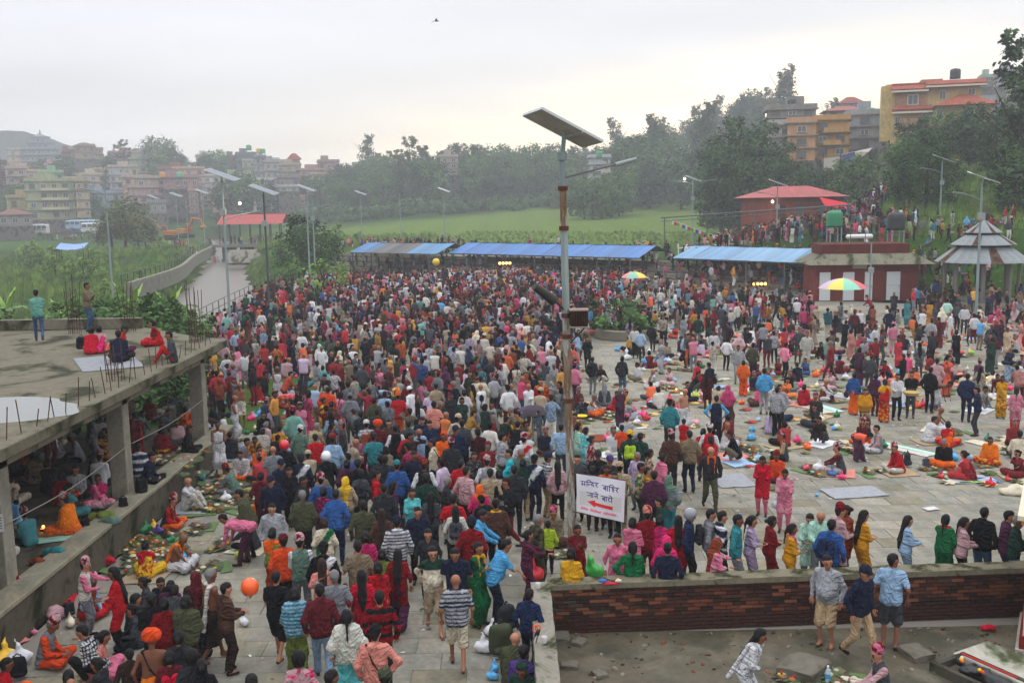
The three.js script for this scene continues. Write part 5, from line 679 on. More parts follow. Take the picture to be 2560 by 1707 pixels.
  plant('willow', PX(295, 185), -185, 1.6, 'grey green drooping thicket tree beside the bus park'); plant('willow', PX(325, 190), -190, 1.4, 'second drooping thicket tree beside the bus park'); plant('willow', PX(265, 195), -195, 1.3, 'third drooping thicket tree beside the bus park');
  plant('bushy', PX(703, 106), -106, 1.12, 'round dark leafy tree by the river wall and lamp poles', null, 1, -0.1);
  // shrubs on the square
  for (const [u, v, s, k, l] of [[745, 690, 1.25, 'pale', 'tall yellow green shrub growing out of the crowd'], [705, 705, 0.95, 'shrub', 'dark spreading shrub among the crowd by the railing'], [668, 695, 0.8, 'shrub', 'low dark shrub next to the tall yellow green shrub'], [640, 765, 0.75, 'shrub', 'small round shrub in the crowd near the lawn bed'], [785, 650, 0.8, 'pale', 'pale shrub behind the crowd near the patched roof']]) { const p = ov(u, v); plant(k, p.x, p.z, s, l, null, null, 0.05); }
  { const p = ov(1436, 774); plant('shrub', p.x - 0.3, p.z, 1.35, 'green bush growing in the round stone planter', null, 0.4, 0.3); plant('shrub', p.x + 0.7, p.z + 0.1, 0.7, 'low side bush in the round stone planter', null, 0.4, 0.3); }
  // the wild field beyond the concrete building
  for (let i = 0; i < 84; i++) { const x = -22 - r() * 62, z = -44 - r() * 130; if (riverDist(x, z) < 5.5) continue; plant(r() < 0.35 ? 'shrub' : 'pale', x, z, 0.5 + 0.85 * r(), 'rank green shrub in the wild field beyond the concrete building', 'shrubs in the wild field'); }
  for (let i = 0; i < 44; i++) { const x = -13 - r() * 10, z = -37.5 - r() * 13; if (onPlaza(x, z)) continue; plant('thicket', x, z, 0.85 + 0.5 * r(), 'tall leafy shrub crowding the back of the concrete building', 'shrubs behind the concrete building', null, 0.0); }
}
// banana plants
function banana(label, p, h, seed) {
  const g = group('banana_plant', label, 'banana plant', p), r = rngOf(seed); part('stem', cyl(0.16, 0.1, h * 0.5, 8), mat('#7d8a4a', 0.8, { map: TX.mottle }), g); const shades = [mat('#4d6e30', 0.7), mat('#587a34', 0.7), mat('#82a042', 0.7)];
  for (let i = 0; i < 11; i++) { const a = i * 2.4 + r(), up = i < 3 ? 1.3 : 0.5 + 0.6 * r(), L = h * (0.42 + 0.16 * r()), W = 0.2 + 0.08 * r(), pos = [], ix = [], n = 8; for (let k = 0; k <= n; k++) { const t = k / n, d = L * t, x = Math.cos(up - t * (i < 3 ? 0.25 : 1.5)) * d * 0.95, y = h * 0.48 + Math.sin(up) * d - (i < 3 ? 0.1 : 0.8) * t * t * L * 0.8, w = W * Math.sin(Math.PI * Math.min(1, t * 0.85 + 0.1)); for (const s of [-1, 0, 1]) pos.push(Math.cos(a) * x - Math.sin(a) * s * w, y + (s ? 0.06 * Math.sin(k * 2.7 + s) - 0.04 : 0.03), Math.sin(a) * x + Math.cos(a) * s * w); if (k) for (const s of [0, 1]) { const o = (k - 1) * 3 + s; ix.push(o, o + 1, o + 3, o + 1, o + 4, o + 3); } } const gg = new THREE.BufferGeometry(); gg.setAttribute('position', new THREE.Float32BufferAttribute(pos, 3)); gg.setIndex(ix); gg.computeVertexNormals(); part('leaf', gg, shades[i < 3 ? 2 : i % 2], g); }
}
banana('tall banana plant with bright upright leaves behind the concrete building', V(-22.5, -0.4, -58), 4.2, 3); banana('drooping banana plant beside the tall one', V(-20.6, -0.4, -59), 3.7, 5); banana('banana plant with dark leaves near the roof kerb', V(-25.5, -0.4, -56), 3.3, 8); banana('small banana plant at the edge of the wild field', V(-33, -0.4, -64), 3.2, 9);
// grass of the field and of the slope: nobody could count it
{
  const blade = new THREE.BufferGeometry(); const bp = [], r = rngOf(88); for (let i = 0; i < 14; i++) { const a = r() * 6.28, d = r() * 0.3, h = 0.35 + r() * 0.45, w = 0.035, x = Math.cos(a) * d, z = Math.sin(a) * d, lx = (r() - 0.5) * 0.4, lz = (r() - 0.5) * 0.4; bp.push(x - w, 0, z, x + w, 0, z, x + lx, h, z + lz); } blade.setAttribute('position', new THREE.Float32BufferAttribute(bp, 3)); blade.computeVertexNormals();
  const N = 15000, im = new THREE.InstancedMesh(blade, new THREE.MeshStandardMaterial({ color: 0xffffff, roughness: 0.9, side: THREE.DoubleSide }), N), d = new THREE.Object3D(), c = new THREE.Color(), cs = ['#5f7d30', '#4c6a2a', '#7b9640', '#6b7a3a'].map((q) => new THREE.Color(q)); im.name = 'grass'; im.userData.kind = 'stuff';
  for (let i = 0; i < N; i++) { let x, z; if (i % 5 < 3) { x = -14 - r() * 75; z = -38 - Math.pow(r(), 1.4) * 150; } else if (i % 5 === 3) { const p = gpt(54 + r() * 45, 12 + r() * 50); x = p.x; z = p.z; } else { const p = gpt(-40 + r() * 75, 15 + r() * 60); x = p.x; z = p.z; } const bad = onPlaza(x, z) || riverDist(x, z) < 4.2; d.position.set(x, bad ? -5 : landY(x, z) - 0.04, z); d.rotation.y = r() * 6.28; d.scale.setScalar((0.7 + 0.9 * r()) * (i % 5 === 4 ? 0.6 : 1)); d.updateMatrix(); im.setMatrixAt(i, d.matrix); im.setColorAt(i, c.copy(cs[Math.floor(r() * 4)]).multiplyScalar(0.8 + 0.4 * r())); }
  im.castShadow = im.receiveShadow = true; scene.add(im);
}
// ---------------------------------------------------------------- houses
const winFrame = mat('#c9c6be', 0.7), winDark = mat('#4a3a30', 0.7), slabMat = mat('#9a948b', 0.9, { map: TX.mottle }), tileRed = mat('#8f4334', 0.85, { map: TX.mottle });
function house(label, u0, u1, vt, vb, D, color, o = {}) {
  const a = ovD(u0, vb, D), k = OV / FPX * D, W = (u1 - u0) * k, Hh = (vb - vt) * k, n = o.floors || Math.max(1, Math.round(Hh / 3)), fh = Hh / n, dp = o.depth || Math.max(6, W * 0.7), g = group('house', label, 'house', a, (o.turn ?? 0.1) - Math.atan2(a.x, -a.z) * 0.9, o.group), wm = mat(color, 0.92, { map: TX.stain }), r = rngOf(Math.round(u0 * 13 + vb));
  part('wall', box(W, Hh, dp, W / 2, Hh / 2, -dp / 2), wm, g); part('foundation', box(W + 0.6, 9, dp + 0.6, W / 2, -4.52, -dp / 2), M.darkConcrete, g);
  for (let i = 1; i <= n; i++) part('floor_slab', box(W + 0.9, 0.22, dp + 0.9, W / 2, i * fh, -dp / 2), o.trim ? mat(o.trim, 0.9, { map: TX.mottle }) : slabMat, g);
  const nw = o.wins ?? Math.max(2, Math.round(W / 2.8)), big = fh * 0.48, ww = Math.min(1.5, W / nw * 0.5);
  for (let f = 0; f < n; f++) for (let i = 0; i < nw; i++) { if (r() < 0.12) continue; const x = W * (i + 0.5) / nw, y = f * fh + fh * 0.5; const w = part('window', box(ww, big, 0.12, x, y, 0.02), r() < 0.3 ? winDark : winFrame, g); part('pane', box(ww * 0.4, big * 0.86, 0.04, x - ww * 0.23, y, 0.09), M.glass, w); part('pane', box(ww * 0.4, big * 0.86, 0.04, x + ww * 0.23, y, 0.09), M.glass, w); part('sill', box(ww + 0.2, 0.09, 0.25, x, y - big / 2 - 0.05, 0.1), slabMat, w); }
  for (let f = 0; f < n; f++) { const z = -dp * 0.5, y = f * fh + fh * 0.5; for (const x of [-0.02, W + 0.02]) { const w = part('window', box(0.12, big, 1.2, x, y, z), winDark, g); part('pane', box(0.06, big * 0.85, 1.0, x + Math.sign(x - 1) * 0.05, y, z), M.glass, w); } }
  if (o.balcony) for (let f = 1; f < n; f++) { const bl = part('balcony', box(W * 0.5, 0.14, 1.3, W * 0.5, f * fh + 0.02, 0.7), slabMat, g); part('railing', box(W * 0.5, 0.7, 0.08, W * 0.5, f * fh + 0.44, 1.3), o.rail ? mat(o.rail) : wm, bl); }
  if (o.tile) { const rf = new THREE.CylinderGeometry(0.25, 1, o.tile, 4, 1).rotateY(Math.PI / 4).scale((W + 1.6) / 1.414, 1, (dp + 1.6) / 1.414).translate(W / 2, Hh + o.tile / 2, -dp / 2); part('roof', boxUV(rf.toNonIndexed()), o.tileMat || tileRed, g); }
  else { const pr = part('parapet', merged([box(W + 0.4, 0.8, 0.15, W / 2, Hh + 0.5, 0.12), box(W + 0.4, 0.8, 0.15, W / 2, Hh + 0.5, -dp), box(0.15, 0.8, dp - 0.2, -0.1, Hh + 0.5, -dp / 2), box(0.15, 0.8, dp - 0.2, W + 0.1, Hh + 0.5, -dp / 2)]), o.parapet ? mat(o.parapet, 0.9) : wm, g); if (o.stair !== 0) part('stair_room', box(W * 0.36, 2.3, dp * 0.4, W * (0.25 + 0.4 * r()), Hh + 1.3, -dp * 0.5), wm, g); }
  return g;
}
function roofTank(u, v, D, r, color, label) { const p = ovD(u, v, D); tank(label, p, r, r * 2.1, color); }
{
  const T = 'houses of the town on the hill';
  house('tan house with dark roof beside the monastery on the hill', 172, 214, 336, 364, 440, '#a8987c', { tile: 1.6, group: T, tileMat: mat('#5a5048', 0.9) }); house('ochre block behind the tan hill house', 208, 234, 343, 366, 445, '#b09a70', { group: T }); house('peach house beneath the umbrella shaped tree', 252, 318, 352, 388, 430, '#b99a86', { balcony: 1, group: T }); house('cream house low on the ridge with pale balconies', 250, 312, 384, 408, 400, '#b8ac9c', { group: T }); house('brick red small house on the ridge', 143, 172, 348, 366, 440, '#8a5a4e', { group: T });
  house('cream and brown house at the foot of the hill', 14, 56, 388, 424, 330, '#b9a69c', { balcony: 1, group: T }); house('dark brown house at the picture edge of town'.replace('at the picture edge of town', 'next to the cream and brown house'), -12, 14, 375, 430, 330, '#6d5550', { group: T }); house('green topped small house above the bus park', 90, 140, 397, 418, 320, '#9dbba0', { group: T, trim: '#7fb39a' });
  house('large pale green house with balconies above the bus park', 66, 180, 418, 505, 290, '#a9ad88', { balcony: 1, floors: 4, group: T, trim: '#8fa594', rail: '#b9b58f' }); house('cream side block joined to the pale green house', 178, 206, 418, 500, 292, '#b5a58a', { floors: 4, group: T }); house('blue grey narrow house by the willow thicket', 204, 240, 445, 495, 300, '#8d9db0', { floors: 2, group: T }); house('yellow low wall house at the bus park', 20, 70, 455, 512, 300, '#b3a878', { floors: 2, group: T });
  house('wide pink concrete house behind the excavators', 300, 452, 432, 468, 320, '#b49a98', { balcony: 1, floors: 2, group: T, trim: '#9d8284' }); house('bare rendered block on top of the wide pink house', 312, 378, 410, 434, 322, '#b3a59c', { floors: 1, group: T, stair: 0 }); house('pink upper floor with windows over the wide pink house', 376, 452, 408, 434, 321, '#a9898c', { floors: 1, group: T }); house('pink tower house beside the wide pink house', 436, 456, 440, 490, 318, '#b9928f', { floors: 3, group: T }); house('grey unfinished shed below the wide pink house', 346, 380, 466, 490, 300, '#8f9496', { floors: 1, group: T, stair: 0 });
  house('dark grey tall block on the ridge', 545, 588, 355, 404, 420, '#767c86', { floors: 4, group: T }); house('dusky grey house beside the dark grey block', 515, 548, 362, 400, 425, '#847c80', { floors: 3, group: T }); house('low grey house on the ridge near the small round tree', 440, 480, 378, 404, 420, '#8a8a8c', { group: T }); house('pale blue tower house with yellow water tanks', 588, 612, 362, 412, 400, '#9aa3ae', { floors: 3, group: T }); house('white and dark striped house in the row', 610, 640, 374, 432, 380, '#a9a8a6', { floors: 3, group: T, balcony: 1 }); house('yellow house in the ridge row with hipped roof', 636, 690, 380, 410, 395, '#b3a58c', { floors: 2, group: T }); house('small tiled house with pyramid roof on the ridge', 664, 688, 366, 382, 400, '#a08a80', { floors: 1, tile: 2.4, group: T });
  house('pink terraced house row with white window band', 690, 806, 392, 418, 385, '#b79a97', { floors: 2, balcony: 1, group: T, trim: '#8d6a66' }); house('pink upper house crowning the terraced row', 732, 778, 372, 394, 388, '#a98c8c', { floors: 1, group: T }); house('low grey store under the terraced row', 640, 686, 408, 432, 350, '#8b8d8c', { floors: 1, group: T, stair: 0 }); house('long white roofed shed under the terraced row', 640, 684, 430, 440, 330, '#b5b8b4', { floors: 1, group: T, stair: 0, wins: 2 });
  house('brown house half hidden at the end of the wood', 852, 888, 366, 392, 400, '#8a736c', { floors: 2, group: 'houses in the wood' }); house('hazy pale house standing in the middle of the wood', 1012, 1052, 362, 402, 330, '#b3a69e', { floors: 3, group: 'houses in the wood' }); house('pale blue tower house by the wooded hill', 1356, 1402, 364, 426, 262, '#b3bcc4', { floors: 4, group: 'houses in the wood', balcony: 1, stair: 0 }); house('slim white house below the pale blue tower', 1388, 1402, 400, 446, 255, '#bdbab2', { floors: 3, group: 'houses in the wood', stair: 0 });
  { const g = house('low shed with dark red sheet roof at the bus park', -5, 66, 494, 520, 250, '#9d9a94', { floors: 1, stair: 0, tile: 1.2, tileMat: mat('#6b3f3a', 0.8), wins: 3 }); }
  { const r = rngOf(515), cols = [['cream', '#c4b8a4'], ['pink', '#c0a09c'], ['pale grey', '#a9abae'], ['yellow', '#c4b184'], ['white', '#c9c7c2'], ['peach', '#c4a58e'], ['brick red', '#8f6458'], ['pale green', '#a4b49a'], ['pale blue', '#a0aab8']], used = [];
    for (let i = 0; i < 400 && used.length < 58; i++) { const u = -10 + r() * 830, D = 345 + r() * 130, x = PX(u, D), y = landY(x, -D), w = (7 + 5 * r()), hh = 5.5 + Math.floor(r() * 3) * 2.8, k = OV / FPX * D; const base = ((CAMH - y) / D * FPX + 505 - (u * OV - 1280) * 0.0175) / OV; if (used.some(([a, b, c]) => Math.abs(a - x) < 9 && Math.abs(b - D) < 11) || y < 3) continue; used.push([x, D]); const [cn, cc] = cols[Math.floor(r() * cols.length)]; house(`small ${cn} house among the trees of the town hill`, u, u + w / k, base - hh / k, base, D, cc, { wins: 3, group: 'small houses on the town hill', stair: r() < 0.5 ? 1 : 0, balcony: r() < 0.3, depth: 7 }); } }
  // tiered monastery on the hill
  { const k = OV / FPX * 480, a = ovD(96, 372, 480), g = group('monastery', 'grey white tiered monastery crowning the town hill', 'building', a), wm = mat('#a3a9b0', 0.9, { map: TX.mottle }), ed = mat('#7d858c', 0.9); let y = 0; for (const [w, h] of [[68, 16], [60, 13], [46, 14], [31, 13]]) { const W = w * k, H2 = h * k; part('tier', box(W, H2, W * 0.7, 0, y + H2 / 2, 0), wm, g); part('eave', box(W * 1.12, 0.6, W * 0.84, 0, y + H2 - 0.2, 0), ed, g); const n = Math.round(W / 2.2); for (let i = 0; i < n; i++) { const w2 = part('window', box(0.9, H2 * 0.5, 0.12, (i + 0.5) / n * W - W / 2, y + H2 * 0.42, W * 0.35 + 0.02), winFrame, g); part('pane', box(0.7, H2 * 0.42, 0.05, (i + 0.5) / n * W - W / 2, y + H2 * 0.42, W * 0.35 + 0.1), M.glass, w2); } y += H2; } part('roof', new THREE.ConeGeometry(3.6, 1.8, 4).rotateY(0.78).translate(0, y + 0.9, 0), ed, g); part('finial', cyl(0.5, 0.1, 1.8, 8, 0, y + 1.7, 0), mat('#8a7a4a', 0.5), g); part('foundation', box(70 * k, 10, 46 * k, 0, -5, 0), M.darkConcrete, g); }
  roofTank(594, 352, 398, 1.0, '#b3a24a', 'yellow roof tank on the pale blue tower house'); roofTank(604, 352, 398, 0.9, '#4f9a72', 'green roof tank on the pale blue tower house'); roofTank(571, 345, 418, 1.1, '#3f8a5c', 'green roof tank on the dark grey ridge block'); roofTank(1377, 362, 258, 0.8, '#3f8a66', 'green roof tank on the pale blue tower by the hill'); roofTank(373, 408, 320, 0.9, '#c9882a', 'orange roof tank on the wide pink house'); roofTank(412, 408, 321, 0.9, '#4fa37a', 'green roof tank beside the orange one');
}
// houses above the slope
{
  const U = (x) => 1764 + 0.2502 * x, Y = (y) => 91.9 + 0.2502 * y, D = 165, k = OV / FPX * D, T = 'houses above the slope';
  const a = ovD(U(1125), Y(975), D), W = (1865 - 1125) * 0.2502 * k, y2 = (y) => (975 - y) * 0.2502 * k, g = group('yellow_house', 'three storey yellow and brown house with red tiled eaves', 'house', a, -0.3), ye = mat('#cdb47c', 0.92, { map: TX.stain }), bn = mat('#b98a68', 0.92, { map: TX.mottle }), tr = mat('#c9bfae', 0.85), tl = mat('#a85a45', 0.85, { map: TX.mottle });
  const xx = (x) => (x - 1125) * 0.2502 * k, bxh = (x0, x1, yt, yb, z0, z1) => box(xx(x1) - xx(x0), y2(yt) - y2(yb), z1 - z0, (xx(x0) + xx(x1)) / 2, (y2(yt) + y2(yb)) / 2, (z0 + z1) / 2);
  part('wall', bxh(1125, 1850, 480, 975, -10, 0), ye, g); part('brown_bay', bxh(1150, 1410, 500, 640, 0, 0.35), bn, g); part('brown_base', bxh(1190, 1930, 745, 815, 0.4, 2.1), bn, g); part('side_tower', bxh(1040, 1150, 440, 930, -4, -0.6), mat('#d6ba78', 0.92, { map: TX.mottle }), g); part('middle_bay', bxh(1480, 1930, 650, 850, -3, 2.0), ye, g); part('bay_foot', bxh(1480, 1630, 850, 975, 0, 1.9), ye, g); part('foundation', box(W + 4, 8, 14, W / 2, -4.02, -5), M.darkConcrete, g);
  const eave = (x0, x1, yt, yb, z) => { const w = xx(x1) - xx(x0), h = y2(yt) - y2(yb), s = new THREE.Shape([new THREE.Vector2(0, 0), new THREE.Vector2(1.5, 0), new THREE.Vector2(1.5, 0.18), new THREE.Vector2(0.1, h), new THREE.Vector2(0, h)]), e = new THREE.ExtrudeGeometry(s, { depth: w, bevelEnabled: false }).rotateY(-Math.PI / 2).scale(-1, 1, 1); e.translate(xx(x0), y2(yb), z); e.scale(1, 1, 1); const ee = new THREE.BoxGeometry(w, h * 0.7, 1.4).rotateX(0.5).translate((xx(x0) + xx(x1)) / 2, y2((yt + yb) / 2), z + 0.5); part('tiled_eave', boxUV(ee), tl, g); part('eave_board', box(w + 0.1, 0.28, 0.12, (xx(x0) + xx(x1)) / 2, y2(yb) + 0.05, z + 1.25), tr, g); };
  eave(1120, 1420, 455, 505, 0.1); eave(1400, 1890, 425, 475, 0.1); eave(1130, 1460, 630, 690, 0.4); eave(1190, 1560, 820, 870, 0.4); eave(1560, 1980, 785, 840, 2.0);
  const hip = new THREE.CylinderGeometry(0.18, 1, y2(545) - y2(650), 4, 1).rotateY(Math.PI / 4).scale((xx(1980) - xx(1460)) / 1.414, 1, 8.5 / 1.414).translate((xx(1460) + xx(1980)) / 2, y2(598), -0.2); part('bay_roof', boxUV(hip.toNonIndexed()), tl, g);
  part('flat_roof', bxh(1125, 1850, 425, 482, -9.8, -0.2), tl, g); part('roof_room', bxh(1380, 1560, 385, 430, -7, -3), bn, g); part('chimney_block', bxh(1075, 1205, 425, 452, -6, -1), ye, g);
  for (const [x, y, w, h, z] of [[1300, 575, 95, 90, 0.4], [1545, 545, 55, 75, 0.05], [1780, 525, 60, 60, 0.05], [1420, 740, 80, 100, 0.05], [1515, 720, 50, 90, 2.03], [1745, 725, 110, 125, 2.03], [1180, 760, 50, 90, 0.05], [1410, 915, 150, 75, 0.05]]) { const w2 = part('window', bxh(x - w / 2, x + w / 2, y - h / 2, y + h / 2, z, z + 0.1), tr, g); part('pane', bxh(x - w * 0.4, x - w * 0.03, y - h * 0.42, y + h * 0.42, z + 0.1, z + 0.14), M.glass, w2); part('pane', bxh(x + w * 0.03, x + w * 0.4, y - h * 0.42, y + h * 0.42, z + 0.1, z + 0.14), M.glass, w2); }
  part('door', bxh(1720, 1790, 862, 972, 0.02, 0.1), mat('#5a3f30', 0.8), g); for (const x of [1645, 1850]) part('porch_column', bxh(x - 14, x + 14, 845, 975, 2.05, 2.5), tr, g);
  { const p = ovD(U(1722), Y(355), D + 4); tank('black roof tank on a tall stand over the yellow house', p, 0.85, 1.7, '#26282b'); }
  house('orange house end with a blank wall above the trees', U(178), U(420), Y(775), Y(1110), 168, '#c99a74', { floors: 3, wins: 1, stair: 0, depth: 8, group: T, turn: 0.0 }); house('orange house with dark windows and balconies', U(422), U(722), Y(752), Y(1085), 169, '#c4955a', { floors: 3, wins: 2, balcony: 1, stair: 0, depth: 8, group: T, turn: 0.05, trim: '#8f7a4a' }); house('blank pale grey house between the orange and yellow houses', U(725), U(1020), Y(700), Y(1010), 178, '#9ea4ac', { floors: 3, wins: 1, group: T, turn: 0.05 }); house('grey concrete house behind the orange house', U(5), U(420), Y(645), Y(790), 185, '#8b8884', { floors: 2, group: T }); house('white low house beneath the grey concrete house', U(20), U(180), Y(790), Y(1010), 172, '#b3b2ae', { floors: 2, group: T, stair: 0 }); house('small house with red sheet roof behind the orange house', U(545), U(870), Y(655), Y(720), 195, '#a5a09c', { floors: 1, tile: 1.0, group: T, tileMat: mat('#8a4438', 0.8) });
  tank('black roof tank on the grey concrete house', ovD(U(220), Y(610), 186), 0.75, 1.5, '#2b2d30'); tank('green roof tank on the blank pale grey house', ovD(U(945), Y(690), 178), 0.95, 1.3, '#4a8a60');
  house('grey house with terraces on the far hillside', U(1890), U(2230), Y(600), Y(700), 260, '#9b9aa0', { floors: 2, group: T }); house('tall hazy white house at the hill top', U(2110), U(2300), Y(300), Y(420), 270, '#b0b2b6', { floors: 3, group: T }); house('pale green house near the hill top', U(1960), U(2090), Y(350), Y(430), 280, '#9fb3a8', { floors: 2, group: T }); house('grey shed with columns beside the yellow house', U(1990), U(2170), Y(700), Y(870), 185, '#8d8f92', { floors: 1, group: T, stair: 0 }); house('tan house far behind on the hillside', U(2230), U(2400), Y(420), Y(520), 240, '#ad9478', { floors: 2, group: T }); house('far brown house among the hill trees', U(660), U(860), Y(585), Y(640), 300, '#8f8a88', { floors: 1, tile: 2, group: T });
  // cloth tent and stone terrace wall
  const tp = ovD(1945, 392, 140), tn2 = group('cloth_tent', 'white sheet tent with a blue side on the terrace', 'tent', tp), kk = OV / FPX * 140, q = (u, v, dz = 0) => V((u - 1945) * kk, (392 - v) * kk, dz), quad = (p, m, nm) => { const gg = new THREE.BufferGeometry(), o = p.map((v) => [v.x, v.y, v.z]); gg.setAttribute('position', new THREE.Float32BufferAttribute([...o[0], ...o[1], ...o[2], ...o[0], ...o[2], ...o[3]], 3)); gg.computeVertexNormals(); part(nm, gg, m, tn2); };
  quad([q(1890, 364), q(1962, 350), q(2014, 340, -2), q(1945, 356, -4)], mat('#c9bcb4', 0.9), 'tent_roof'); quad([q(1890, 364), q(1892, 392), q(1930, 392), q(1930, 360)], mat('#b8b0a4', 0.9), 'tent_side'); quad([q(1930, 360), q(1930, 393), q(1962, 390), q(1962, 350)], mat('#4a5490', 0.9), 'blue_side'); quad([q(1962, 350), q(1966, 372), q(2000, 350, -1), q(2014, 340, -2)], mat('#b4aca0', 0.9), 'loose_sheet'); for (const u of [1892, 1930, 1962]) part('pole', cyl(0.05, 0.05, 2.6, 6, (u - 1945) * kk, 0, 0), M.wood, tn2);
  const f = ovD(2203, 372, 126); f.y = Math.max(f.y, landY(f.x, f.z)); const fg = group('bonfire', 'small orange fire burning on the slope by the bushes', 'fire', f); for (let i = 0; i < 7; i++) part('flame', new THREE.ConeGeometry(0.16, 0.5 + 0.2 * (i % 3), 6).rotateZ((i - 3) * 0.14).translate((i - 3) * 0.14, 0.25, (i % 2) * 0.1), new THREE.MeshStandardMaterial({ color: 0x331100, emissive: new THREE.Color(1, 0.32, 0.06), emissiveIntensity: 3 }), fg); part('embers', new THREE.SphereGeometry(0.6, 10, 6).scale(1, 0.25, 0.7), mat('#241a16', 0.95), fg); const fl = new THREE.PointLight(new THREE.Color(1, 0.45, 0.12), 30); fl.position.y = 0.5; fl.castShadow = true; fg.add(fl);
}
// ---------------------------------------------------------------- red roofed pavilion over the river
{
  const a = ovD(500, 562, 182), b = ovD(650, 560, 182), L = b.x - a.x, y0 = Math.max(a.y, 0.4), g = group('pavilion', 'open pavilion with red tin roof on dark posts by the river', 'pavilion', V(a.x, y0, -182)), kk = OV / FPX * 182, top = (562 - 494) * kk, ev = (562 - 516) * kk;
  const sh = tinSheet(L / 12 * 1.02, 4.4); for (let i = 0; i < 12; i++) { const m = part('roof_sheet', sh, mat('#b5443c', 0.65, { map: TX.mottle }), g); m.position.set((i + 0.5) * L / 12, (top + ev) / 2, -1.9); m.rotation.x = Math.atan2(top - ev, 3.8); const m2 = part('roof_sheet', sh, mat('#a03c35', 0.65, { map: TX.mottle }), g); m2.position.set((i + 0.5) * L / 12, (top + ev) / 2, -5.7); m2.rotation.x = -Math.atan2(top - ev, 3.8); }
  for (let i = 0; i < 7; i++) for (const z of [-0.3, -7.2]) part('post', box(0.16, ev, 0.16, 0.3 + i * (L - 0.6) / 6, ev / 2, z), mat('#3a3a3c', 0.8), g); part('deck', box(L + 2, 0.5, 9, L / 2, -0.25, -3.8), M.concrete, g); for (let i = 0; i < 4; i++) part('pier', box(0.8, 4, 7, 1 + i * (L - 2) / 3, -2.4, -3.8), M.darkConcrete, g);
  const w = group('pale_embankment', 'pale sloping embankment wall below the red pavilion', 'wall', ovD(600, 590, 160)); part('wall_body', box(11, 2.2, 1.0).rotateX(-0.35), mat('#a39c90', 0.92, { map: TX.grime }), w); part('wall_cap', box(11.2, 0.2, 0.8, 0, 1.1, -0.4), M.concrete, w);
}
// blue tarpaulin on sticks in the field
{ const p = ovD(165, 578, 118), g = group('tarpaulin', 'pale blue tarpaulin stretched on sticks in the green field', 'tarpaulin', p), tg = new THREE.PlaneGeometry(3.4, 1.8, 10, 5).rotateX(-Math.PI / 2 + 0.35), q = tg.attributes.position; for (let i = 0; i < q.count; i++) q.setY(i, q.getY(i) + 0.75 - 0.18 * Math.cos(q.getX(i) * 0.9) + 0.05 * NZ(q.getX(i) * 2, 1, q.getZ(i) * 2)); tg.computeVertexNormals(); part('sheet', tg, mat('#7f97c4', 0.75), g); for (const [x, z] of [[-1.6, 0.7], [1.6, 0.7], [-1.6, -0.7], [1.6, -0.7]]) part('stick', cyl(0.04, 0.03, 1.6, 5, x, -0.9, z), M.wood, g); }
// ---------------------------------------------------------------- buses, cars, excavators at the bus park
function bus(label, p, turn, L, color, stripe) {
  const g = group('bus', label, 'bus', p, turn, 'buses at the bus park'); part('body', rbox(L, 2.3, 2.4, 0.25, 0, 1.65, 0, 3), mat(color, 0.4), g); part('skirt', box(L * 0.98, 0.5, 2.3, 0, 0.6, 0), mat(stripe, 0.5), g);
  const n = Math.round(L / 1.3); for (let i = 0; i < n; i++) for (const z of [-1.19, 1.19]) part('window', box(L / n * 0.84, 0.85, 0.06, (i + 0.5) / n * L - L / 2, 2.05, z), M.glass, g); part('windscreen', box(0.06, 1.1, 2.0, -L / 2 - 0.01, 1.95, 0), M.glass, g); part('stripe', box(L * 0.96, 0.18, 2.44, 0, 1.35, 0), mat('#a5683f', 0.5), g);
  for (const x of [-L * 0.32, L * 0.3]) for (const z of [-1.05, 1.05]) { const w = part('wheel', new THREE.CylinderGeometry(0.45, 0.45, 0.3, 16).rotateX(Math.PI / 2).translate(x, 0.45, z), mat('#1c1c1e', 0.8), g); part('hub', new THREE.CylinderGeometry(0.2, 0.2, 0.34, 10).rotateX(Math.PI / 2).translate(x, 0.45, z), M.steel, w); } for (const z of [-0.85, 0.85]) part('headlight', new THREE.SphereGeometry(0.13, 8, 6).translate(-L / 2 - 0.02, 0.95, z), M.white, g); part('roof_rack', box(L * 0.7, 0.12, 1.8, 0, 2.86, 0), mat('#b9bdc0', 0.5), g);
}
bus('white and tan bus parked at the field edge', V(ovD(72, 538, 262).x, ovD(72, 540, 262).y, -262), 0.05, 8.6, '#c9c7c2', '#b09a84'); bus('white bus turned half away in the bus park', V(ovD(222, 525, 272).x, ovD(222, 535, 272).y, -272), 0.5, 8, '#cfd0d2', '#9aa0a6'); bus('blue and white bus beyond the turned white bus', V(ovD(190, 520, 285).x, ovD(190, 528, 285).y, -285), 0.1, 9, '#8fb3cf', '#6f8ea8');
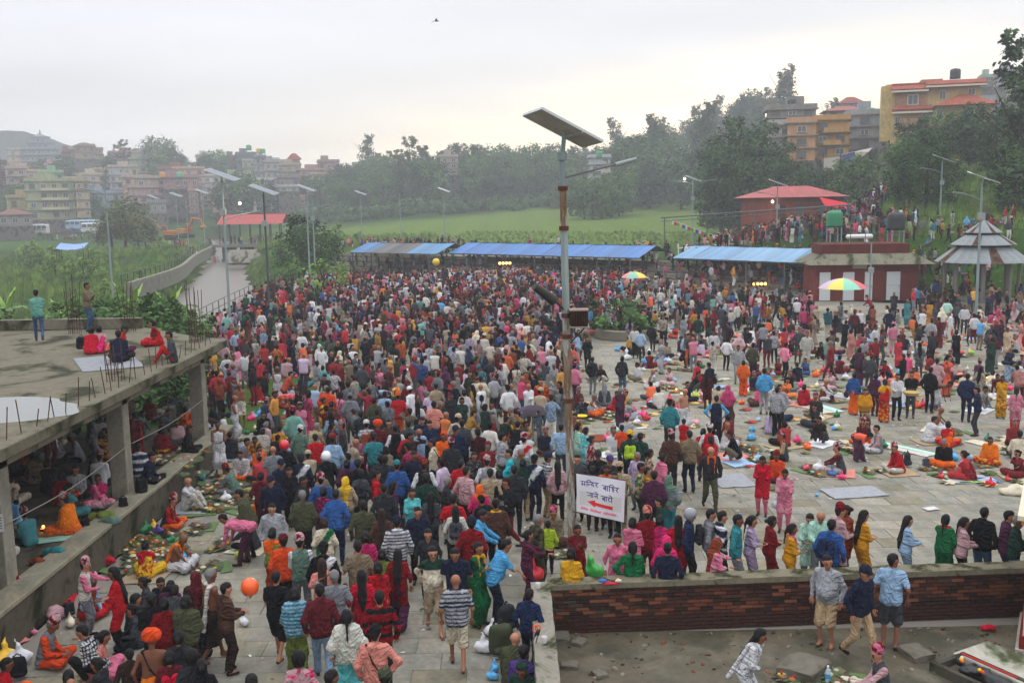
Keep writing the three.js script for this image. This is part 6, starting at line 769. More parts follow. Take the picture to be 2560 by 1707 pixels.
function car(label, p, turn, color) { const g = group('parked_car', label, 'car', p, turn, 'cars at the bus park'), s = new THREE.Shape(); s.moveTo(-2, 0.35); s.lineTo(-1.95, 0.85); s.lineTo(-1.1, 0.95); s.lineTo(-0.6, 1.42); s.lineTo(0.9, 1.45); s.lineTo(1.5, 0.98); s.lineTo(2, 0.9); s.lineTo(2, 0.35); s.closePath(); part('body', new THREE.ExtrudeGeometry(s, { depth: 1.5, bevelEnabled: true, bevelSize: 0.08, bevelThickness: 0.08, bevelSegments: 2 }).translate(0, 0, -0.75), mat(color, 0.35), g); for (const z of [-0.86, 0.86]) part('window', box(1.7, 0.36, 0.03, 0.1, 1.16, z), M.glass, g); for (const x of [-1.2, 1.25]) for (const z of [-0.8, 0.8]) { const w = part('wheel', new THREE.CylinderGeometry(0.32, 0.32, 0.22, 14).rotateX(Math.PI / 2).translate(x, 0.32, z), mat('#1c1c1e', 0.8), g); part('rim', new THREE.CylinderGeometry(0.17, 0.17, 0.24, 10).rotateX(Math.PI / 2).translate(x, 0.32, z), M.steel, w); } }
car('teal grey car beside the white and tan bus', V(ovD(12, 540, 258).x, ovD(12, 541, 258).y, -258), 0.2, '#5f7478'); car('silver car before the turned bus', V(ovD(232, 540, 255).x, ovD(232, 541, 255).y, -255), 0.9, '#b9bcc0'); car('dark car near the willow thicket', V(ovD(150, 540, 262).x, ovD(150, 541, 262).y, -262), 0.4, '#3a3f46');
function excavator(label, p, turn, dig) {
  const g = group('excavator', label, 'excavator', p, turn, 'orange excavators'), or = mat('#c97a1e', 0.6, { map: TX.mottle }), dk = mat('#2a2a2c', 0.8); for (const z of [-1.0, 1.0]) part('track', rbox(3.4, 0.8, 0.55, 0.3, 0, 0.4, z, 3), dk, g); part('turntable', cyl(0.8, 0.8, 0.3, 16, 0, 0.75, 0), dk, g); part('house', rbox(2.6, 1.0, 2.2, 0.12, 0.5, 1.5, 0), or, g); const cb = part('cab', rbox(1.1, 1.5, 1.0, 0.1, -0.6, 2.3, 0.55), or, g); part('pane', box(0.9, 0.8, 1.04, -0.6, 2.5, 0.55), M.glass, cb);
  const b = part('boom', merged([bar(V(-0.6, 1.5, -0.2), V(-2.6, 4.2, -0.2), 0.28, 6, 0.24), bar(V(-2.6, 4.2, -0.2), V(-4.6, 4.0, -0.2), 0.24, 6, 0.2)]), or, g); part('stick', bar(V(-4.7, 4.3, -0.2), V(-5.3, 4.2 - dig, -0.2), 0.2, 6, 0.15), or, b); part('bucket', solid([cap(V(-5.3, 3.9 - dig, -0.6), V(-5.3, 3.9 - dig, 0.2), 0.45)], 0.1, 0.05, (x, y, z, d) => Math.max(d, x + 5.0)), or, b); part('ram', bar(V(-0.9, 1.9, 0.1), V(-2.4, 3.6, 0.1), 0.08, 6), M.steel, g);
}
{ const p = ovD(385, 545, 205), q = ovD(425, 540, 215); excavator('orange excavator with folded arm digging behind the path', V(p.x, Math.max(p.y - 0.6, -0.4), p.z), 0.3, 2.4); excavator('second orange excavator behind the lamp poles', V(q.x, Math.max(q.y - 0.6, -0.4), q.z), 2.7, 1.6); }
// far hills behind everything
{
  const hill = (pts, z, c) => { const n = pts.length, pos = [], ix = []; pts.forEach(([x, y], i) => { for (let k = 0; k < 4; k++) pos.push(x + NZ(i, k, 3) * 4, k === 3 ? -5 : y * (1 - k * 0.3), z + k * 16 + 8 * NZ(i * 0.7, k, 8)); if (i) for (let k = 0; k < 3; k++) { const o = (i - 1) * 4 + k; ix.push(o, o + 1, o + 4, o + 1, o + 5, o + 4); } }); const g = new THREE.BufferGeometry(); g.setAttribute('position', new THREE.Float32BufferAttribute(pos, 3)); g.setIndex(ix); g.computeVertexNormals(); struct('hills', g, mat(c, 1)); };
  const ridge = (u0, u1, z, f) => Array.from({ length: 41 }, (_, i) => { const u = lerp(u0, u1, i / 40), v = f(u), p = ovD(u, v, -z); return [p.x, p.y]; });
  hill(ridge(-160, 330, -680, (u) => 300 + 70 * sstep(20, 300, u) + 3 * NZ(u * 0.03, 1, 1)), -680, '#39463e'); hill(ridge(1180, 1800, -690, (u) => 352 - 18 * Math.exp(-(((u - 1480) / 110) ** 2)) + 12 * sstep(1350, 1180, u) + 3 * NZ(u * 0.03, 2, 1)), -690, '#39463e');
}
// ---------------------------------------------------------------- people the photograph shows one by one
// tile x y (top of the head in an enlarged tile), the way they face (0 away, 90 to the side, 180 towards us), pose, arms, clothes, hair or hat, extras
const TILE = { A: [0, 660], B: [0, 960], C: [0, 1280], D: [640, 1280], E: [640, 960], F: [640, 660], G: [1280, 660], H: [1920, 660], I: [1280, 960], J: [1920, 960], K: [1280, 1280], L: [1920, 1280] };
const FOLK = `
E 60 250 180 sit ll jacket:black pants:black short
E 405 240 170 sit ff kurta:rust pants:brown short scarf:orange
E 560 350 40 lean oo shirt:beige pants:khaki short-grey
E 60 400 20 sit ll shawl:off_white skirt:cream bun
E 40 800 20 stand hh kurta:maroon pants:black bun
E 20 970 100 sit ll kurta:saffron pants:brown bald
E 30 560 150 sit ll shawl:orange skirt:dark_red bun
B 2270 490 110 sit ll shirt:grey pants:orange short scarf:orange
B 2110 430 20 sit ll jacket:charcoal pants:black short
B 2330 480 200 sit ff kurta:dark_red skirt:maroon bun
B 2230 1180 300 sit oo jacket:dark_grey pants:black short
C 1190 840 270 sit ff sweater:dark_grey pants:black bun
C 1560 620 20 sit ll shawl:plum skirt:black bun
C 1700 760 20 stand ff shawl:olive skirt:dark_brown bun
C 1500 780 10 stand hh kurta:dark_red pants:black bun H1.5
C 960 1080 100 sit ll kurta:salmon skirt:pink bun
C 1240 740 60 sit ll jacket:charcoal pants:black short
C 60 1330 100 sit ll kurta:red skirt:orange bun
C 1180 1250 0 stand hh jacket:dark_brown pants:black short H1.3
C 870 1330 300 sit ll kurta:charcoal pants:black bun
K 160 700 20 stand hh jacket:dark_blue pants:navy short H1.45
K 30 1090 20 sit ll jacket:olive pants:black bald
K 85 1385 200 sit ll jacket:dark_green pants:charcoal short+beanie:dark_green
K 110 1210 20 sit ll jacket:purple pants:charcoal short
A 2320 700 20 sit ll kurta:dark_red skirt:maroon bun
A 2270 900 180 sit ff kurta:crimson skirt:red bun
A 2060 700 20 stand hh shirt:pale_pink pants:grey short
A 1890 600 20 stand hh jacket:dark_grey pants:black short
F 40 420 10 stand hh shirt:white pants:black short
F 80 660 20 sit ll saree:gold/red skirt:red bun
F 480 930 100 sit ll waistcoat:maroon/white pants:grey short+topi:rust
F 620 930 20 sit ll shawl:turquoise skirt:red bun
F 20 1080 180 sit ff kurta:red skirt:crimson bun
F 640 1110 10 stand hh kurta:bright_orange pants:brown short-grey
F 760 860 180 sit ff jacket:black pants:charcoal short
F 1100 880 150 sit ll waistcoat:rust/white pants:white bald scarf:orange
D 145 140 20 stand ff saree:olive_green/orange skirt:rust bun
D 245 205 0 stand hh sweater:bright_orange pants:black short+cap:maroon
D 395 215 0 stand ff waistcoat:sage/white pants:grey short+topi:pale_pink
D 615 275 10 stand hh jacket:black/white:sash pants:navy short+cap:black
D 600 420 0 stand hh tee:salmon jeans:denim long-brown H1.55
D 930 255 0 stand hh tee:khaki pants:dark_grey short g1.1
D 1000 175 0 stand hh kurta:magenta pants:plum bun
D 1150 335 0 stand ff tee:olive_green skirt:dark_green bun H1.5
D 1300 330 10 walk hh kurta:dark_red skirt:plum long
D 1115 450 0 stand ff kurta:red/dark_red:floral skirt:pale_pink bun g1.1
D 965 525 0 stand hh kurta:crimson pants:black long
D 715 525 0 stand uh tee:grey jeans:denim short-grey
D 180 540 20 walk ss tee:black shorts:black short H1.6
D 345 690 0 walk fh shawl:teal/pale_blue:stripe skirt:olive_green bun H1.55
D 580 650 0 walk hh jacket:maroon jeans:light_denim short
D 1130 715 0 stand hh sweater:dark_red/black:band pants:charcoal short
D 825 890 0 stand hh shawl:off_white/mint:dots skirt:turquoise tail H1.6
D 1090 1040 10 walk hk hoodie:salmon pants:charcoal short+cap:black strap:dark_brown
D 385 1280 0 stand hh kurta:pale_pink/hot_pink:floral pants:navy curly F H1.55
D 690 1440 60 stand hh tee:dark_grey pants:black short
D 1180 1440 0 stand hh jacket:camouflage/olive:camo pants:black short+cap:camouflage
D 1620 310 175 walk ss sweater:cream/dark_green:yoke shorts:beige short tache g1.12 shoes:dark_brown
D 1830 560 0 walk hh tee:pale_grey/navy:stripe shorts:cream bald g1.15 shoes:dark_grey
D 1820 330 190 stand hh polo:navy pants:black short hp.35
D 2040 270 130 stand cc saree:green/dark_green skirt:green bun scarf:gold H1.62
D 2310 240 70 lean oo tee:sky_blue pants:navy short g1.15 lean.5
D 1575 150 180 stand hh kurta:charcoal pants:black bun tika
E 140 1090 180 stand hh hoodie:pale_grey pants:dark_grey short
E 1480 1120 180 stand hh jacket:navy pants:black short
E 1290 1210 0 stand hh hoodie:white/navy:stripe pants:navy short+beanie:navy
E 975 1060 0 stand hh jacket:olive pants:black short
E 1150 1140 0 stand hh sweater:brown pants:charcoal long-brown
E 1980 1220 10 stand hh jacket:dark_red/white:hem pants:black short+cap:navy
E 2085 1150 100 lean oo jacket:sky_blue pants:black short lean.35
E 2200 1040 0 stand hh sweater:brown pants:black short g1.2 scarf:gold
E 1830 1110 0 stand hh sweater:off_white pants:black long pack:dark_grey
E 620 1220 0 stand hh kurta:cream/green:sash pants:olive bun-brown
E 860 80 0 stand hh hoodie:grey pants:camouflage short+beanie:grey g1.1
E 1300 75 0 stand hh sweater:red pants:orange short+cone:orange
E 1010 330 0 stand hh shirt:white/grey:check pants:maroon short+cap:white pack:rust
E 1115 335 0 stand hh sweater:maroon pants:black short+turban:bright_orange
E 1215 320 170 stand ff kurta:brown pants:black bun
E 1075 440 0 stand hh tee:teal pants:charcoal short
E 700 465 10 stand hh shirt:pale_blue pants:dark_grey short+topi:rust g1.15
E 540 450 0 stand hh tee:red pants:black short
E 405 375 20 stand hh shirt:sage pants:grey short+beanie:white
E 215 375 20 squat ll shirt:mustard pants:brown short
E 620 120 110 stand pp kurta:gold skirt:mustard bun-brown scarf:saffron
E 690 150 20 stand hh saree:rust/brown skirt:rust bun
E 660 20 10 stand hh kurta:bright_orange pants:brown short
E 1910 45 0 stand hh kurta:white pants:teal bun scarf:orange
E 1500 405 160 stand hh tee:pale_blue pants:grey bald hp.4
E 1720 435 190 stand ff shirt:orange pants:brown short+beanie:bright_orange
E 1610 500 280 stand ff polo:cream pants:black short strap:black
E 1790 505 0 stand hh jacket:charcoal pants:black short+topi:pale_pink
E 1525 300 170 stand hh tee:navy jeans:denim short hp.4
E 1590 330 185 stand ff shirt:dark_blue pants:black short hp.3
E 1290 700 0 stand hh shirt:blue pants:navy short+cap:teal g1.1
E 1450 610 150 stand hh jacket:navy pants:navy short
E 1540 700 0 stand hh waistcoat:black/white pants:charcoal short+topi:rust
E 1560 820 0 stand hh jacket:dark_green pants:black short+cap:charcoal
E 1140 640 0 stand hh jacket:charcoal pants:black short g1.15 scarf:cream
E 930 690 0 stand hh jacket:black pants:dark_grey short+beanie:charcoal
E 1110 790 80 stand hh jacket:red pants:black short H1.5
E 830 690 0 stand hh shawl:plum skirt:purple bun
E 815 845 0 stand hh shirt:beige pants:khaki short+hood:yellow F
E 590 830 0 stand hh sweater:blue pants:navy short+topi:pale_pink
E 430 840 110 stand ph jacket:charcoal pants:black short
E 420 970 0 stand hh jacket:olive pants:black short-grey g1.1
E 130 840 200 stand hh jacket:navy pants:black short+cap:navy
E 730 960 10 lean hh jacket:blue pants:dark_blue short lean.35
E 950 785 0 stand hh jacket:dark_grey pants:black curly F pack:charcoal
E 1170 910 0 stand hh jacket:charcoal jeans:denim short
E 1260 890 60 stand hh kurta:plum pants:black long
E 1430 955 180 stand ff kurta:turquoise pants:teal bun H1.5
E 1420 1080 180 stand hh tee:salmon pants:teal short kid H1.15
E 1600 985 0 stand hh sweater:dark_grey pants:black long H1.55
E 1760 850 90 stand ff jacket:charcoal pants:black short-grey F
E 1810 1000 10 stand hh tee:red pants:black short
E 1930 750 40 stand hh shirt:pale_pink pants:black short
E 2050 915 0 stand hh kurta:hot_pink pants:maroon bun+hood:orange pack:magenta
E 2150 770 10 stand hh sweater:beige pants:khaki short
E 2120 665 0 stand hh waistcoat:pale_grey/white pants:grey short+topi:pale_pink
E 2000 620 160 stand ff kurta:charcoal pants:black bun
E 1880 690 30 stand hh jacket:red pants:charcoal short
E 2320 590 270 stand ff tee:cyan pants:navy short g1.1
E 2010 490 120 sit ll tee:white pants:grey bald scarf:orange
E 150 560 0 stand hh tee:grey pants:black bald g1.1
E 255 525 10 stand hh jacket:black pants:black short+helmet:crimson
E 640 625 0 stand hh jacket:black pants:charcoal short+helmet:white
E 225 690 170 stand ff jacket:navy pants:navy short+cap:navy
E 410 640 10 stand hh jacket:navy/white:sash pants:navy short+beanie:charcoal
E 300 760 180 stand ff jacket:black pants:black bun
E 620 940 20 stand hh kurta:plum/magenta:floral pants:black bun
E 1890 320 0 stand hh jacket:dark_grey pants:black short
E 1110 220 0 stand hh shirt:charcoal pants:brown short
E 1630 150 0 stand hh tee:salmon pants:maroon short
E 1480 150 0 stand hh tee:white jeans:denim long
E 1690 150 160 stand ff jacket:dark_green pants:black short-grey
E 1790 80 170 stand hh kurta:charcoal pants:black bun
E 1650 -10 0 stand hh shirt:beige pants:charcoal short
E 1280 370 0 stand hh waistcoat:black/white pants:black short
E 1400 330 10 stand hh jacket:dark_grey pants:black short
E 1390 430 20 stand hh hoodie:crimson pants:black bun
E 1180 650 0 stand hh jacket:charcoal pants:black short
E 1830 380 190 stand hh jacket:dark_blue pants:black short+cap:navy
E 2230 780 0 stand hh shirt:white jeans:denim bun pack:black
E 960 240 0 stand hh jacket:charcoal pants:black short
E 1080 120 0 stand hh jacket:olive pants:black short g1.1
E 1180 60 10 stand hh shirt:pale_blue pants:grey short
C 130 610 175 sit ll waistcoat:teal/mint pants:mint short+topi:pale_pink-grey scarf:red shoes0 hp.25
C 775 430 100 stand of waistcoat:off_white/pink pants:grey short+topi:pale_pink H1.5
C 850 580 130 sit ll waistcoat:rust/pale_blue pants:red short+topi:pale_pink hp.3
C 1030 495 280 stand ff kurta:red pants:black long H1.6
C 505 970 110 sit ff waistcoat:grey/bright_orange pants:bright_orange short+topi:pale_pink-grey hp.4
C 730 1030 300 squat ll shirt:white/black:check pants:black short
C 1300 590 270 sit ff kurta:dark_grey pants:plum bun
C 1380 750 0 stand ll jacket:black pants:black short+cap:charcoal H1.55
C 1380 1090 10 stand hh bare dhoti:saffron bald+turban:bright_orange skin strap:black
C 1630 1080 10 stand hh kurta:charcoal pants:black bun H1.55
C 1545 1270 0 stand hh kurta:maroon pants:brown bun pack:crimson H1.45
C 1750 1265 0 stand hh jacket:charcoal pants:black curly F H1.5
C 1840 1345 0 stand hh jacket:black pants:black bun H1.45
C 1790 540 0 stand ff shawl:dark_brown skirt:charcoal bun+hood:maroon
C 1930 510 60 walk ff bare dhoti:dark_brown short-grey scarf:off_white drape skin hem.35
C 2070 640 70 stand ff jacket:brown pants:dark_brown short H1.6
C 1700 200 110 sit dd bare dhoti:white bald scarf:saffron drape hp.5
C 1330 250 20 sit oo saree:yellow/red:floral skirt:yellow bun
C 2010 20 300 bend dd shirt:pink pants:plum short
B 2180 960 290 lean ff jacket:olive pants:black short lean.4
B 1590 1020 110 sit ff waistcoat:charcoal/red pants:orange short+topi:pale_pink scarf:orange
C 620 1440 10 sit ll shawl:orange skirt:saffron bun
C 2300 1480 0 stand hh tee:black pants:black short
C 640 1520 0 stand hh jacket:grey pants:black bald H1.2
C 1460 600 200 sit ll kurta:charcoal/dark_red:sash pants:black bun
C 1600 660 20 sit ll sweater:dark_grey pants:black bun
B 1720 850 110 knees oo tee:white pants:off_white bald
B 1990 330 180 stand ff vest:white dhoti:white short
B 2150 95 100 stand ff vest:white dhoti:white bald
A 2190 1080 180 stand ff bare dhoti:off_white bald hem.5
B 2200 610 190 sit ll shirt:white pants:orange short scarf:white
B 2060 740 300 sit oo waistcoat:sage/grey pants:grey short+topi:rust lean.5
B 570 1010 300 sit ll shawl:saffron dhoti:orange short+topi:pale_pink Y.75
B 890 820 180 sit ll saree:pink/magenta:floral skirt:pink bun Y.75
B 560 800 20 sit ll shawl:dark_red skirt:red bun Y.75 g1.15
B 920 430 10 sit ll kurta:mustard pants:brown bun Y.75
B 640 450 270 sit ff shirt:pale_grey pants:black short-grey Y.75
B 1370 110 20 sit ll shawl:maroon skirt:charcoal bun Y.75 g1.2
B 1480 390 10 sit ll shawl:dark_red skirt:maroon bun Y.75
B 1260 540 0 sit ll jacket:dark_blue/white:band pants:navy short Y.75
B 1400 620 110 sit ff jacket:navy pants:black short Y.75
B 300 620 0 sit ll shawl:khaki skirt:brown bun Y.75 g1.1
B 680 740 190 sit ll shirt:pale_grey pants:black short Y.75
B 1700 200 0 sit ll shawl:saffron skirt:charcoal bun Y.75
B 1740 370 100 sit ll jacket:black pants:black short Y.75
B 170 500 30 sit ll kurta:rust pants:brown bun Y.75
B 1230 250 0 stand hh saree:dark_red/maroon skirt:dark_red bun Y.75
A 320 230 0 walk ff tee:sea_green jeans:denim short Y3.6
A 790 165 110 stand pp jacket:khaki jeans:denim short Y3.6
A 905 560 10 sit ll saree:hot_pink/pale_pink:sash skirt:hot_pink bun Y3.6
A 1080 600 10 sit ll jacket:navy pants:black short Y3.6
A 1140 560 100 sit ll jacket:red pants:plum short+cap:dark_green Y3.6
A 1385 510 280 sit ff saree:red/dark_red skirt:red bun Y3.6
A 1540 610 270 knees hh jacket:dark_grey pants:red short Y3.6
A 835 570 20 sit ll kurta:crimson pants:plum bun Y3.6
A 1985 430 270 stand oo shirt:salmon pants:brown short
A 2075 450 0 stand hh tee:sea_green pants:black short
A 2220 380 10 stand hh tee:grey pants:black short
A 2260 450 10 stand hh jacket:navy pants:dark_green short
A 2150 590 160 stand hh shirt:pale_blue pants:grey short
A 2210 640 20 stand ff kurta:red pants:red bun
A 1940 780 180 stand hh kurta:gold pants:off_white long
A 2140 830 160 stand ff tee:pale_pink pants:off_white short
A 2230 800 180 stand hh tee:white pants:grey short
A 2090 820 20 stand hh vest:white pants:grey short
A 1980 1030 20 sit ll shawl:maroon skirt:saffron bun
A 1600 1000 200 bend dd jacket:navy pants:navy short
A 1530 1060 120 bend dd kurta:salmon pants:orange short scarf:orange
A 1420 1130 150 sit ff jacket:dark_grey/plum:check pants:black short+topi:rust
K 600 110 170 stand pp saree:dark_red/maroon skirt:maroon bun tika
K 150 160 80 stand oo kurta:plum/maroon:floral skirt:plum bun
K 240 15 60 stand hh jacket:olive/dark_brown:camo pants:camouflage short-grey
I 330 1250 0 stand hh jacket:lime pants:black short kid H1.15
K 545 320 10 stand ff kurta:gold pants:cream bun
K 970 190 180 stand wh kurta:pink pants:maroon bun tika
K 1110 265 0 stand kf hoodie:green/dark_green:hem pants:dark_grey tail
K 1420 210 10 stand hh kurta:hot_pink skirt:magenta bun+hood:hot_pink
K 1430 275 0 stand hh sweater:navy pants:dark_blue short H1.6
K 1110 45 20 stand ff hoodie:pink pants:maroon bun scarf:white
I 1245 1140 0 stand hh jacket:dark_red pants:maroon short+topi:salmon
I 1360 1200 10 stand ff kurta:magenta/hot_pink:dots pants:magenta bun
I 1530 1200 0 stand hh kurta:red/dark_red:dots pants:dark_red long
I 1640 1150 90 stand hh jacket:dark_blue pants:black short+helmet:grey
I 1830 1140 80 stand hh jacket:grey pants:charcoal short pack:charcoal
I 1935 1160 70 stand hh hoodie:navy/white:band pants:black short
I 2080 1190 90 stand hh jacket:teal pants:grey short
I 2210 1200 90 stand ff kurta:lavender/lilac:dots pants:lavender tail
K 1890 235 80 stand of kurta:pink/pale_pink:floral pants:dark_grey bun+hood:rust
L 45 30 70 stand ff kurta:dark_red skirt:dark_red bun
L 230 100 80 stand ff kurta:mustard skirt:mustard tail scarf:pink
L 390 15 180 stand ff kurta:mint/white:dots pants:grey bun hp.4
J 490 1165 180 stand ff shirt:mint pants:grey bald hp.4
L 590 60 20 stand hh jacket:blue pants:black short pack:dark_blue
J 670 1110 60 stand ff kurta:pale_pink pants:black short+topi:maroon
J 720 1105 240 stand ff kurta:rust pants:brown bun
J 890 1150 60 stand ff kurta:mustard pants:off_white long
J 1295 1200 70 stand ff jacket:pale_blue jeans:light_denim long
J 1640 1190 20 stand oh kurta:green pants:crimson tail scarf:crimson
J 1815 1215 70 stand ff jacket:pale_pink pants:black tail
J 1995 1125 20 stand hh jacket:black jeans:denim short
J 2225 1155 80 stand ff jacket:plum pants:navy short
J 2310 1200 90 stand ff jacket:dark_green jeans:light_denim short-grey
L 545 388 200 stand hh sweater:pale_grey shorts:tan short g1.18 hy.6
L 900 490 130 walk hh jacket:navy pants:tan short+cap:navy shoes:black
L 1150 373 5 stand hh tee:pale_blue shorts:dark_grey short hy-.7
L 1010 1232 250 sit of waistcoat:dark_grey/pale_pink pants:cream short+topi:pink-grey tache
K 2300 1065 100 lean hf kurta:white/grey:dots skirt:pale_grey long scarf:white drape lean.4 shoes0
I 1450 140 0 stand hh jacket:teal pants:charcoal short+beanie:black
I 1590 30 130 stand hh bare dhoti:white bald
I 1880 100 0 stand kk waistcoat:navy/sky_blue pants:black short
I 1580 315 20 stand ff tee:red pants:orange short kid H1.2
I 1462 430 0 stand hh jacket:brown pants:charcoal short+topi:pale_pink
I 1630 420 340 stand hh jacket:khaki pants:navy short
I 1830 565 165 walk hh jacket:charcoal pants:olive bald scarf:orange
I 1760 400 20 stand hh kurta:red pants:black bun
I 1825 470 340 stand ff jacket:red pants:black tail
I 1820 370 10 stand hh waistcoat:red/white pants:grey short+topi:white
I 1980 340 90 sit oo vest:white dhoti:white bald
I 2300 660 190 stand ff kurta:crimson pants:pink bun hp.4
J 160 780 180 stand ff kurta:pink/pale_pink:floral pants:pink bun hp.4
G 265 1045 180 walk hh kurta:red pants:white short
I 575 260 200 stand ff kurta:rust pants:brown short
I 610 350 60 stand hh kurta:mint pants:teal tail
I 680 390 50 stand ff kurta:turquoise pants:black bun
I 735 470 90 stand hh kurta:dark_red/pale_pink:floral pants:black bun
I 600 640 200 stand hh jacket:dark_grey pants:black short
I 790 610 180 stand hh jacket:black pants:black short+cap:charcoal g1.1
I 900 655 170 stand hh shirt:charcoal pants:black short+cap:purple
I 990 715 0 stand hh sweater:beige pants:khaki short+cap:tan
I 870 740 180 stand ff kurta:orange pants:brown bun
I 740 745 10 stand hh sweater:cream pants:black bun
I 940 800 190 stand ff kurta:red pants:black bun
I 1150 620 200 stand hh kurta:lilac pants:grey bun-grey
I 1270 590 80 stand hh kurta:tan/brown:floral pants:brown bun
I 1390 630 60 stand hh hoodie:pink pants:maroon bun
I 1190 715 90 stand hh sweater:green/tan:camo pants:dark_green short
I 1240 755 60 stand hh tee:mustard pants:olive short H1.5
I 1310 790 10 stand hh jacket:plum pants:charcoal short g1.2
I 1440 830 10 stand hh shawl:sage/grey:camo skirt:teal bun+hood:sage
I 1010 370 0 stand hh tee:bright_orange pants:black short kid H1.3
I 1085 425 0 stand hh jacket:dark_green pants:black short+beanie:yellow pack:lime
I 1180 440 20 stand hh jacket:dark_green pants:black short
I 205 650 20 stand hh jacket:navy/white:sash pants:navy short+cap:black
I 330 630 60 stand cc tee:white/navy:stripe pants:tan short+cap:dark_blue
I 420 700 0 stand hh shirt:pale_pink pants:black long
I 80 590 170 stand hh jacket:sage pants:khaki short-grey
I 100 680 10 stand hh jacket:dark_green pants:tan bun
I 20 740 0 stand hh jacket:charcoal pants:black short
I 30 290 100 sit ll waistcoat:rust/gold pants:cream short+topi:rust
I 110 460 20 stand hh shirt:white/red:sash pants:grey short+topi:pale_pink
I 450 360 0 stand hh shirt:pale_blue pants:dark_grey short
I 1350 1040 270 stand hh tee:dark_green pants:black short kid H1.25
I 380 1135 180 sit ll kurta:khaki skirt:brown short+topi:pink
I 640 105 190 sit ll kurta:charcoal pants:black bun scarf:pale_pink
I 760 85 110 sit oo vest:white dhoti:orange short-grey
I 1040 50 250 sit oo kurta:gold/charcoal:hem pants:cream short+topi:pale_pink
I 960 60 200 sit ll kurta:red pants:red bun
I 850 0 0 sit ll shawl:dark_grey skirt:grey bun+hood:grey
I 1060 280 20 sit ll sweater:pale_grey pants:grey short+topi:pink
J 630 550 270 sit oo waistcoat:dark_grey/maroon pants:pale_grey short+topi:pale_pink scarf:orange
J 880 320 200 sit ll sweater:maroon pants:orange short+topi:pale_pink
J 1000 370 260 sit ll waistcoat:grey/pale_pink pants:white short
J 1160 545 240 sit ff jacket:red pants:off_white short+topi:pale_pink scarf:dark_red
J 1620 500 190 sit ll sweater:black dhoti:orange short-grey
J 1540 290 60 sit oo shawl:white dhoti:white short
J 1660 335 0 sit ll saree:orange/red:floral skirt:orange bun
J 2045 480 190 sit ll shawl:saffron skirt:red bun
J 2320 420 0 sit hh shirt:cream pants:charcoal short
J 1600 205 100 sit oo bare dhoti:white bald
J 130 440 270 sit ff waistcoat:dark_grey/tan pants:black short+topi:pale_pink scarf:bright_orange
J 80 620 200 sit ll kurta:bright_orange pants:maroon short+topi:rust
J 90 20 20 stand uh shirt:pale_grey pants:black short
J 40 230 20 sit ll jacket:lilac jeans:denim tail
H 1065 600 90 stand hh jacket:dark_grey pants:dark_grey short
H 1215 640 170 stand hh saree:crimson/red skirt:red bun
H 360 630 180 walk hh shirt:off_white pants:off_white short+topi:white
H 280 580 180 stand hh jacket:dark_grey pants:olive short+topi:white
H 165 575 20 stand hh saree:red/orange skirt:orange bun
H 420 340 180 stand hh kurta:pink pants:crimson bun
H 705 490 20 stand hh shawl:black skirt:lavender long
H 1110 420 0 stand hh waistcoat:navy/dark_blue pants:navy short
H 1810 370 180 stand ff shirt:white pants:charcoal short
H 1650 320 0 stand hh shirt:mint pants:pale_grey short
H 1480 330 0 stand hh kurta:mustard skirt:orange bun
H 2065 530 170 stand hh waistcoat:navy/pale_blue pants:pale_grey short
H 2215 560 160 stand ff shawl:tan skirt:black bun+hood:tan
H 850 780 20 stand hh shawl:plum/pink:floral skirt:rust bun
H 1080 1050 0 stand hh saree:red/gold skirt:red bun
H 900 1140 170 stand ff shawl:mustard skirt:brown bun
H 1195 1000 160 stand ff shirt:white pants:black short
H 1325 980 180 stand ff tee:black jeans:dark_grey short
H 1500 940 20 stand hh jacket:black pants:black short
H 1560 860 10 stand hh kurta:pale_pink pants:white short
H 1700 1080 120 bend dd bare dhoti:white short
H 1840 1000 10 stand hh jacket:dark_blue pants:navy short
H 2160 1020 180 stand ff saree:gold/mustard skirt:gold bun
H 2290 1130 0 stand hh kurta:pink pants:crimson tail
H 1000 1000 30 stand hh jacket:plum pants:maroon bun
H 800 990 20 stand hh jacket:blue skirt:orange bun
H 340 1100 20 sit ll shawl:crimson skirt:crimson bun
H 540 1050 110 sit oo waistcoat:rust/white pants:white bald
H 110 1100 180 stand hh sweater:pale_grey pants:black short
H 1400 690 120 sit ll waistcoat:dark_grey/white pants:white short
H 890 620 20 sit ll kurta:magenta skirt:crimson bun
H 580 810 20 sit ll shirt:mint pants:grey short
H 670 840 20 sit ll kurta:dark_red skirt:orange bun
H 1750 680 180 sit ll shawl:bright_orange skirt:red bun
H 1290 330 180 stand hh kurta:teal skirt:teal bun
H 980 360 20 stand hh saree:rust/tan skirt:rust bun
G 330 625 10 stand hh saree:crimson/dark_red skirt:red bun
G 1480 270 0 stand hh kurta:sea_green/mint pants:black bun
G 1660 400 180 stand hh kurta:crimson pants:black bun
G 1790 360 0 stand hh saree:bright_orange/red skirt:orange bun
G 2280 260 180 stand kk kurta:red pants:red short
G 2010 320 0 stand hh kurta:pink pants:pink bun
G 2070 300 20 stand hh kurta:crimson pants:dark_green tail
G 1700 480 0 stand hh jacket:dark_green pants:grey short
G 2080 740 180 stand hh jacket:pale_grey pants:pale_grey short
G 2220 720 20 stand hh jacket:olive pants:dark_blue short
G 1860 590 180 stand hh tee:white shorts:grey short
G 2320 950 350 stand hh jacket:sky_blue pants:pale_grey short
G 1015 840 20 stand hh jacket:charcoal jeans:denim bun
G 1135 560 180 stand hh shirt:off_white pants:black short
G 1200 590 20 stand hh jacket:pale_blue pants:charcoal short
G 2130 880 10 stand hh shawl:orange skirt:orange bun H1.45
G 1970 640 20 stand hh shirt:white pants:black short
G 1610 620 200 stand hh shirt:pale_blue pants:black short
G 1300 960 100 sit ll vest:white dhoti:white bald
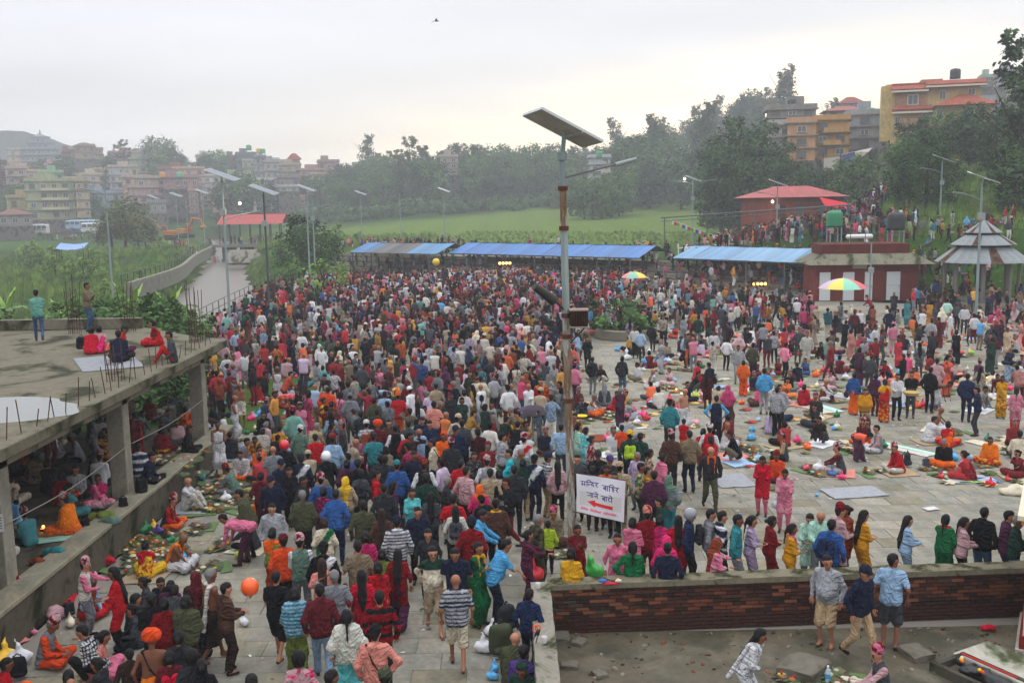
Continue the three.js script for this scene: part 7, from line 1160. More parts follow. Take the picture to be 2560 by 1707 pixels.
G 1620 790 190 sit ll waistcoat:grey/white pants:orange short
G 1720 890 60 sit ll kurta:crimson pants:dark_grey short+topi:pale_pink
G 1380 750 110 sit oo shawl:pale_blue/teal:dots skirt:black bun
G 1270 800 0 sit ll kurta:dark_red skirt:rust bun
G 740 850 20 stand hh jacket:charcoal pants:grey short pack:black H1.55
G 700 800 170 sit ll jacket:dark_green pants:black short
F 300 330 10 stand hh saree:saffron/orange skirt:saffron bun
F 415 620 10 stand hh shirt:white pants:black short
F 560 400 150 stand hh tee:white jeans:light_denim short
F 310 640 10 stand hh shawl:navy skirt:navy bun
F 230 680 30 stand hh shawl:crimson skirt:red bun
F 900 620 0 stand hh saree:gold/rust skirt:mustard bun
F 1110 610 180 stand hh waistcoat:charcoal/white pants:charcoal short
F 530 650 10 stand ff saree:magenta/rust skirt:plum bun
F 690 640 20 stand hh jacket:dark_grey pants:charcoal short
F 590 740 180 stand ff vest:white dhoti:off_white short
F 190 930 180 stand ff vest:white dhoti:white bald
F 150 1170 280 bend dd kurta:hot_pink pants:crimson bun
F 400 1050 10 sit ll shawl:charcoal skirt:orange long
F 1200 500 0 stand hh shawl:mint skirt:sea_green bun
F 2060 1020 0 stand hh shirt:cream pants:teal short
`;
let folkSeed = 1;
const taken = [], made300 = [];
const HATS = { topi: 'patterned topi', cap: 'cap', beanie: 'knit hat', turban: 'turban', helmet: 'helmet', hood: 'headscarf', cone: 'pointed hat' };
const TOPW = { tee: 'tee shirt', polo: 'polo shirt', shirt: 'shirt', sweater: 'sweater', jacket: 'jacket', hoodie: 'hooded top', kurta: 'long tunic', saree: 'sari', vest: 'undershirt', waistcoat: 'waistcoat', shawl: 'shawl' };
const BOTW = { pants: 'trousers', jeans: 'jeans', shorts: 'shorts', skirt: 'skirt', dhoti: 'wrapped cloth' };
const PATW = { floral: 'flowered', stripe: 'striped', band: 'broad striped', check: 'checked', dots: 'dotted', camo: 'camouflage' };
function zoneOf(p, Y) {
  if (Y > 3) return 'on the concrete roof'; if (Y > 0.5) return 'under the concrete roof';
  if (p.z > -16.7 && p.x > 0.6) return 'in the walled yard'; if (p.z > -19.6 && p.x > 0.8) return 'behind the brick wall'; if (Math.hypot(p.x - 1.6, p.z + 21) < 3.4) return 'by the sign pole';
  if (p.x < -5.5 && p.z > -31) return 'beside the platform'; if (p.x < -6.5 && p.z > -46) return 'by the lawn bed'; if (p.z < -62) return 'at the back of the square'; if (p.x > 3) return 'on the open paving'; return 'in the packed crowd';
}
const labelCount = new Map();
function labelFor(o, p) {
  const hat = o.hat ? `${o.hatColor && o.hat !== 'topi' ? o.hatColor + ' ' : ''}${HATS[o.hat]}` : null, pat = o.pat && PATW[o.pat] ? PATW[o.pat] + ' ' : '';
  const top = o.top === 'bare' ? 'bare chested person' : `person in ${o.kid ? 'small ' : ''}${pat}${o.tc} ${TOPW[o.top]}`, verb = { stand: 'standing', walk: 'walking', lean: 'leaning', bend: 'bending', sit: 'seated', squat: 'squatting', knees: 'sitting', perch: 'perched' }[o.pose];
  const acc = o.pack ? ` with ${o.pack} backpack` : hat ? ` and ${hat}` : o.scarf ? ` with ${o.scarf} scarf` : o.bc ? ` and ${o.bc} ${BOTW[o.bottom]}` : '';
  let l = `${top}${acc}, ${verb} ${zoneOf(p, o.Y || 0)}`; if (l.split(' ').length > 16) l = `${top}, ${verb} ${zoneOf(p, o.Y || 0)}`; return l.replace(/off white/g, 'cream white');
}
function addPerson(o, p, yaw) {
  const D = Math.hypot(p.x, p.z); o.near = D < 18.2; o.cell = D < 17.6 ? 0.026 : D < 20 ? 0.03 : D < 25 ? 0.035 : D < 32 ? 0.041 : 0.05; o.seed = folkSeed;
  const g = person(o); g.name = numbered('person'); g.position.copy(p); g.rotation.y = yaw; scene.add(g); const l = labelFor(o, p); tag(g, l, 'person'); made300.push([g, l]); labelCount.set(l, (labelCount.get(l) || 0) + 1); taken.push([p.x, p.z, o.Y || 0]); return g;
}
const unsp = (s) => s.replace(/_/g, ' ');
function parseFolk(line) {
  const [t, x, y, f, pose, arms, top, bot, head, ...ex] = line.trim().split(/\s+/), o = { pose, arms, face: +f }, tp = top.split(':'), bt = bot.split(':');
  o.top = tp[0]; if (tp[1]) { const [a, b] = tp[1].split('/'); o.tc = unsp(a); if (b) o.tc2 = unsp(b); } if (tp[2]) o.pat = tp[2]; o.bottom = bt[0]; o.bc = unsp(bt[1] || 'black');
  let h = head; if (h.includes('+')) { const [a, b] = h.split('+'), q = b.split(':'); h = a; o.hat = q[0]; if (q[1]) { const z = q[1].split('-'); o.hatColor = unsp(z[0]); if (z[1]) o.hairColor = z[1]; } } if (h.includes('-')) { const [a, b] = h.split('-'); h = a; o.hairColor = b; } o.hair = h; o.fem = ['bun', 'long', 'tail'].includes(h) || o.hat === 'hood';
  for (const e of ex) { let m; if (e === 'F') o.fem = true; else if (e === 'kid') o.kid = true; else if (e === 'tache') o.tache = 1; else if (e === 'tika') o.tika = 1; else if (e === 'drape') o.drape = 1; else if (e === 'skin') o.skin = SKIN[3]; else if (e === 'shoes0') o.shoes = null; else if ((m = /^(pack|strap|scarf|shoes):(.+)$/.exec(e))) o[m[1]] = unsp(m[2]); else if ((m = /^(lean|hem|hp|hy)(-?[\d.]+)$/.exec(e))) o[m[1]] = +m[2]; else if ((m = /^([HgY])([\d.]+)$/.exec(e))) o[{ H: 'H', g: 'girth', Y: 'Y' }[m[1]]] = +m[2]; }
  o.H = o.H || (o.fem ? 1.56 : 1.68) + ((folkSeed * 37) % 9 - 4) * 0.008; o.u = TILE[t][0] + x * 0.27234; o.v = TILE[t][1] + y * 0.27234; if (o.v < 1200) autoPrint(o); return o;
}
const PRINTC = { red: 'gold', crimson: 'dark red', 'dark red': 'gold', maroon: 'rust', pink: 'pale pink', 'hot pink': 'gold', magenta: 'pink', green: 'gold', gold: 'rust', mustard: 'brown', rust: 'mustard', orange: 'crimson', saffron: 'red', plum: 'magenta', charcoal: 'grey', teal: 'mint', 'pale pink': 'pink', lavender: 'plum', turquoise: 'white', brown: 'tan', white: 'pale grey', mint: 'sea green', 'sea green': 'white', khaki: 'brown', navy: 'dark blue', 'dark blue': 'blue', tan: 'rust' };
function autoPrint(o) {   // many saris, tunics and shawls carry a print or a woven border
  const q = (folkSeed * 53 + Math.round((o.H || 1.6) * 100)) % 10, c2 = PRINTC[o.tc]; if (['kurta', 'saree', 'shawl'].includes(o.top) && !o.pat && c2 && q < 6) { o.pat = ['floral', 'dots', 'hem', 'floral', 'camo', 'dots'][q]; if (o.top !== 'saree') o.tc2 = c2; else if (!o.tc2) o.tc2 = c2; } const d2 = PRINTC[o.bc]; if (o.bottom === 'skirt' && d2 && q > 2) { o.bpat = q < 6 ? 'hem' : 'floral'; o.bc2 = d2; }
}
function headTop(o, yaw) { const S = skeleton(o, rngOf((folkSeed) * 7919 + 13)), q = S.hd(0, 0.14, -0.02).multiplyScalar(o.H / 1.7), c = Math.cos(yaw), s = Math.sin(yaw); return V(q.x * c + q.z * s, q.y, -q.x * s + q.z * c); }
const extraFolk = [], folkAll = FOLK.trim().split('\n').map((line) => {
  const o = parseFolk(line); let p = at(o.u, o.v, (o.Y || 0) + 1.4); const yaw = Math.PI - o.face * Math.PI / 180 - Math.atan2(p.x, -p.z); folkSeed++; const h = headTop(o, yaw); p = at(o.u, o.v, (o.Y || 0) + h.y); p.sub(h); p.y = o.Y || 0; return { o, p, yaw, d: Math.hypot(p.x, p.z), n: folkSeed };
}).sort((a, b) => a.d - b.d);
folkAll.forEach(({ o, p, yaw, n }, i) => { if (i < 326) { folkSeed = n; addPerson(o, p, yaw); } else { extraFolk.push({ o, p, yaw }); taken.push([p.x, p.z, o.Y || 0]); } });
{ // people that only their place tells apart share a label and a group
  for (const [g, l] of made300) if (labelCount.get(l) > 1) g.userData.group = 'people who look alike: ' + l.split(',')[0]; }
// ---------------------------------------------------------------- the rest of the crowd, past counting
const seatSpots = [];
{
  const r = rngOf(2024), arch = [
    [{ pose: 'stand', arms: 'hh', top: 'shirt', bottom: 'pants' }, 5], [{ pose: 'stand', arms: 'ff', top: 'jacket', bottom: 'pants' }, 5], [{ pose: 'stand', arms: 'hh', top: 'jacket', bottom: 'pants', hat: 'topi' }, 3], [{ pose: 'walk', arms: 'ss', top: 'tee', bottom: 'pants' }, 2],
    [{ pose: 'stand', arms: 'ff', top: 'saree', bottom: 'skirt', hair: 'bun', fem: 1 }, 5], [{ pose: 'stand', arms: 'hh', top: 'kurta', bottom: 'pants', hair: 'long', fem: 1 }, 4], [{ pose: 'stand', arms: 'hh', top: 'shawl', bottom: 'skirt', hat: 'hood', fem: 1 }, 3], [{ pose: 'lean', arms: 'oo', top: 'shirt', bottom: 'pants' }, 1.5],
    [{ pose: 'sit', arms: 'll', top: 'shirt', bottom: 'pants', hat: 'topi' }, 0], [{ pose: 'sit', arms: 'oo', top: 'saree', bottom: 'skirt', hair: 'bun', fem: 1 }, 0], [{ pose: 'sit', arms: 'll', top: 'shawl', bottom: 'skirt', hair: 'bun', fem: 1 }, 0], [{ pose: 'squat', arms: 'dd', top: 'jacket', bottom: 'pants' }, 0], [{ pose: 'bend', arms: 'dd', top: 'tee', bottom: 'skirt', fem: 1, hair: 'bun' }, 0.7], [{ pose: 'stand', arms: 'uh', top: 'shirt', bottom: 'pants', hy: 0.7 }, 1], [{ pose: 'stand', arms: 'cc', top: 'sweater', bottom: 'pants', hy: -0.6, hair: 'bald' }, 1], [{ pose: 'stand', arms: 'op', top: 'saree', bottom: 'skirt', hair: 'tail', fem: 1, hy: 0.8 }, 1], [{ pose: 'stand', arms: 'hf', top: 'waistcoat', bottom: 'pants', hat: 'cap', hy: -0.5 }, 1], [{ pose: 'stand', arms: 'hh', top: 'tee', bottom: 'pants', kid: 1 }, 1],
  ];
  const tops = [['red', 7], ['dark red', 7], ['crimson', 4], ['maroon', 6], ['black', 7], ['charcoal', 9], ['navy', 7], ['dark grey', 6], ['dark blue', 3], ['brown', 4], ['white', 9], ['off white', 7], ['cream', 6], ['pale grey', 6], ['beige', 3], ['grey', 4], ['orange', 2.6], ['bright orange', 1.2], ['saffron', 1.2], ['mustard', 3], ['gold', 2], ['pink', 5], ['pale pink', 5], ['hot pink', 2], ['magenta', 2], ['salmon', 2], ['pale blue', 3], ['sky blue', 1.4], ['blue', 2.5], ['teal', 1.5], ['sea green', 1.2], ['green', 0.8], ['dark green', 2.5], ['olive', 2], ['khaki', 2.5], ['plum', 3], ['lilac', 2], ['rust', 3]];
  const bots = ['black', 'charcoal', 'navy', 'dark grey', 'black', 'denim', 'khaki', 'dark red', 'maroon', 'off white', 'brown', 'plum', 'grey'];
  const pick = (l) => { let t = 0; for (const q of l) t += q[1]; t *= r(); for (const q of l) if ((t -= q[1]) <= 0) return q[0]; return l[0][0]; };
  const spots = arch.map(() => []), hash = new Map(), key = (x, z) => Math.floor(x) + ',' + Math.floor(z);
  const put = (x, z, y) => { const k = key(x, z); if (!hash.has(k)) hash.set(k, []); hash.get(k).push([x, z, y]); };
  const free = (x, z, y, d) => { for (let i = -2; i <= 2; i++) for (let j = -2; j <= 2; j++) for (const q of hash.get((Math.floor(x) + i) + ',' + (Math.floor(z) + j)) || []) if (Math.abs(q[2] - y) < 1.5 && (q[0] - x) ** 2 + (q[1] - z) ** 2 < d * d) return false; return true; };
  for (const [x, z, y] of taken) put(x, z, y);
  const blocked = (x, z) => (Math.hypot(x - 5.97, z + 54) < 2.0) || (z > -20.4 && x > 0) || (x > 23 && x < 31 && z < -71.5) || Math.hypot(x - 1.25, z + 20) < 0.4 || (x < -8.6 && z > -32.5);
  let total = 0;
  const add = (x, z, y, sit, yawBase, o) => { let a; if (o) a = arch.findIndex(([q]) => (q.pose === o.pose || (o.pose === 'walk' && q.pose === 'stand') || (o.pose === 'knees' && q.pose === 'sit')) && !!q.fem === !!o.fem && (q.hat || '') === (o.hat === 'topi' ? 'topi' : '')); if (a === undefined || a < 0) a = sit ? 8 + Math.floor(r() * 4) : [0, 0, 1, 1, 2, 3, 4, 4, 5, 5, 6, 7, 12, 13, 14, 14, 15, 15, 16, 17][Math.floor(r() * 20)]; const yaw = yawBase ?? r() * 6.28; spots[a].push([x, y, z, yaw, (arch[a][0].kid ? 0.68 : arch[a][0].fem ? 0.915 : 0.985) * (0.9 + 0.16 * r()), (o && o.tc) || pick(tops), (o && o.bc) || bots[Math.floor(r() * bots.length)]]); put(x, z, y); total++; };
  for (const { o, p, yaw } of extraFolk) add(p.x, p.z, p.y, 0, yaw, o);
  // a patch given by head positions in the picture; share sitting; spacing
  const inside = (poly, x, y) => { let c = false; for (let i = 0, j = poly.length - 1; i < poly.length; j = i++) if ((poly[i][1] > y) !== (poly[j][1] > y) && x < (poly[j][0] - poly[i][0]) * (y - poly[i][1]) / (poly[j][1] - poly[i][1]) + poly[i][0]) c = !c; return c; };
  const fill = (poly, spacing, sit, tries, y0 = 0) => { const g = poly.map(([u, v]) => { const p = ov(u, v, y0 + 1.5); return [p.x, p.z]; }); let x0 = 1e9, x1 = -1e9, z0 = 1e9, z1 = -1e9; for (const [x, z] of g) { x0 = Math.min(x0, x); x1 = Math.max(x1, x); z0 = Math.min(z0, z); z1 = Math.max(z1, z); } for (let i = 0; i < tries; i++) { const x = lerp(x0, x1, r()), z = lerp(z0, z1, r()); if (!inside(g, x, z) || blocked(x, z) || !free(x, z, y0, spacing)) continue; const s = r() < sit; add(x, z, y0, s, s || r() < 0.35 ? undefined : Math.PI + (r() - 0.5) * 2.2); } };
  fill([[700, 628], [1000, 612], [1300, 604], [1480, 602], [1500, 680], [1400, 700], [1330, 760], [1330, 850], [1240, 960], [1230, 1080], [1130, 1150], [720, 1130], [640, 1010], [740, 960], [800, 860], [720, 780], [760, 690]], 0.62, 0.12, 26000);
  fill([[480, 725], [620, 640], [700, 625], [760, 690], [720, 780], [800, 860], [740, 960], [640, 1010], [500, 960], [470, 800]], 0.72, 0.45, 9000);
  fill([[1480, 620], [1560, 640], [1860, 660], [1880, 690], [1700, 720], [1400, 720]], 0.85, 0.25, 4000);
  fill([[1400, 710], [1880, 690], [2352, 650], [2352, 790], [1700, 800], [1480, 780]], 1.08, 0.5, 8000); fill([[2100, 650], [2352, 620], [2352, 720], [2100, 700]], 1.0, 0.1, 2500);
  fill([[1340, 790], [1700, 800], [2352, 790], [2352, 1000], [1700, 950], [1360, 930]], 1.25, 0.72, 7000);
  fill([[1340, 930], [1560, 950], [1580, 1010], [1340, 1080]], 1.5, 0.6, 600);
  // more worshippers under the concrete roof
  for (let i = 0; i < 900; i++) { const x = -9.9 - r() * 6.2, z = -13 - r() * 17; if (Math.abs(x + 14.6) < 0.4 || (Math.abs(x + 9.6) < 0.5 && [-29.5, -23.4, -17.6].some((q) => Math.abs(z - q) < 0.5)) || (x > -10.6 && r() < 0.7)) continue; if (free(x, z, 0.75, 0.82)) add(x, z, 0.755, r() < 0.93); }
  // on the bathing steps and the terrace behind
  for (let i = 0; i < 9000; i++) { const rr = 2 + r() * 68, s = 1.8 + r() * 7, k = clamp(Math.floor((s - 1.3) / 0.55), 0, 8), y = s > 6.4 ? 2.03 : k * 0.23 + 0.19, p = gpt(rr, s), dens = ramp(rr, [[0, 0.9], [36, 1.6], [44, 1.0], [46, 0.75], [70, 0.7]]); if (free(p.x, p.z, y, dens)) add(p.x, p.z, y, r() < 0.3, Math.PI * (0.2 + r() * 0.5)); }
  for (let i = 0; i < 2200; i++) { const rr = 42 + r() * 19, s = 9.6 + r() * 10, p = gpt(rr, s), y = Math.max(landY(p.x, p.z), rr > 52 ? Math.floor((s - 9.3) / 0.9) * 0.23 + 2.32 : 0); if (free(p.x, p.z, y, 0.8)) add(p.x, p.z, y, 0, undefined); }
  // the stair path up the slope
  { const path = [[1985, 540, 95], [1990, 500, 100], [2005, 470, 106], [2025, 440, 112], [2035, 410, 118], [2040, 380, 124], [2065, 372, 128], [2095, 375, 128]].map(([u, v, D]) => ovD(u, v, D)), cv = new THREE.CatmullRomCurve3(path); for (let i = 0; i < 150; i++) { const p = cv.getPoint(i / 150), x = p.x + (r() - 0.5) * 2.6, z = p.z + (r() - 0.5) * 2, y = landY(x, z); if (free(x, z, y, 0.55)) add(x, z, y, 0); } }
  const knot = (u, v, D, w, d, n, y, sit = 0.1) => { const c = ovD(u, v, D); for (let i = 0; i < n * 4 && n > 0; i++) { const x = c.x + (r() - 0.5) * w, z = c.z + (r() - 0.5) * d, yy = y ?? landY(x, z); if (free(x, z, yy, 0.7)) { add(x, z, yy, r() < sit); n--; } } };
  knot(440, 552, 178, 17, 6, 60); knot(575, 555, 184, 11, 6, 34, Math.max(ovD(500, 562, 182).y, 0.4)); knot(845, 545, 140, 9, 6, 42); knot(900, 548, 142, 10, 5, 20); knot(970, 555, 138, 14, 6, 26); knot(1100, 560, 132, 26, 5, 14); knot(175, 540, 250, 22, 6, 36); knot(1480, 565, 100, 5, 4, 14, 2.0); knot(1860, 545, 100, 14, 8, 40); knot(2280, 520, 84, 9, 4, 22, undefined, 0.6); knot(2160, 560, 80, 10, 6, 26);
  const G2 = new THREE.Group(); G2.name = 'crowd'; G2.userData = { kind: 'stuff', label: 'dense festival crowd filling the square and the bathing steps', category: 'crowd' }; scene.add(G2);
  const white = mat('#ffffff', 0.92, { map: TX.cloth }), d = new THREE.Object3D(), c = new THREE.Color();
  arch.forEach(([o], i) => {
    if (!spots[i].length) return; const p = person({ ...o, seed: 900 + i, cell: 0.05, tc: 'white', tc2: i % 2 ? '#8f8f8f' : 'white', pat: i % 2 ? ['floral', 'dots', 'camo'][i % 3] : null, bc: 'black', H: 1.7, hatColor: '#9c8482' }), kids = [...p.children];
    for (const m of kids) { const role = /body/.test(m.name) ? 'skin' : /hair/.test(m.name) ? 'hair' : /shoe/.test(m.name) ? 'shoe' : /topi/.test(m.name) ? 'topi' : /trousers|skirt|dhoti|shorts/.test(m.name) ? 'lower_clothes' : 'upper_clothes', tint = role.endsWith('clothes') || role === 'hair', im = new THREE.InstancedMesh(m.geometry, tint ? (m.material === clothV ? clothV : white) : m.material, spots[i].length); im.name = role; im.castShadow = im.receiveShadow = true;
      spots[i].forEach(([x, y, z, yaw, s, tc, bc], k) => { d.position.set(x, y, z); d.rotation.set(0.05 * Math.sin(k * 3.7 + i), yaw, 0.06 * Math.sin(k * 5.3)); d.scale.setScalar(s); d.updateMatrix(); im.setMatrixAt(k, d.matrix); if (tint) { if (role === 'hair') { const w = (k * 7 + i) % 23; im.setColorAt(k, c.set(w < 17 ? '#171314' : w < 20 ? '#2e2019' : '#77736f')); return; } c.copy(col(role === 'upper_clothes' || arch[i][0].top === 'saree' ? tc : bc)); const q = ((k * 7919) % 100) / 100; { const gy = (c.r + c.g + c.b) / 3; c.lerp(new THREE.Color(gy, gy, gy), 0.16); } c.multiplyScalar(0.78 + 0.5 * q); im.setColorAt(k, c); } }); G2.add(im); }
  });
  seatSpots.push(...spots[8], ...spots[9], ...spots[10], ...spots[11]);
}
// ---------------------------------------------------------------- things on the ground and in hands
const tpx = (t, x, y) => [TILE[t][0] + x * 0.27234, TILE[t][1] + y * 0.27234];
const onG = (t, x, y, h = 0) => { const [u, v] = tpx(t, x, y); return at(u, v, h); };
let itemSeed = 50;
function sheetGeo(w, d, lift = 0.02, seed = 1) { const g = new THREE.BoxGeometry(w, 0.012, d, 14, 1, 10), p = g.attributes.position; for (let i = 0; i < p.count; i++) { const x = p.getX(i), z = p.getZ(i), e = Math.max(Math.abs(x) / w, Math.abs(z) / d) * 2; p.setY(i, p.getY(i) + lift * (0.5 + 0.5 * NZ(x * 3 + seed, 1, z * 3)) * e * e + 0.004); p.setX(i, x + 0.03 * NZ(z * 4, seed, 2)); p.setZ(i, z + 0.03 * NZ(x * 4, seed, 7)); } g.computeVertexNormals(); return boxUV(g); }
function groundMat(label, p, w, d, turn, color, c2, grp) { const s = itemSeed++, m = part('floor_mat', sheetGeo(w, d, 0.03, s), mat(C[color] || color, 0.9, { map: TX.cloth }), scene); m.position.copy(p); m.position.y += 0.004; m.rotation.y = turn; tag(m, label, 'mat', grp); if (c2) { const b = part('border', sheetGeo(w * 0.3, d * 0.96, 0.02, s + 3), mat(C[c2] || c2, 0.9), m); b.position.set(w * 0.3, 0.008, 0); } return m; }
function bagGeo(w, h, seed) { const r = rngOf(seed); return solid([cap(V(-w * 0.22, h * 0.26, 0), V(w * 0.22, h * 0.26, 0), h * 0.27), cap(V(0, h * 0.3, 0.02), V((r() - 0.5) * w * 0.2, h * 0.72, 0), h * 0.22, h * 0.08), cap(V(w * 0.04, h * 0.7, 0), V(w * 0.14, h * 0.98, 0), h * 0.05), cap(V(-w * 0.04, h * 0.7, 0), V(-w * 0.12, h * 0.95, 0), h * 0.05)], Math.max(0.02, h * 0.075), h * 0.06, (x, y, z, d) => Math.max(Math.abs(d) < 0.08 ? d + h * 0.07 * NZ(x * 11 / (h * 2) + seed, y * 11 / (h * 2), z * 11 / (h * 2)) : d, 0.004 - y)); }
function plasticBag(label, p, h, color, grp) { const s = itemSeed++, m = part('plastic_bag', bagGeo(h * 0.9, h, s), mat(C[color] || color, 0.45), scene); m.position.copy(p); m.rotation.y = s; return tag(m, label, 'bag', grp); }
function rucksack(label, p, h, color, turn = 0, grp) { const s = itemSeed++, g = group('backpack', label, 'backpack', p, turn, grp), m = mat(C[color] || color, 0.85, { map: TX.cloth }); part('pack_body', solid([cap(V(-h * 0.16, h * 0.25, 0), V(-h * 0.14, h * 0.7, 0), h * 0.2), cap(V(h * 0.16, h * 0.25, 0), V(h * 0.14, h * 0.7, 0), h * 0.2)], h * 0.07, h * 0.06, (x, y, z, d) => Math.max(d + 0.02 * NZ(x * 8, y * 8 + s, z * 8), 0.003 - y)), m, g); part('front_pocket', solid([cap(V(-h * 0.12, h * 0.24, h * 0.17), V(h * 0.12, h * 0.24, h * 0.17), h * 0.13)], h * 0.06, h * 0.03, (x, y, z, d) => Math.max(d, 0.003 - y)), m, g); for (const x of [-1, 1]) part('strap', tube([V(x * h * 0.12, h * 0.85, -h * 0.15), V(x * h * 0.15, h * 0.6, -h * 0.3), V(x * h * 0.15, h * 0.2, -h * 0.2)], h * 0.03, 10, 5), m, g); part('handle', tube([V(-0.04, h * 0.9, 0), V(0, h * 0.98, 0), V(0.04, h * 0.9, 0)], 0.01, 8, 5), m, g); return g; }
function bundle(label, p, w, color, grp) { const s = itemSeed++, m = part('cloth_bundle', solid([cap(V(-w * 0.3, 0.06, 0), V(w * 0.3, 0.08, 0.05), w * 0.2), cap(V(0, 0.05, -w * 0.2), V(w * 0.1, 0.1, w * 0.2), w * 0.18)], w * 0.06, w * 0.06, (x, y, z, d) => Math.max(d + w * 0.09 * NZ(x * 7 / w * 0.6 + s, y * 9, z * 7 / w * 0.6), 0.004 - y)), mat(C[color] || color, 0.92, { map: TX.cloth }), scene); m.position.copy(p); return tag(m, label, 'cloth', grp); }
// a set of offerings: leaf plates with rice, flowers and fruit
const leafPlateGeo = (() => { const out = []; for (let i = 0; i < 7; i++) { const g = new THREE.CircleGeometry(0.11, 6).scale(1, 0.55, 1).rotateX(-Math.PI / 2 + 0.25).translate(0.09, 0.025, 0).rotateY(i * 0.9); out.push(g); } return merged(out); })(), heapGeo = new THREE.SphereGeometry(0.06, 8, 5).scale(1, 0.5, 1), petalGeo = new THREE.IcosahedronGeometry(0.03, 1);
function offering(label, p, turn, n, grp, seed) {
  const r = rngOf(seed), g = group('offering_set', label, 'offering', p, turn, grp);
  for (let i = 0; i < n; i++) { const x = (r() - 0.5) * 0.8, z = (r() - 0.5) * 0.5, pl = part('leaf_plate', leafPlateGeo, mat(['#39482a', '#4a5430', '#5f5b3a', '#433f2c'][Math.floor(r() * 4)], 0.8), g); pl.position.set(x, 0.012 + 0.004 * i, z); pl.rotation.y = r() * 6; pl.scale.setScalar(0.8 + 0.6 * r()); if (r() < 0.85) { const h = part('heap', heapGeo, mat(['#bdb59c', '#b08a3a', '#8f5a34', '#a8a294', '#7d4038', '#c4b8a8'][Math.floor(r() * 6)], 0.9), pl); h.position.y = 0.03; } if (r() < 0.4) { const f = part('flower', petalGeo, mat(['#b9782a', '#a84428', '#9a3044', '#b9a03a', '#b4aeb0'][Math.floor(r() * 5)], 0.9), pl); f.position.set(0.05, 0.05, 0.03); } }
  if (r() < 0.5) { const w = part('banana_leaf', sheetGeo(0.7, 0.25, 0.03, seed), mat('#4f6b34', 0.75), g); w.position.set(0.1, 0, 0.32); w.rotation.y = r(); } if (r() < 0.55) { const b = part('brass_pot', new THREE.LatheGeometry([[0.01, 0], [0.05, 0.01], [0.07, 0.05], [0.045, 0.1], [0.055, 0.12]].map(([a, c]) => new THREE.Vector2(a, c)), 12), mat('#a07a3a', 0.4, { metalness: 0.7 }), g); b.position.set(-0.35, 0, 0.1); }
  return g;
}
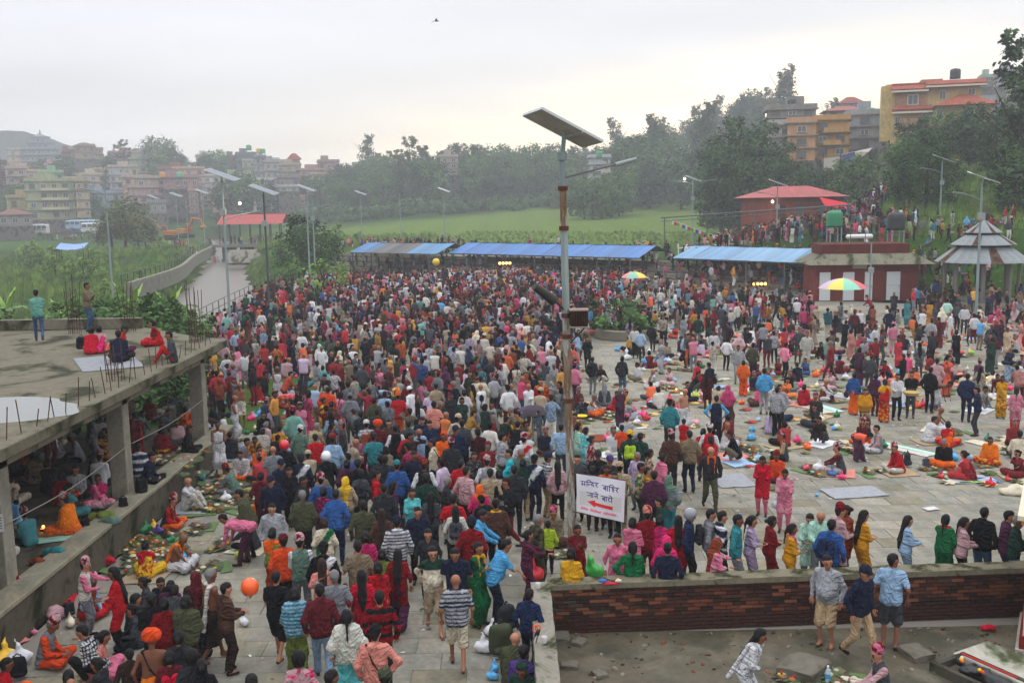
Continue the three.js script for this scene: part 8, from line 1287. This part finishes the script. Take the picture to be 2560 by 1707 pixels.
{
  const IM = [['J', 505, 235, 0.95, 1.3, 0.3, 'off white', 'mint', 'white and green sitting mat lying empty on the paving'], ['J', 790, 1000, 1.5, 0.9, 0.15, 'pale grey', null, 'plain grey sitting mat behind the seated man with orange scarf'], ['J', 1790, 890, 0.8, 0.5, 0.1, 'green', 'lime', 'green and yellow printed rice sack laid flat'], ['J', 1990, 890, 0.7, 0.5, 0.1, 'blue', 'pale blue', 'blue printed sack laid flat beside the green one'], ['J', 1240, 600, 0.6, 2.0, 0.6, 'off white', 'mint', 'long white and mint mat beside the reading man'], ['I', 2020, 670, 0.95, 0.9, 0.2, 'salmon', null, 'pink plaid mat behind the walking man in black'], ['I', 2020, 890, 1.0, 1.3, 0.1, 'pale grey', null, 'pale grey plastic sheet on the paving by the pink mat'], ['I', 800, 500, 0.5, 0.9, 0.2, 'rust', null, 'rust orange mat lying by the queue'], ['I', 1190, 408, 0.4, 0.2, 0.3, 'white', null, 'white paper sheet lying on the paving'], ['G', 2230, 520, 2.2, 1.4, 0.2, 'sky blue', null, 'bright blue tarpaulin spread under seated people'], ['I', 110, 240, 1.0, 0.9, 0.4, 'sky blue', null, 'blue sheet of goods beside the walking man in red'], ['C', 540, 815, 0.6, 0.5, 0.3, 'crimson', null, 'red cushion by the platform wall'], ['C', 60, 1180, 0.5, 0.7, 0.9, 'salmon', null, 'red flowered cloth beside the man in teal waistcoat'], ['C', 200, 1090, 0.4, 0.5, 0.4, 'orange', null, 'folded orange cloth beside the man in teal waistcoat'], ['J', 1500, 1150, 0.35, 0.25, 0.2, 'white', null, 'crumpled white paper on the empty paving'], ['J', 2010, 560, 0.5, 1.2, 0.5, 'cream', null, 'cream mat beside the orange shawled worshipper'], ['H', 1320, 955, 0.8, 0.5, 0.2, 'white', null, 'white sheet on the paving by the woman in crimson'], ['G', 1950, 1060, 0.5, 0.4, 0.2, 'cream', null, 'woven tray mat lying on the paving'], ['F', 1000, 1010, 1.2, 0.9, 0.2, 'cream', null, 'cream blanket spread at the lawn edge'], ['F', 750, 1165, 0.7, 0.35, 0.2, 'pale pink', null, 'pink striped rug on the lawn bed'], ['B', 560, 1420, 0.9, 0.4, 0.4, 'mint', null, 'pale mat on the platform floor'], ['H', 860, 1380, 0.75, 0.05, 0.2, 'white', null, 'folded white sack edge on the paving']];
  for (const [t, x, y, w, d, tn3, c, c2, l] of IM) groundMat(l, onG(t, x, y, l.includes('platform floor') ? 0.755 : 0.0), w, d, tn3, c, c2);
  const BG = [['J', 470, 800, 0.42, 'white', 'large white plastic bag beside the seated man'], ['J', 350, 790, 0.26, 'hot pink', 'pink plastic bag beside the large white bag'], ['J', 1710, 700, 0.4, 'sky blue', 'blue plastic bag standing behind the black jumper man'], ['J', 1840, 700, 0.36, 'pale blue', 'pale blue plastic bag near the orange shawl'], ['J', 1790, 740, 0.24, 'pink', 'pink plastic bag between two blue bags'], ['J', 450, 1030, 0.16, 'sky blue', 'torn blue and white wrapper on the paving'], ['J', 590, 850, 0.3, 'blue', 'bright blue bag in the lap of a worshipper'], ['I', 880, 240, 0.2, 'blue', 'small blue bag by the offerings'], ['I', 940, 240, 0.2, 'sky blue', 'second small blue bag by the offerings'], ['I', 1200, 310, 0.42, 'hot pink', 'tall pink bag by the man in gold tunic'], ['I', 940, 450, 0.42, 'mint', 'mint green bag standing near the child in orange'], ['I', 1290, 210, 0.28, 'white', 'white and red bag before the undershirt man'], ['I', 1690, 130, 0.42, 'lime', 'yellow green bag on the paving behind the blue vest man'], ['C', 180, 1400, 0.5, 'white', 'white printed carrier bag by the checked shirt'], ['C', 40, 1400, 0.5, 'yellow', 'yellow printed sack at the platform foot'], ['C', 2240, 1040, 0.3, 'white', 'white plastic bag alone on the paving by the saffron cloth'], ['C', 310, 1120, 0.16, 'pink', 'small pink pouch in front of the old men'], ['B', 1335, 1370, 0.4, 'green', 'green plastic bag at the platform wall'], ['B', 1410, 1330, 0.32, 'yellow', 'yellow wrapper bag at the platform wall'], ['B', 1450, 1380, 0.35, 'purple', 'purple bag at the platform wall'], ['B', 1560, 1460, 0.3, 'green', 'green bottle bag among the offerings'], ['B', 1170, 1420, 0.34, 'white', 'white bag of flowers by the platform wall'], ['D', 2095, 1290, 0.42, 'white', 'open white rice sack on the paving'], ['D', 2170, 1130, 0.4, 'white', 'second white sack leaning on the rucksacks'], ['D', 2190, 1460, 0.26, 'sky blue', 'blue cloth bag near the side wall'], ['D', 2170, 1540, 0.26, 'sky blue', 'lower blue cloth bag near the side wall'], ['H', 1720, 820, 0.3, 'yellow', 'yellow bag among the orange robes'], ['H', 970, 935, 0.4, 'sky blue', 'sky blue bag beside seated worshippers'], ['H', 1520, 1330, 0.45, 'blue', 'dark blue bundle bag on the paving'], ['G', 1060, 880, 0.5, 'white', 'big white plastic bag at the planter'], ['G', 1230, 960, 0.25, 'blue', 'blue tray bag behind the red tunic'], ['G', 1395, 930, 0.3, 'sky blue', 'light blue bag among seated people'], ['F', 1850, 1330, 0.3, 'sky blue', 'blue bag in the heap of goods'], ['F', 640, 1060, 0.5, 'turquoise', 'turquoise cloth bag on the lawn'], ['B', 1850, 880, 0.42, 'teal', 'teal and white bag by the bald seated man'], ['A', 1660, 1290, 0.4, 'white', 'white sack under the concrete roof edge'], ['A', 1600, 1300, 0.3, 'sky blue', 'blue bag next to the white sack'], ['C', 640, 1050, 0.32, 'cream', 'cream cloth bag behind the grey waistcoat man']];
  for (const [t, x, y, h, c, l] of BG) plasticBag(l, onG(t, x, y), h, c);
  const RS = [['J', 1455, 775, 0.34, 'dark grey', 0.4, 'grey backpack beside the black jumper worshipper'], ['J', 1280, 760, 0.5, 'charcoal', 1, 'large black backpack behind the reading man'], ['B', 1130, 1150, 0.34, 'black', 0.3, 'black bag slumped by the column foot'], ['B', 1300, 1020, 0.5, 'black', 0.8, 'black rucksack at the platform edge'], ['B', 780, 1330, 0.3, 'black', 0.2, 'black bag next to the saffron robe'], ['C', 170, 1530, 0.45, 'black', 0.5, 'large black holdall by the checked shirt'], ['C', 640, 960, 0.34, 'charcoal', 0.9, 'dark shoulder bag between the old men'], ['C', 330, 980, 0.34, 'maroon', 0.4, 'maroon bag against the platform wall'], ['D', 2250, 1330, 0.7, 'camouflage', 0.2, 'large camouflage rucksack by the side wall'], ['D', 2300, 1100, 0.6, 'charcoal', 0.7, 'dark rucksack stacked behind the camouflage one'], ['A', 750, 800, 0.5, 'black', 0.5, 'black backpack on the concrete roof'], ['H', 590, 1270, 0.32, 'plum', 0.4, 'plum bag beside a seated worshipper']];
  for (const [t, x, y, h, c, a, l] of RS) rucksack(l, onG(t, x, y, t === 'B' ? 0.755 : l.includes('roof') ? 3.62 : 0), h, c, a);
  const BD = [['C', 480, 950, 0.75, 'pale pink', 'heap of pale pink cloth behind the old men'], ['J', 2270, 1010, 0.9, 'cream', 'heap of cream tarpaulin on the paving'], ['B', 940, 1240, 0.7, 'olive green', 'green leafy bundle on the platform by the column'], ['B', 1010, 1290, 0.6, 'sage', 'pile of green stalks on the platform edge'], ['C', 500, 390, 0.5, 'teal', 'crumpled blue and white plastic on the platform'], ['C', 340, 480, 0.4, 'rust', 'brick coloured rag on the platform floor'], ['C', 970, 470, 0.5, 'crimson', 'red and green bundle at the platform foot'], ['L', 2020, 1090, 0.28, 'crimson', 'red rag on the yard floor by the brick wall'], ['D', 2230, 1250, 0.5, 'olive', 'olive jacket dropped on the rucksacks'], ['F', 1320, 1345, 0.5, 'plum', 'plum cloth bundle on the ground in the crowd']];
  for (const [t, x, y, w, c, l] of BD) bundle(l, onG(t, x, y, t === 'B' || (t === 'C' && y < 490 && x < 600) ? 0.755 : 0), w, c);
  // heap of goods of a seller in the crowd
  const hr = rngOf(606), hc = ['sky blue', 'white', 'yellow', 'crimson', 'mint', 'cream', 'orange', 'blue', 'pale pink', 'lime']; for (let i = 0; i < 26; i++) { const p = onG('E', 2190 + (hr() - 0.5) * 330, 560 + (hr() - 0.5) * 330); (hr() < 0.6 ? plasticBag : bundle)(`${hc[i % 10]} packet in the seller's heap of goods`, p, 0.22 + 0.2 * hr(), hc[i % 10], 'goods heaped by the seller'); }
  // goods of the sellers at the platform foot
  for (let i = 0; i < 30; i++) { const p = onG('C', 1150 + hr() * 500, 200 + hr() * 330); offering('leaf plate offerings heaped along the platform foot', p, hr() * 6, 3, 'offerings along the platform foot', 700 + i); }
  for (let i = 0; i < 14; i++) { const p = onG('B', 1450 + hr() * 350, 600 + hr() * 250, 0.76); offering('offerings spread on the platform under the concrete roof', p, hr() * 6, 3, 'offerings on the platform', 760 + i); }
  for (let i = 0; i < 18; i++) { const p = onG('B', 1850 + hr() * 500, 850 + hr() * 350); offering('offerings spread beside the bald seated man', p, hr() * 6, 3, 'offerings by the platform', 800 + i); }
  // offerings, mats and bags before those who sit on the square
  let k = 0; for (const { o, p, yaw } of folkAll) if (['sit', 'squat', 'knees'].includes(o.pose) && !o.Y && p.z < -19) { const f = V(Math.sin(yaw), 0, Math.cos(yaw)), s = V(f.z, 0, -f.x), q = p.clone().addScaledVector(f, 0.75); offering('leaf plates and pots of offerings before a seated worshipper', q, yaw, 4 + (k % 4), 'offerings before seated worshippers', 300 + k); if (k % 3 === 0) groundMat('thin straw mat beneath a seated worshipper', p.clone().addScaledVector(f, 0.1), 0.9, 0.9, yaw, ['beige', 'pale grey', 'tan', 'cream', 'salmon'][k % 5], null, 'mats beneath worshippers'); if (k % 2) plasticBag('plastic bag of goods beside a seated worshipper', p.clone().addScaledVector(s, 0.6), 0.22 + 0.05 * (k % 4), ['white', 'sky blue', 'hot pink', 'lime', 'pale pink', 'orange', 'green'][k % 7], 'bags beside worshippers'); k++; }
  // small scraps everywhere: leaves, paper, petals
  const scrap = new THREE.BufferGeometry(); scrap.setAttribute('position', new THREE.Float32BufferAttribute([-1, 0.1, -0.5, 1, 0.25, -0.4, 0.9, 0.08, 0.5, -1, 0.1, -0.5, 0.9, 0.08, 0.5, -0.8, 0.3, 0.6], 3)); scrap.computeVertexNormals(); const N = 4200, im = new THREE.InstancedMesh(scrap, new THREE.MeshStandardMaterial({ color: 0xffffff, roughness: 0.85, side: THREE.DoubleSide }), N), d = new THREE.Object3D(), c = new THREE.Color(), pal = ['#c9c6c0', '#5a6a38', '#4a5a30', '#b98a3a', '#8a3a34', '#6f6a5a', '#c9a0a0', '#4f86ae', '#d9d6d2', '#3f4a2c', '#a05a2a'];
  for (let i = 0; i < N; i++) { const near = folkAll[Math.floor(hr() * folkAll.length)], a = hr() * 6.28, q = Math.pow(hr(), 0.7) * (hr() < 0.75 ? 1.2 : 5); d.position.set(near.p.x + Math.cos(a) * q, (near.o.Y || 0) + 0.004, near.p.z + Math.sin(a) * q); if (near.p.x < -9 || d.position.x < -8.8 || (d.position.z > -17.4 && d.position.x > 0.1)) d.position.y = -3; d.rotation.set(0, hr() * 6.28, 0); d.scale.setScalar(0.02 + 0.04 * hr()); if (d.position.z > -22 && hr() < 0.8) d.position.y = -3; d.updateMatrix(); im.setMatrixAt(i, d.matrix); im.setColorAt(i, c.set(pal[Math.floor(hr() * pal.length)])); } im.name = 'litter'; im.userData = { kind: 'stuff', label: 'leaves, petals and paper scraps littering the paving', category: 'litter' }; im.castShadow = im.receiveShadow = true; scene.add(im);
  // bags and leaf plates round the seated part of the far crowd, too many and too small to count
  { const q = seatSpots.filter(([x, y, z]) => y < 0.5 && z > -75), bags = new THREE.InstancedMesh(bagGeo(0.3, 0.34, 17), mat('#ffffff', 0.5), q.length * 2), plates = new THREE.InstancedMesh(leafPlateGeo, mat('#fefefe', 0.85), q.length * 5), mats = new THREE.InstancedMesh(sheetGeo(1, 0.7, 0.03, 5), mat('#fdfdfd', 0.9), q.length), bc = ['white', 'sky blue', 'hot pink', 'pale blue', 'cream', 'green', 'orange', 'pale pink', 'white', 'crimson'].map(col), pc = ['#4a5a30', '#6b6a3a', '#bdb59c', '#8f5a34', '#a03a34', '#5a6a38', '#c9a860'].map((h) => new THREE.Color(h)), mc = ['beige', 'pale grey', 'cream', 'tan', 'pale blue', 'salmon', 'white'].map(col); let bi = 0, pi = 0;
    q.forEach(([x, y, z], k) => { for (let j = 0; j < 2; j++) { const a = hr() * 6.28; d.position.set(x + Math.cos(a) * 0.7, y, z + Math.sin(a) * 0.7); d.rotation.set(0, hr() * 6, 0); d.scale.setScalar(0.6 + 0.7 * hr()); d.updateMatrix(); bags.setMatrixAt(bi, d.matrix); bags.setColorAt(bi++, bc[Math.floor(hr() * 10)]); } for (let j = 0; j < 5; j++) { const a = hr() * 6.28, w = 0.5 + hr() * 0.6; d.position.set(x + Math.cos(a) * w, y + 0.008, z + Math.sin(a) * w); d.scale.setScalar(0.8 + 0.6 * hr()); d.updateMatrix(); plates.setMatrixAt(pi, d.matrix); plates.setColorAt(pi++, pc[Math.floor(hr() * 7)]); } d.position.set(x, y + 0.003, z); d.scale.setScalar(hr() < 0.5 ? 1.1 : 0.001); d.rotation.y = hr() * 6; d.updateMatrix(); mats.setMatrixAt(k, d.matrix); mats.setColorAt(k, mc[Math.floor(hr() * 7)]); });
    const gg = new THREE.Group(); gg.name = 'scattered_goods'; gg.userData = { kind: 'stuff', label: 'bags, mats and leaf plates scattered among the seated crowd', category: 'goods' }; bags.name = 'bags'; plates.name = 'leaf_plates'; mats.name = 'mats'; for (const m of [bags, plates, mats]) { m.castShadow = m.receiveShadow = true; gg.add(m); } scene.add(gg); }
  // held and hung things
  const green = plasticBag('big green carrier bag held by the woman in pink', onG('K', 730, 620, 0.25), 0.62, '#2f9a3a'); plasticBag('red carrier bag held out by the woman in plum', onG('K', 195, 640, 0.35), 0.55, '#c9202c'); plasticBag('grey cloth bag held by the woman in pink tunic', onG('J', 70, 1140, 0.45), 0.35, 'pale grey');
  { const p = onG('C', 2290, 690, 1.35), g = group('balloon', 'round orange balloon on a string above the paving', 'balloon', p); part('skin', new THREE.SphereGeometry(0.15, 24, 16).scale(1, 1.08, 1), mat('#e85a1e', 0.3), g); part('knot', new THREE.ConeGeometry(0.02, 0.04, 8).translate(0, -0.17, 0), mat('#c94a16', 0.5), g); part('string', bar(V(0, -0.18, 0), V(0.03, -1.33, 0.05), 0.004, 4), M.white, g); for (let i = 0; i < 8; i++) part('light_bead', new THREE.SphereGeometry(0.012, 6, 5).translate(Math.cos(i * 0.8) * 0.13, -0.1, Math.sin(i * 0.8) * 0.13), mat('#b0b0e0', 0.3), g); }
  { const g = group('yellow_balloon', 'yellow balloon floating over the far crowd', 'balloon', atD(1090, 655, 80)); part('skin', new THREE.SphereGeometry(0.3, 16, 12), mat('#d9b62a', 0.4), g); part('string', bar(V(0, -0.3, 0), V(0, -1.4, 0), 0.006, 4), M.white, g); }
  for (const [i, [x0, y0, x1, y1]] of [[90, 1400, 215, 1130], [165, 1420, 240, 1125]].entries()) { const a = onG('K', x0, y0, 0.25), b = onG('K', x1, y1, 1.15), g = group('trekking_pole', i ? 'trekking pole with orange strap leaning on the side wall' : 'trekking pole with black tip leaning beside the other', 'pole', V(0, 0, 0)); part('shaft', bar(a, b, 0.011, 8), mat('#8a8f96', 0.35, { metalness: 0.6 }), g); part('grip', bar(b, b.clone().lerp(a, -0.13), 0.02, 8), mat('#1d1d20', 0.8), g); part('strap', new THREE.TorusGeometry(0.06, 0.015, 6, 14).scale(0.6, 1, 1).translate(b.x, b.y + 0.1, b.z), mat('#e0552a', 0.8), g); }
  { const p = onG('K', 905, 668, 0.93), g = group('picnic_bundle', 'red and blue cloth bundle lying on the brick wall coping', 'cloth', p); part('red_cloth', bagGeo(0.4, 0.16, 7).scale(1.3, 0.6, 1), mat('#b82a44', 0.9), g); part('blue_cloth', bagGeo(0.2, 0.14, 8).translate(-0.14, 0.05, 0.02), mat('#3a6fb0', 0.9), g); part('cream_cloth', bagGeo(0.16, 0.12, 9).translate(0.14, 0.04, 0), mat('#d9c8b0', 0.9), g); }
  const cup = (l, p) => solo('paper_cup', new THREE.LatheGeometry([[0.03, 0], [0.045, 0.1], [0.048, 0.1], [0.033, 0.004], [0.0, 0.004]].map(([x, y]) => new THREE.Vector2(x, y)), 14), M.white, l, 'cup', p); cup('white paper cup standing on the wall corner', onG('K', 240, 700, 0.97)); cup('white paper cup on the side wall top', onG('K', 298, 1200, 0.97));
  { const p = onG('L', 550, 1568), g = group('water_bottle', 'clear water bottle with blue label by the seated old man', 'bottle', p); part('bottle_body', new THREE.LatheGeometry([[0.01, 0], [0.04, 0.005], [0.04, 0.2], [0.015, 0.25], [0.015, 0.27]].map(([x, y]) => new THREE.Vector2(x, y)), 14), mat('#aebfc6', 0.15), g); part('label_band', cyl(0.0415, 0.0415, 0.08, 14, 0, 0.08, 0, true), mat('#2f8fc4', 0.6), g); part('bottle_cap', cyl(0.018, 0.018, 0.025, 10, 0, 0.265, 0), M.white, g); }
  for (const [i, [x, y]] of [[420, 1560], [640, 1565], [330, 1590]].entries()) offering(['basket of food and flowers by the seated old man', 'leaf bowls beside the water bottle in the yard', 'offering tray at the edge of the yard'][i], onG('L', x, y), i, 5, null, 950 + i);
  // a broad basket carried on the hands, a tray of flowers, oil lamps
  solo('basket', new THREE.LatheGeometry([[0.01, 0], [0.2, 0.02], [0.28, 0.1], [0.3, 0.1], [0.22, 0.0]].map(([x, y]) => new THREE.Vector2(x, y)), 20), mat('#b39a62', 0.9), 'flat cane basket carried by the person in black', 'basket', onG('H', 1320, 1200, 0.95)); solo('flower_tray', new THREE.LatheGeometry([[0.01, 0], [0.16, 0.01], [0.18, 0.04], [0.1, 0.05], [0.01, 0.06]].map(([x, y]) => new THREE.Vector2(x, y)), 16), mat('#d9b32a', 0.9), 'yellow flower tray held up in the queue', 'tray', onG('I', 640, 300, 1.3));
  for (const [l, p] of [['small flame burning on the platform by the saffron robe', onG('C', 395, 165, 0.76)], ['oil flame burning among offerings on the open paving', onG('G', 1510, 1165)], ['oil flame glowing by the gold sari', onG('H', 2015, 1060)], ['small red flame near the seated pair', onG('H', 150, 1140)], ['oil flame flickering in the packed crowd', onG('F', 1895, 930, 0.6)], ['row of oil flames burning before the pale blue roof', atD(1900, 712, 80)], ['oil flames burning by the far steps', atD(1262, 660, 88)]]) { const g = group('oil_lamp', l, 'oil lamp', p); part('dish', new THREE.LatheGeometry([[0.01, 0], [0.05, 0.01], [0.06, 0.035]].map(([x, y]) => new THREE.Vector2(x, y)), 12), mat('#8a4a2e', 0.9), g); const big = p.z < -60 ? 4 : 1; for (let i = 0; i < (big > 1 ? 4 : 1); i++) part('flame', new THREE.SphereGeometry(0.03, 8, 8).scale(big, 1.7 * big * 0.6, big).translate(i * 0.3 - (big > 1 ? 0.45 : 0), 0.08, 0), new THREE.MeshStandardMaterial({ color: 0x331000, emissive: new THREE.Color(1, 0.42, 0.1), emissiveIntensity: 5 }), g); const q = new THREE.PointLight(new THREE.Color(1, 0.5, 0.18), 0.35 * big); q.position.y = 0.1; q.castShadow = true; g.add(q); }
  // a bird against the cloud
  { const g = group('bird', 'dark bird gliding under the cloud', 'bird', atD(1090, 53, 55)), w = (s) => { const q = new THREE.BufferGeometry(); q.setAttribute('position', new THREE.Float32BufferAttribute([0, 0.03, 0.06, 0, 0.03, -0.1, s * 0.28, 0.1, -0.04, s * 0.28, 0.1, -0.04, 0, 0.03, -0.1, s * 0.2, 0.07, -0.14, s * 0.28, 0.1, -0.04, s * 0.2, 0.07, -0.14, s * 0.5, 0.02, -0.16], 3)); q.computeVertexNormals(); return q; }; part('body', solid([cap(V(0, 0, -0.18), V(0, 0.02, 0.1), 0.03, 0.06), ball(V(0, 0.04, 0.18), 0.045), cap(V(0, 0.04, 0.2), V(0, 0.035, 0.27), 0.014, 0.005)], 0.02, 0.015), mat('#2c2c30', 0.8), g); part('wing', w(1), mat('#2c2c30', 0.8), g); part('wing', w(-1), mat('#2c2c30', 0.8), g); g.rotation.set(0.3, 1.1, 0.3); g.scale.setScalar(0.8); }
}
renderer.render(scene, camera);
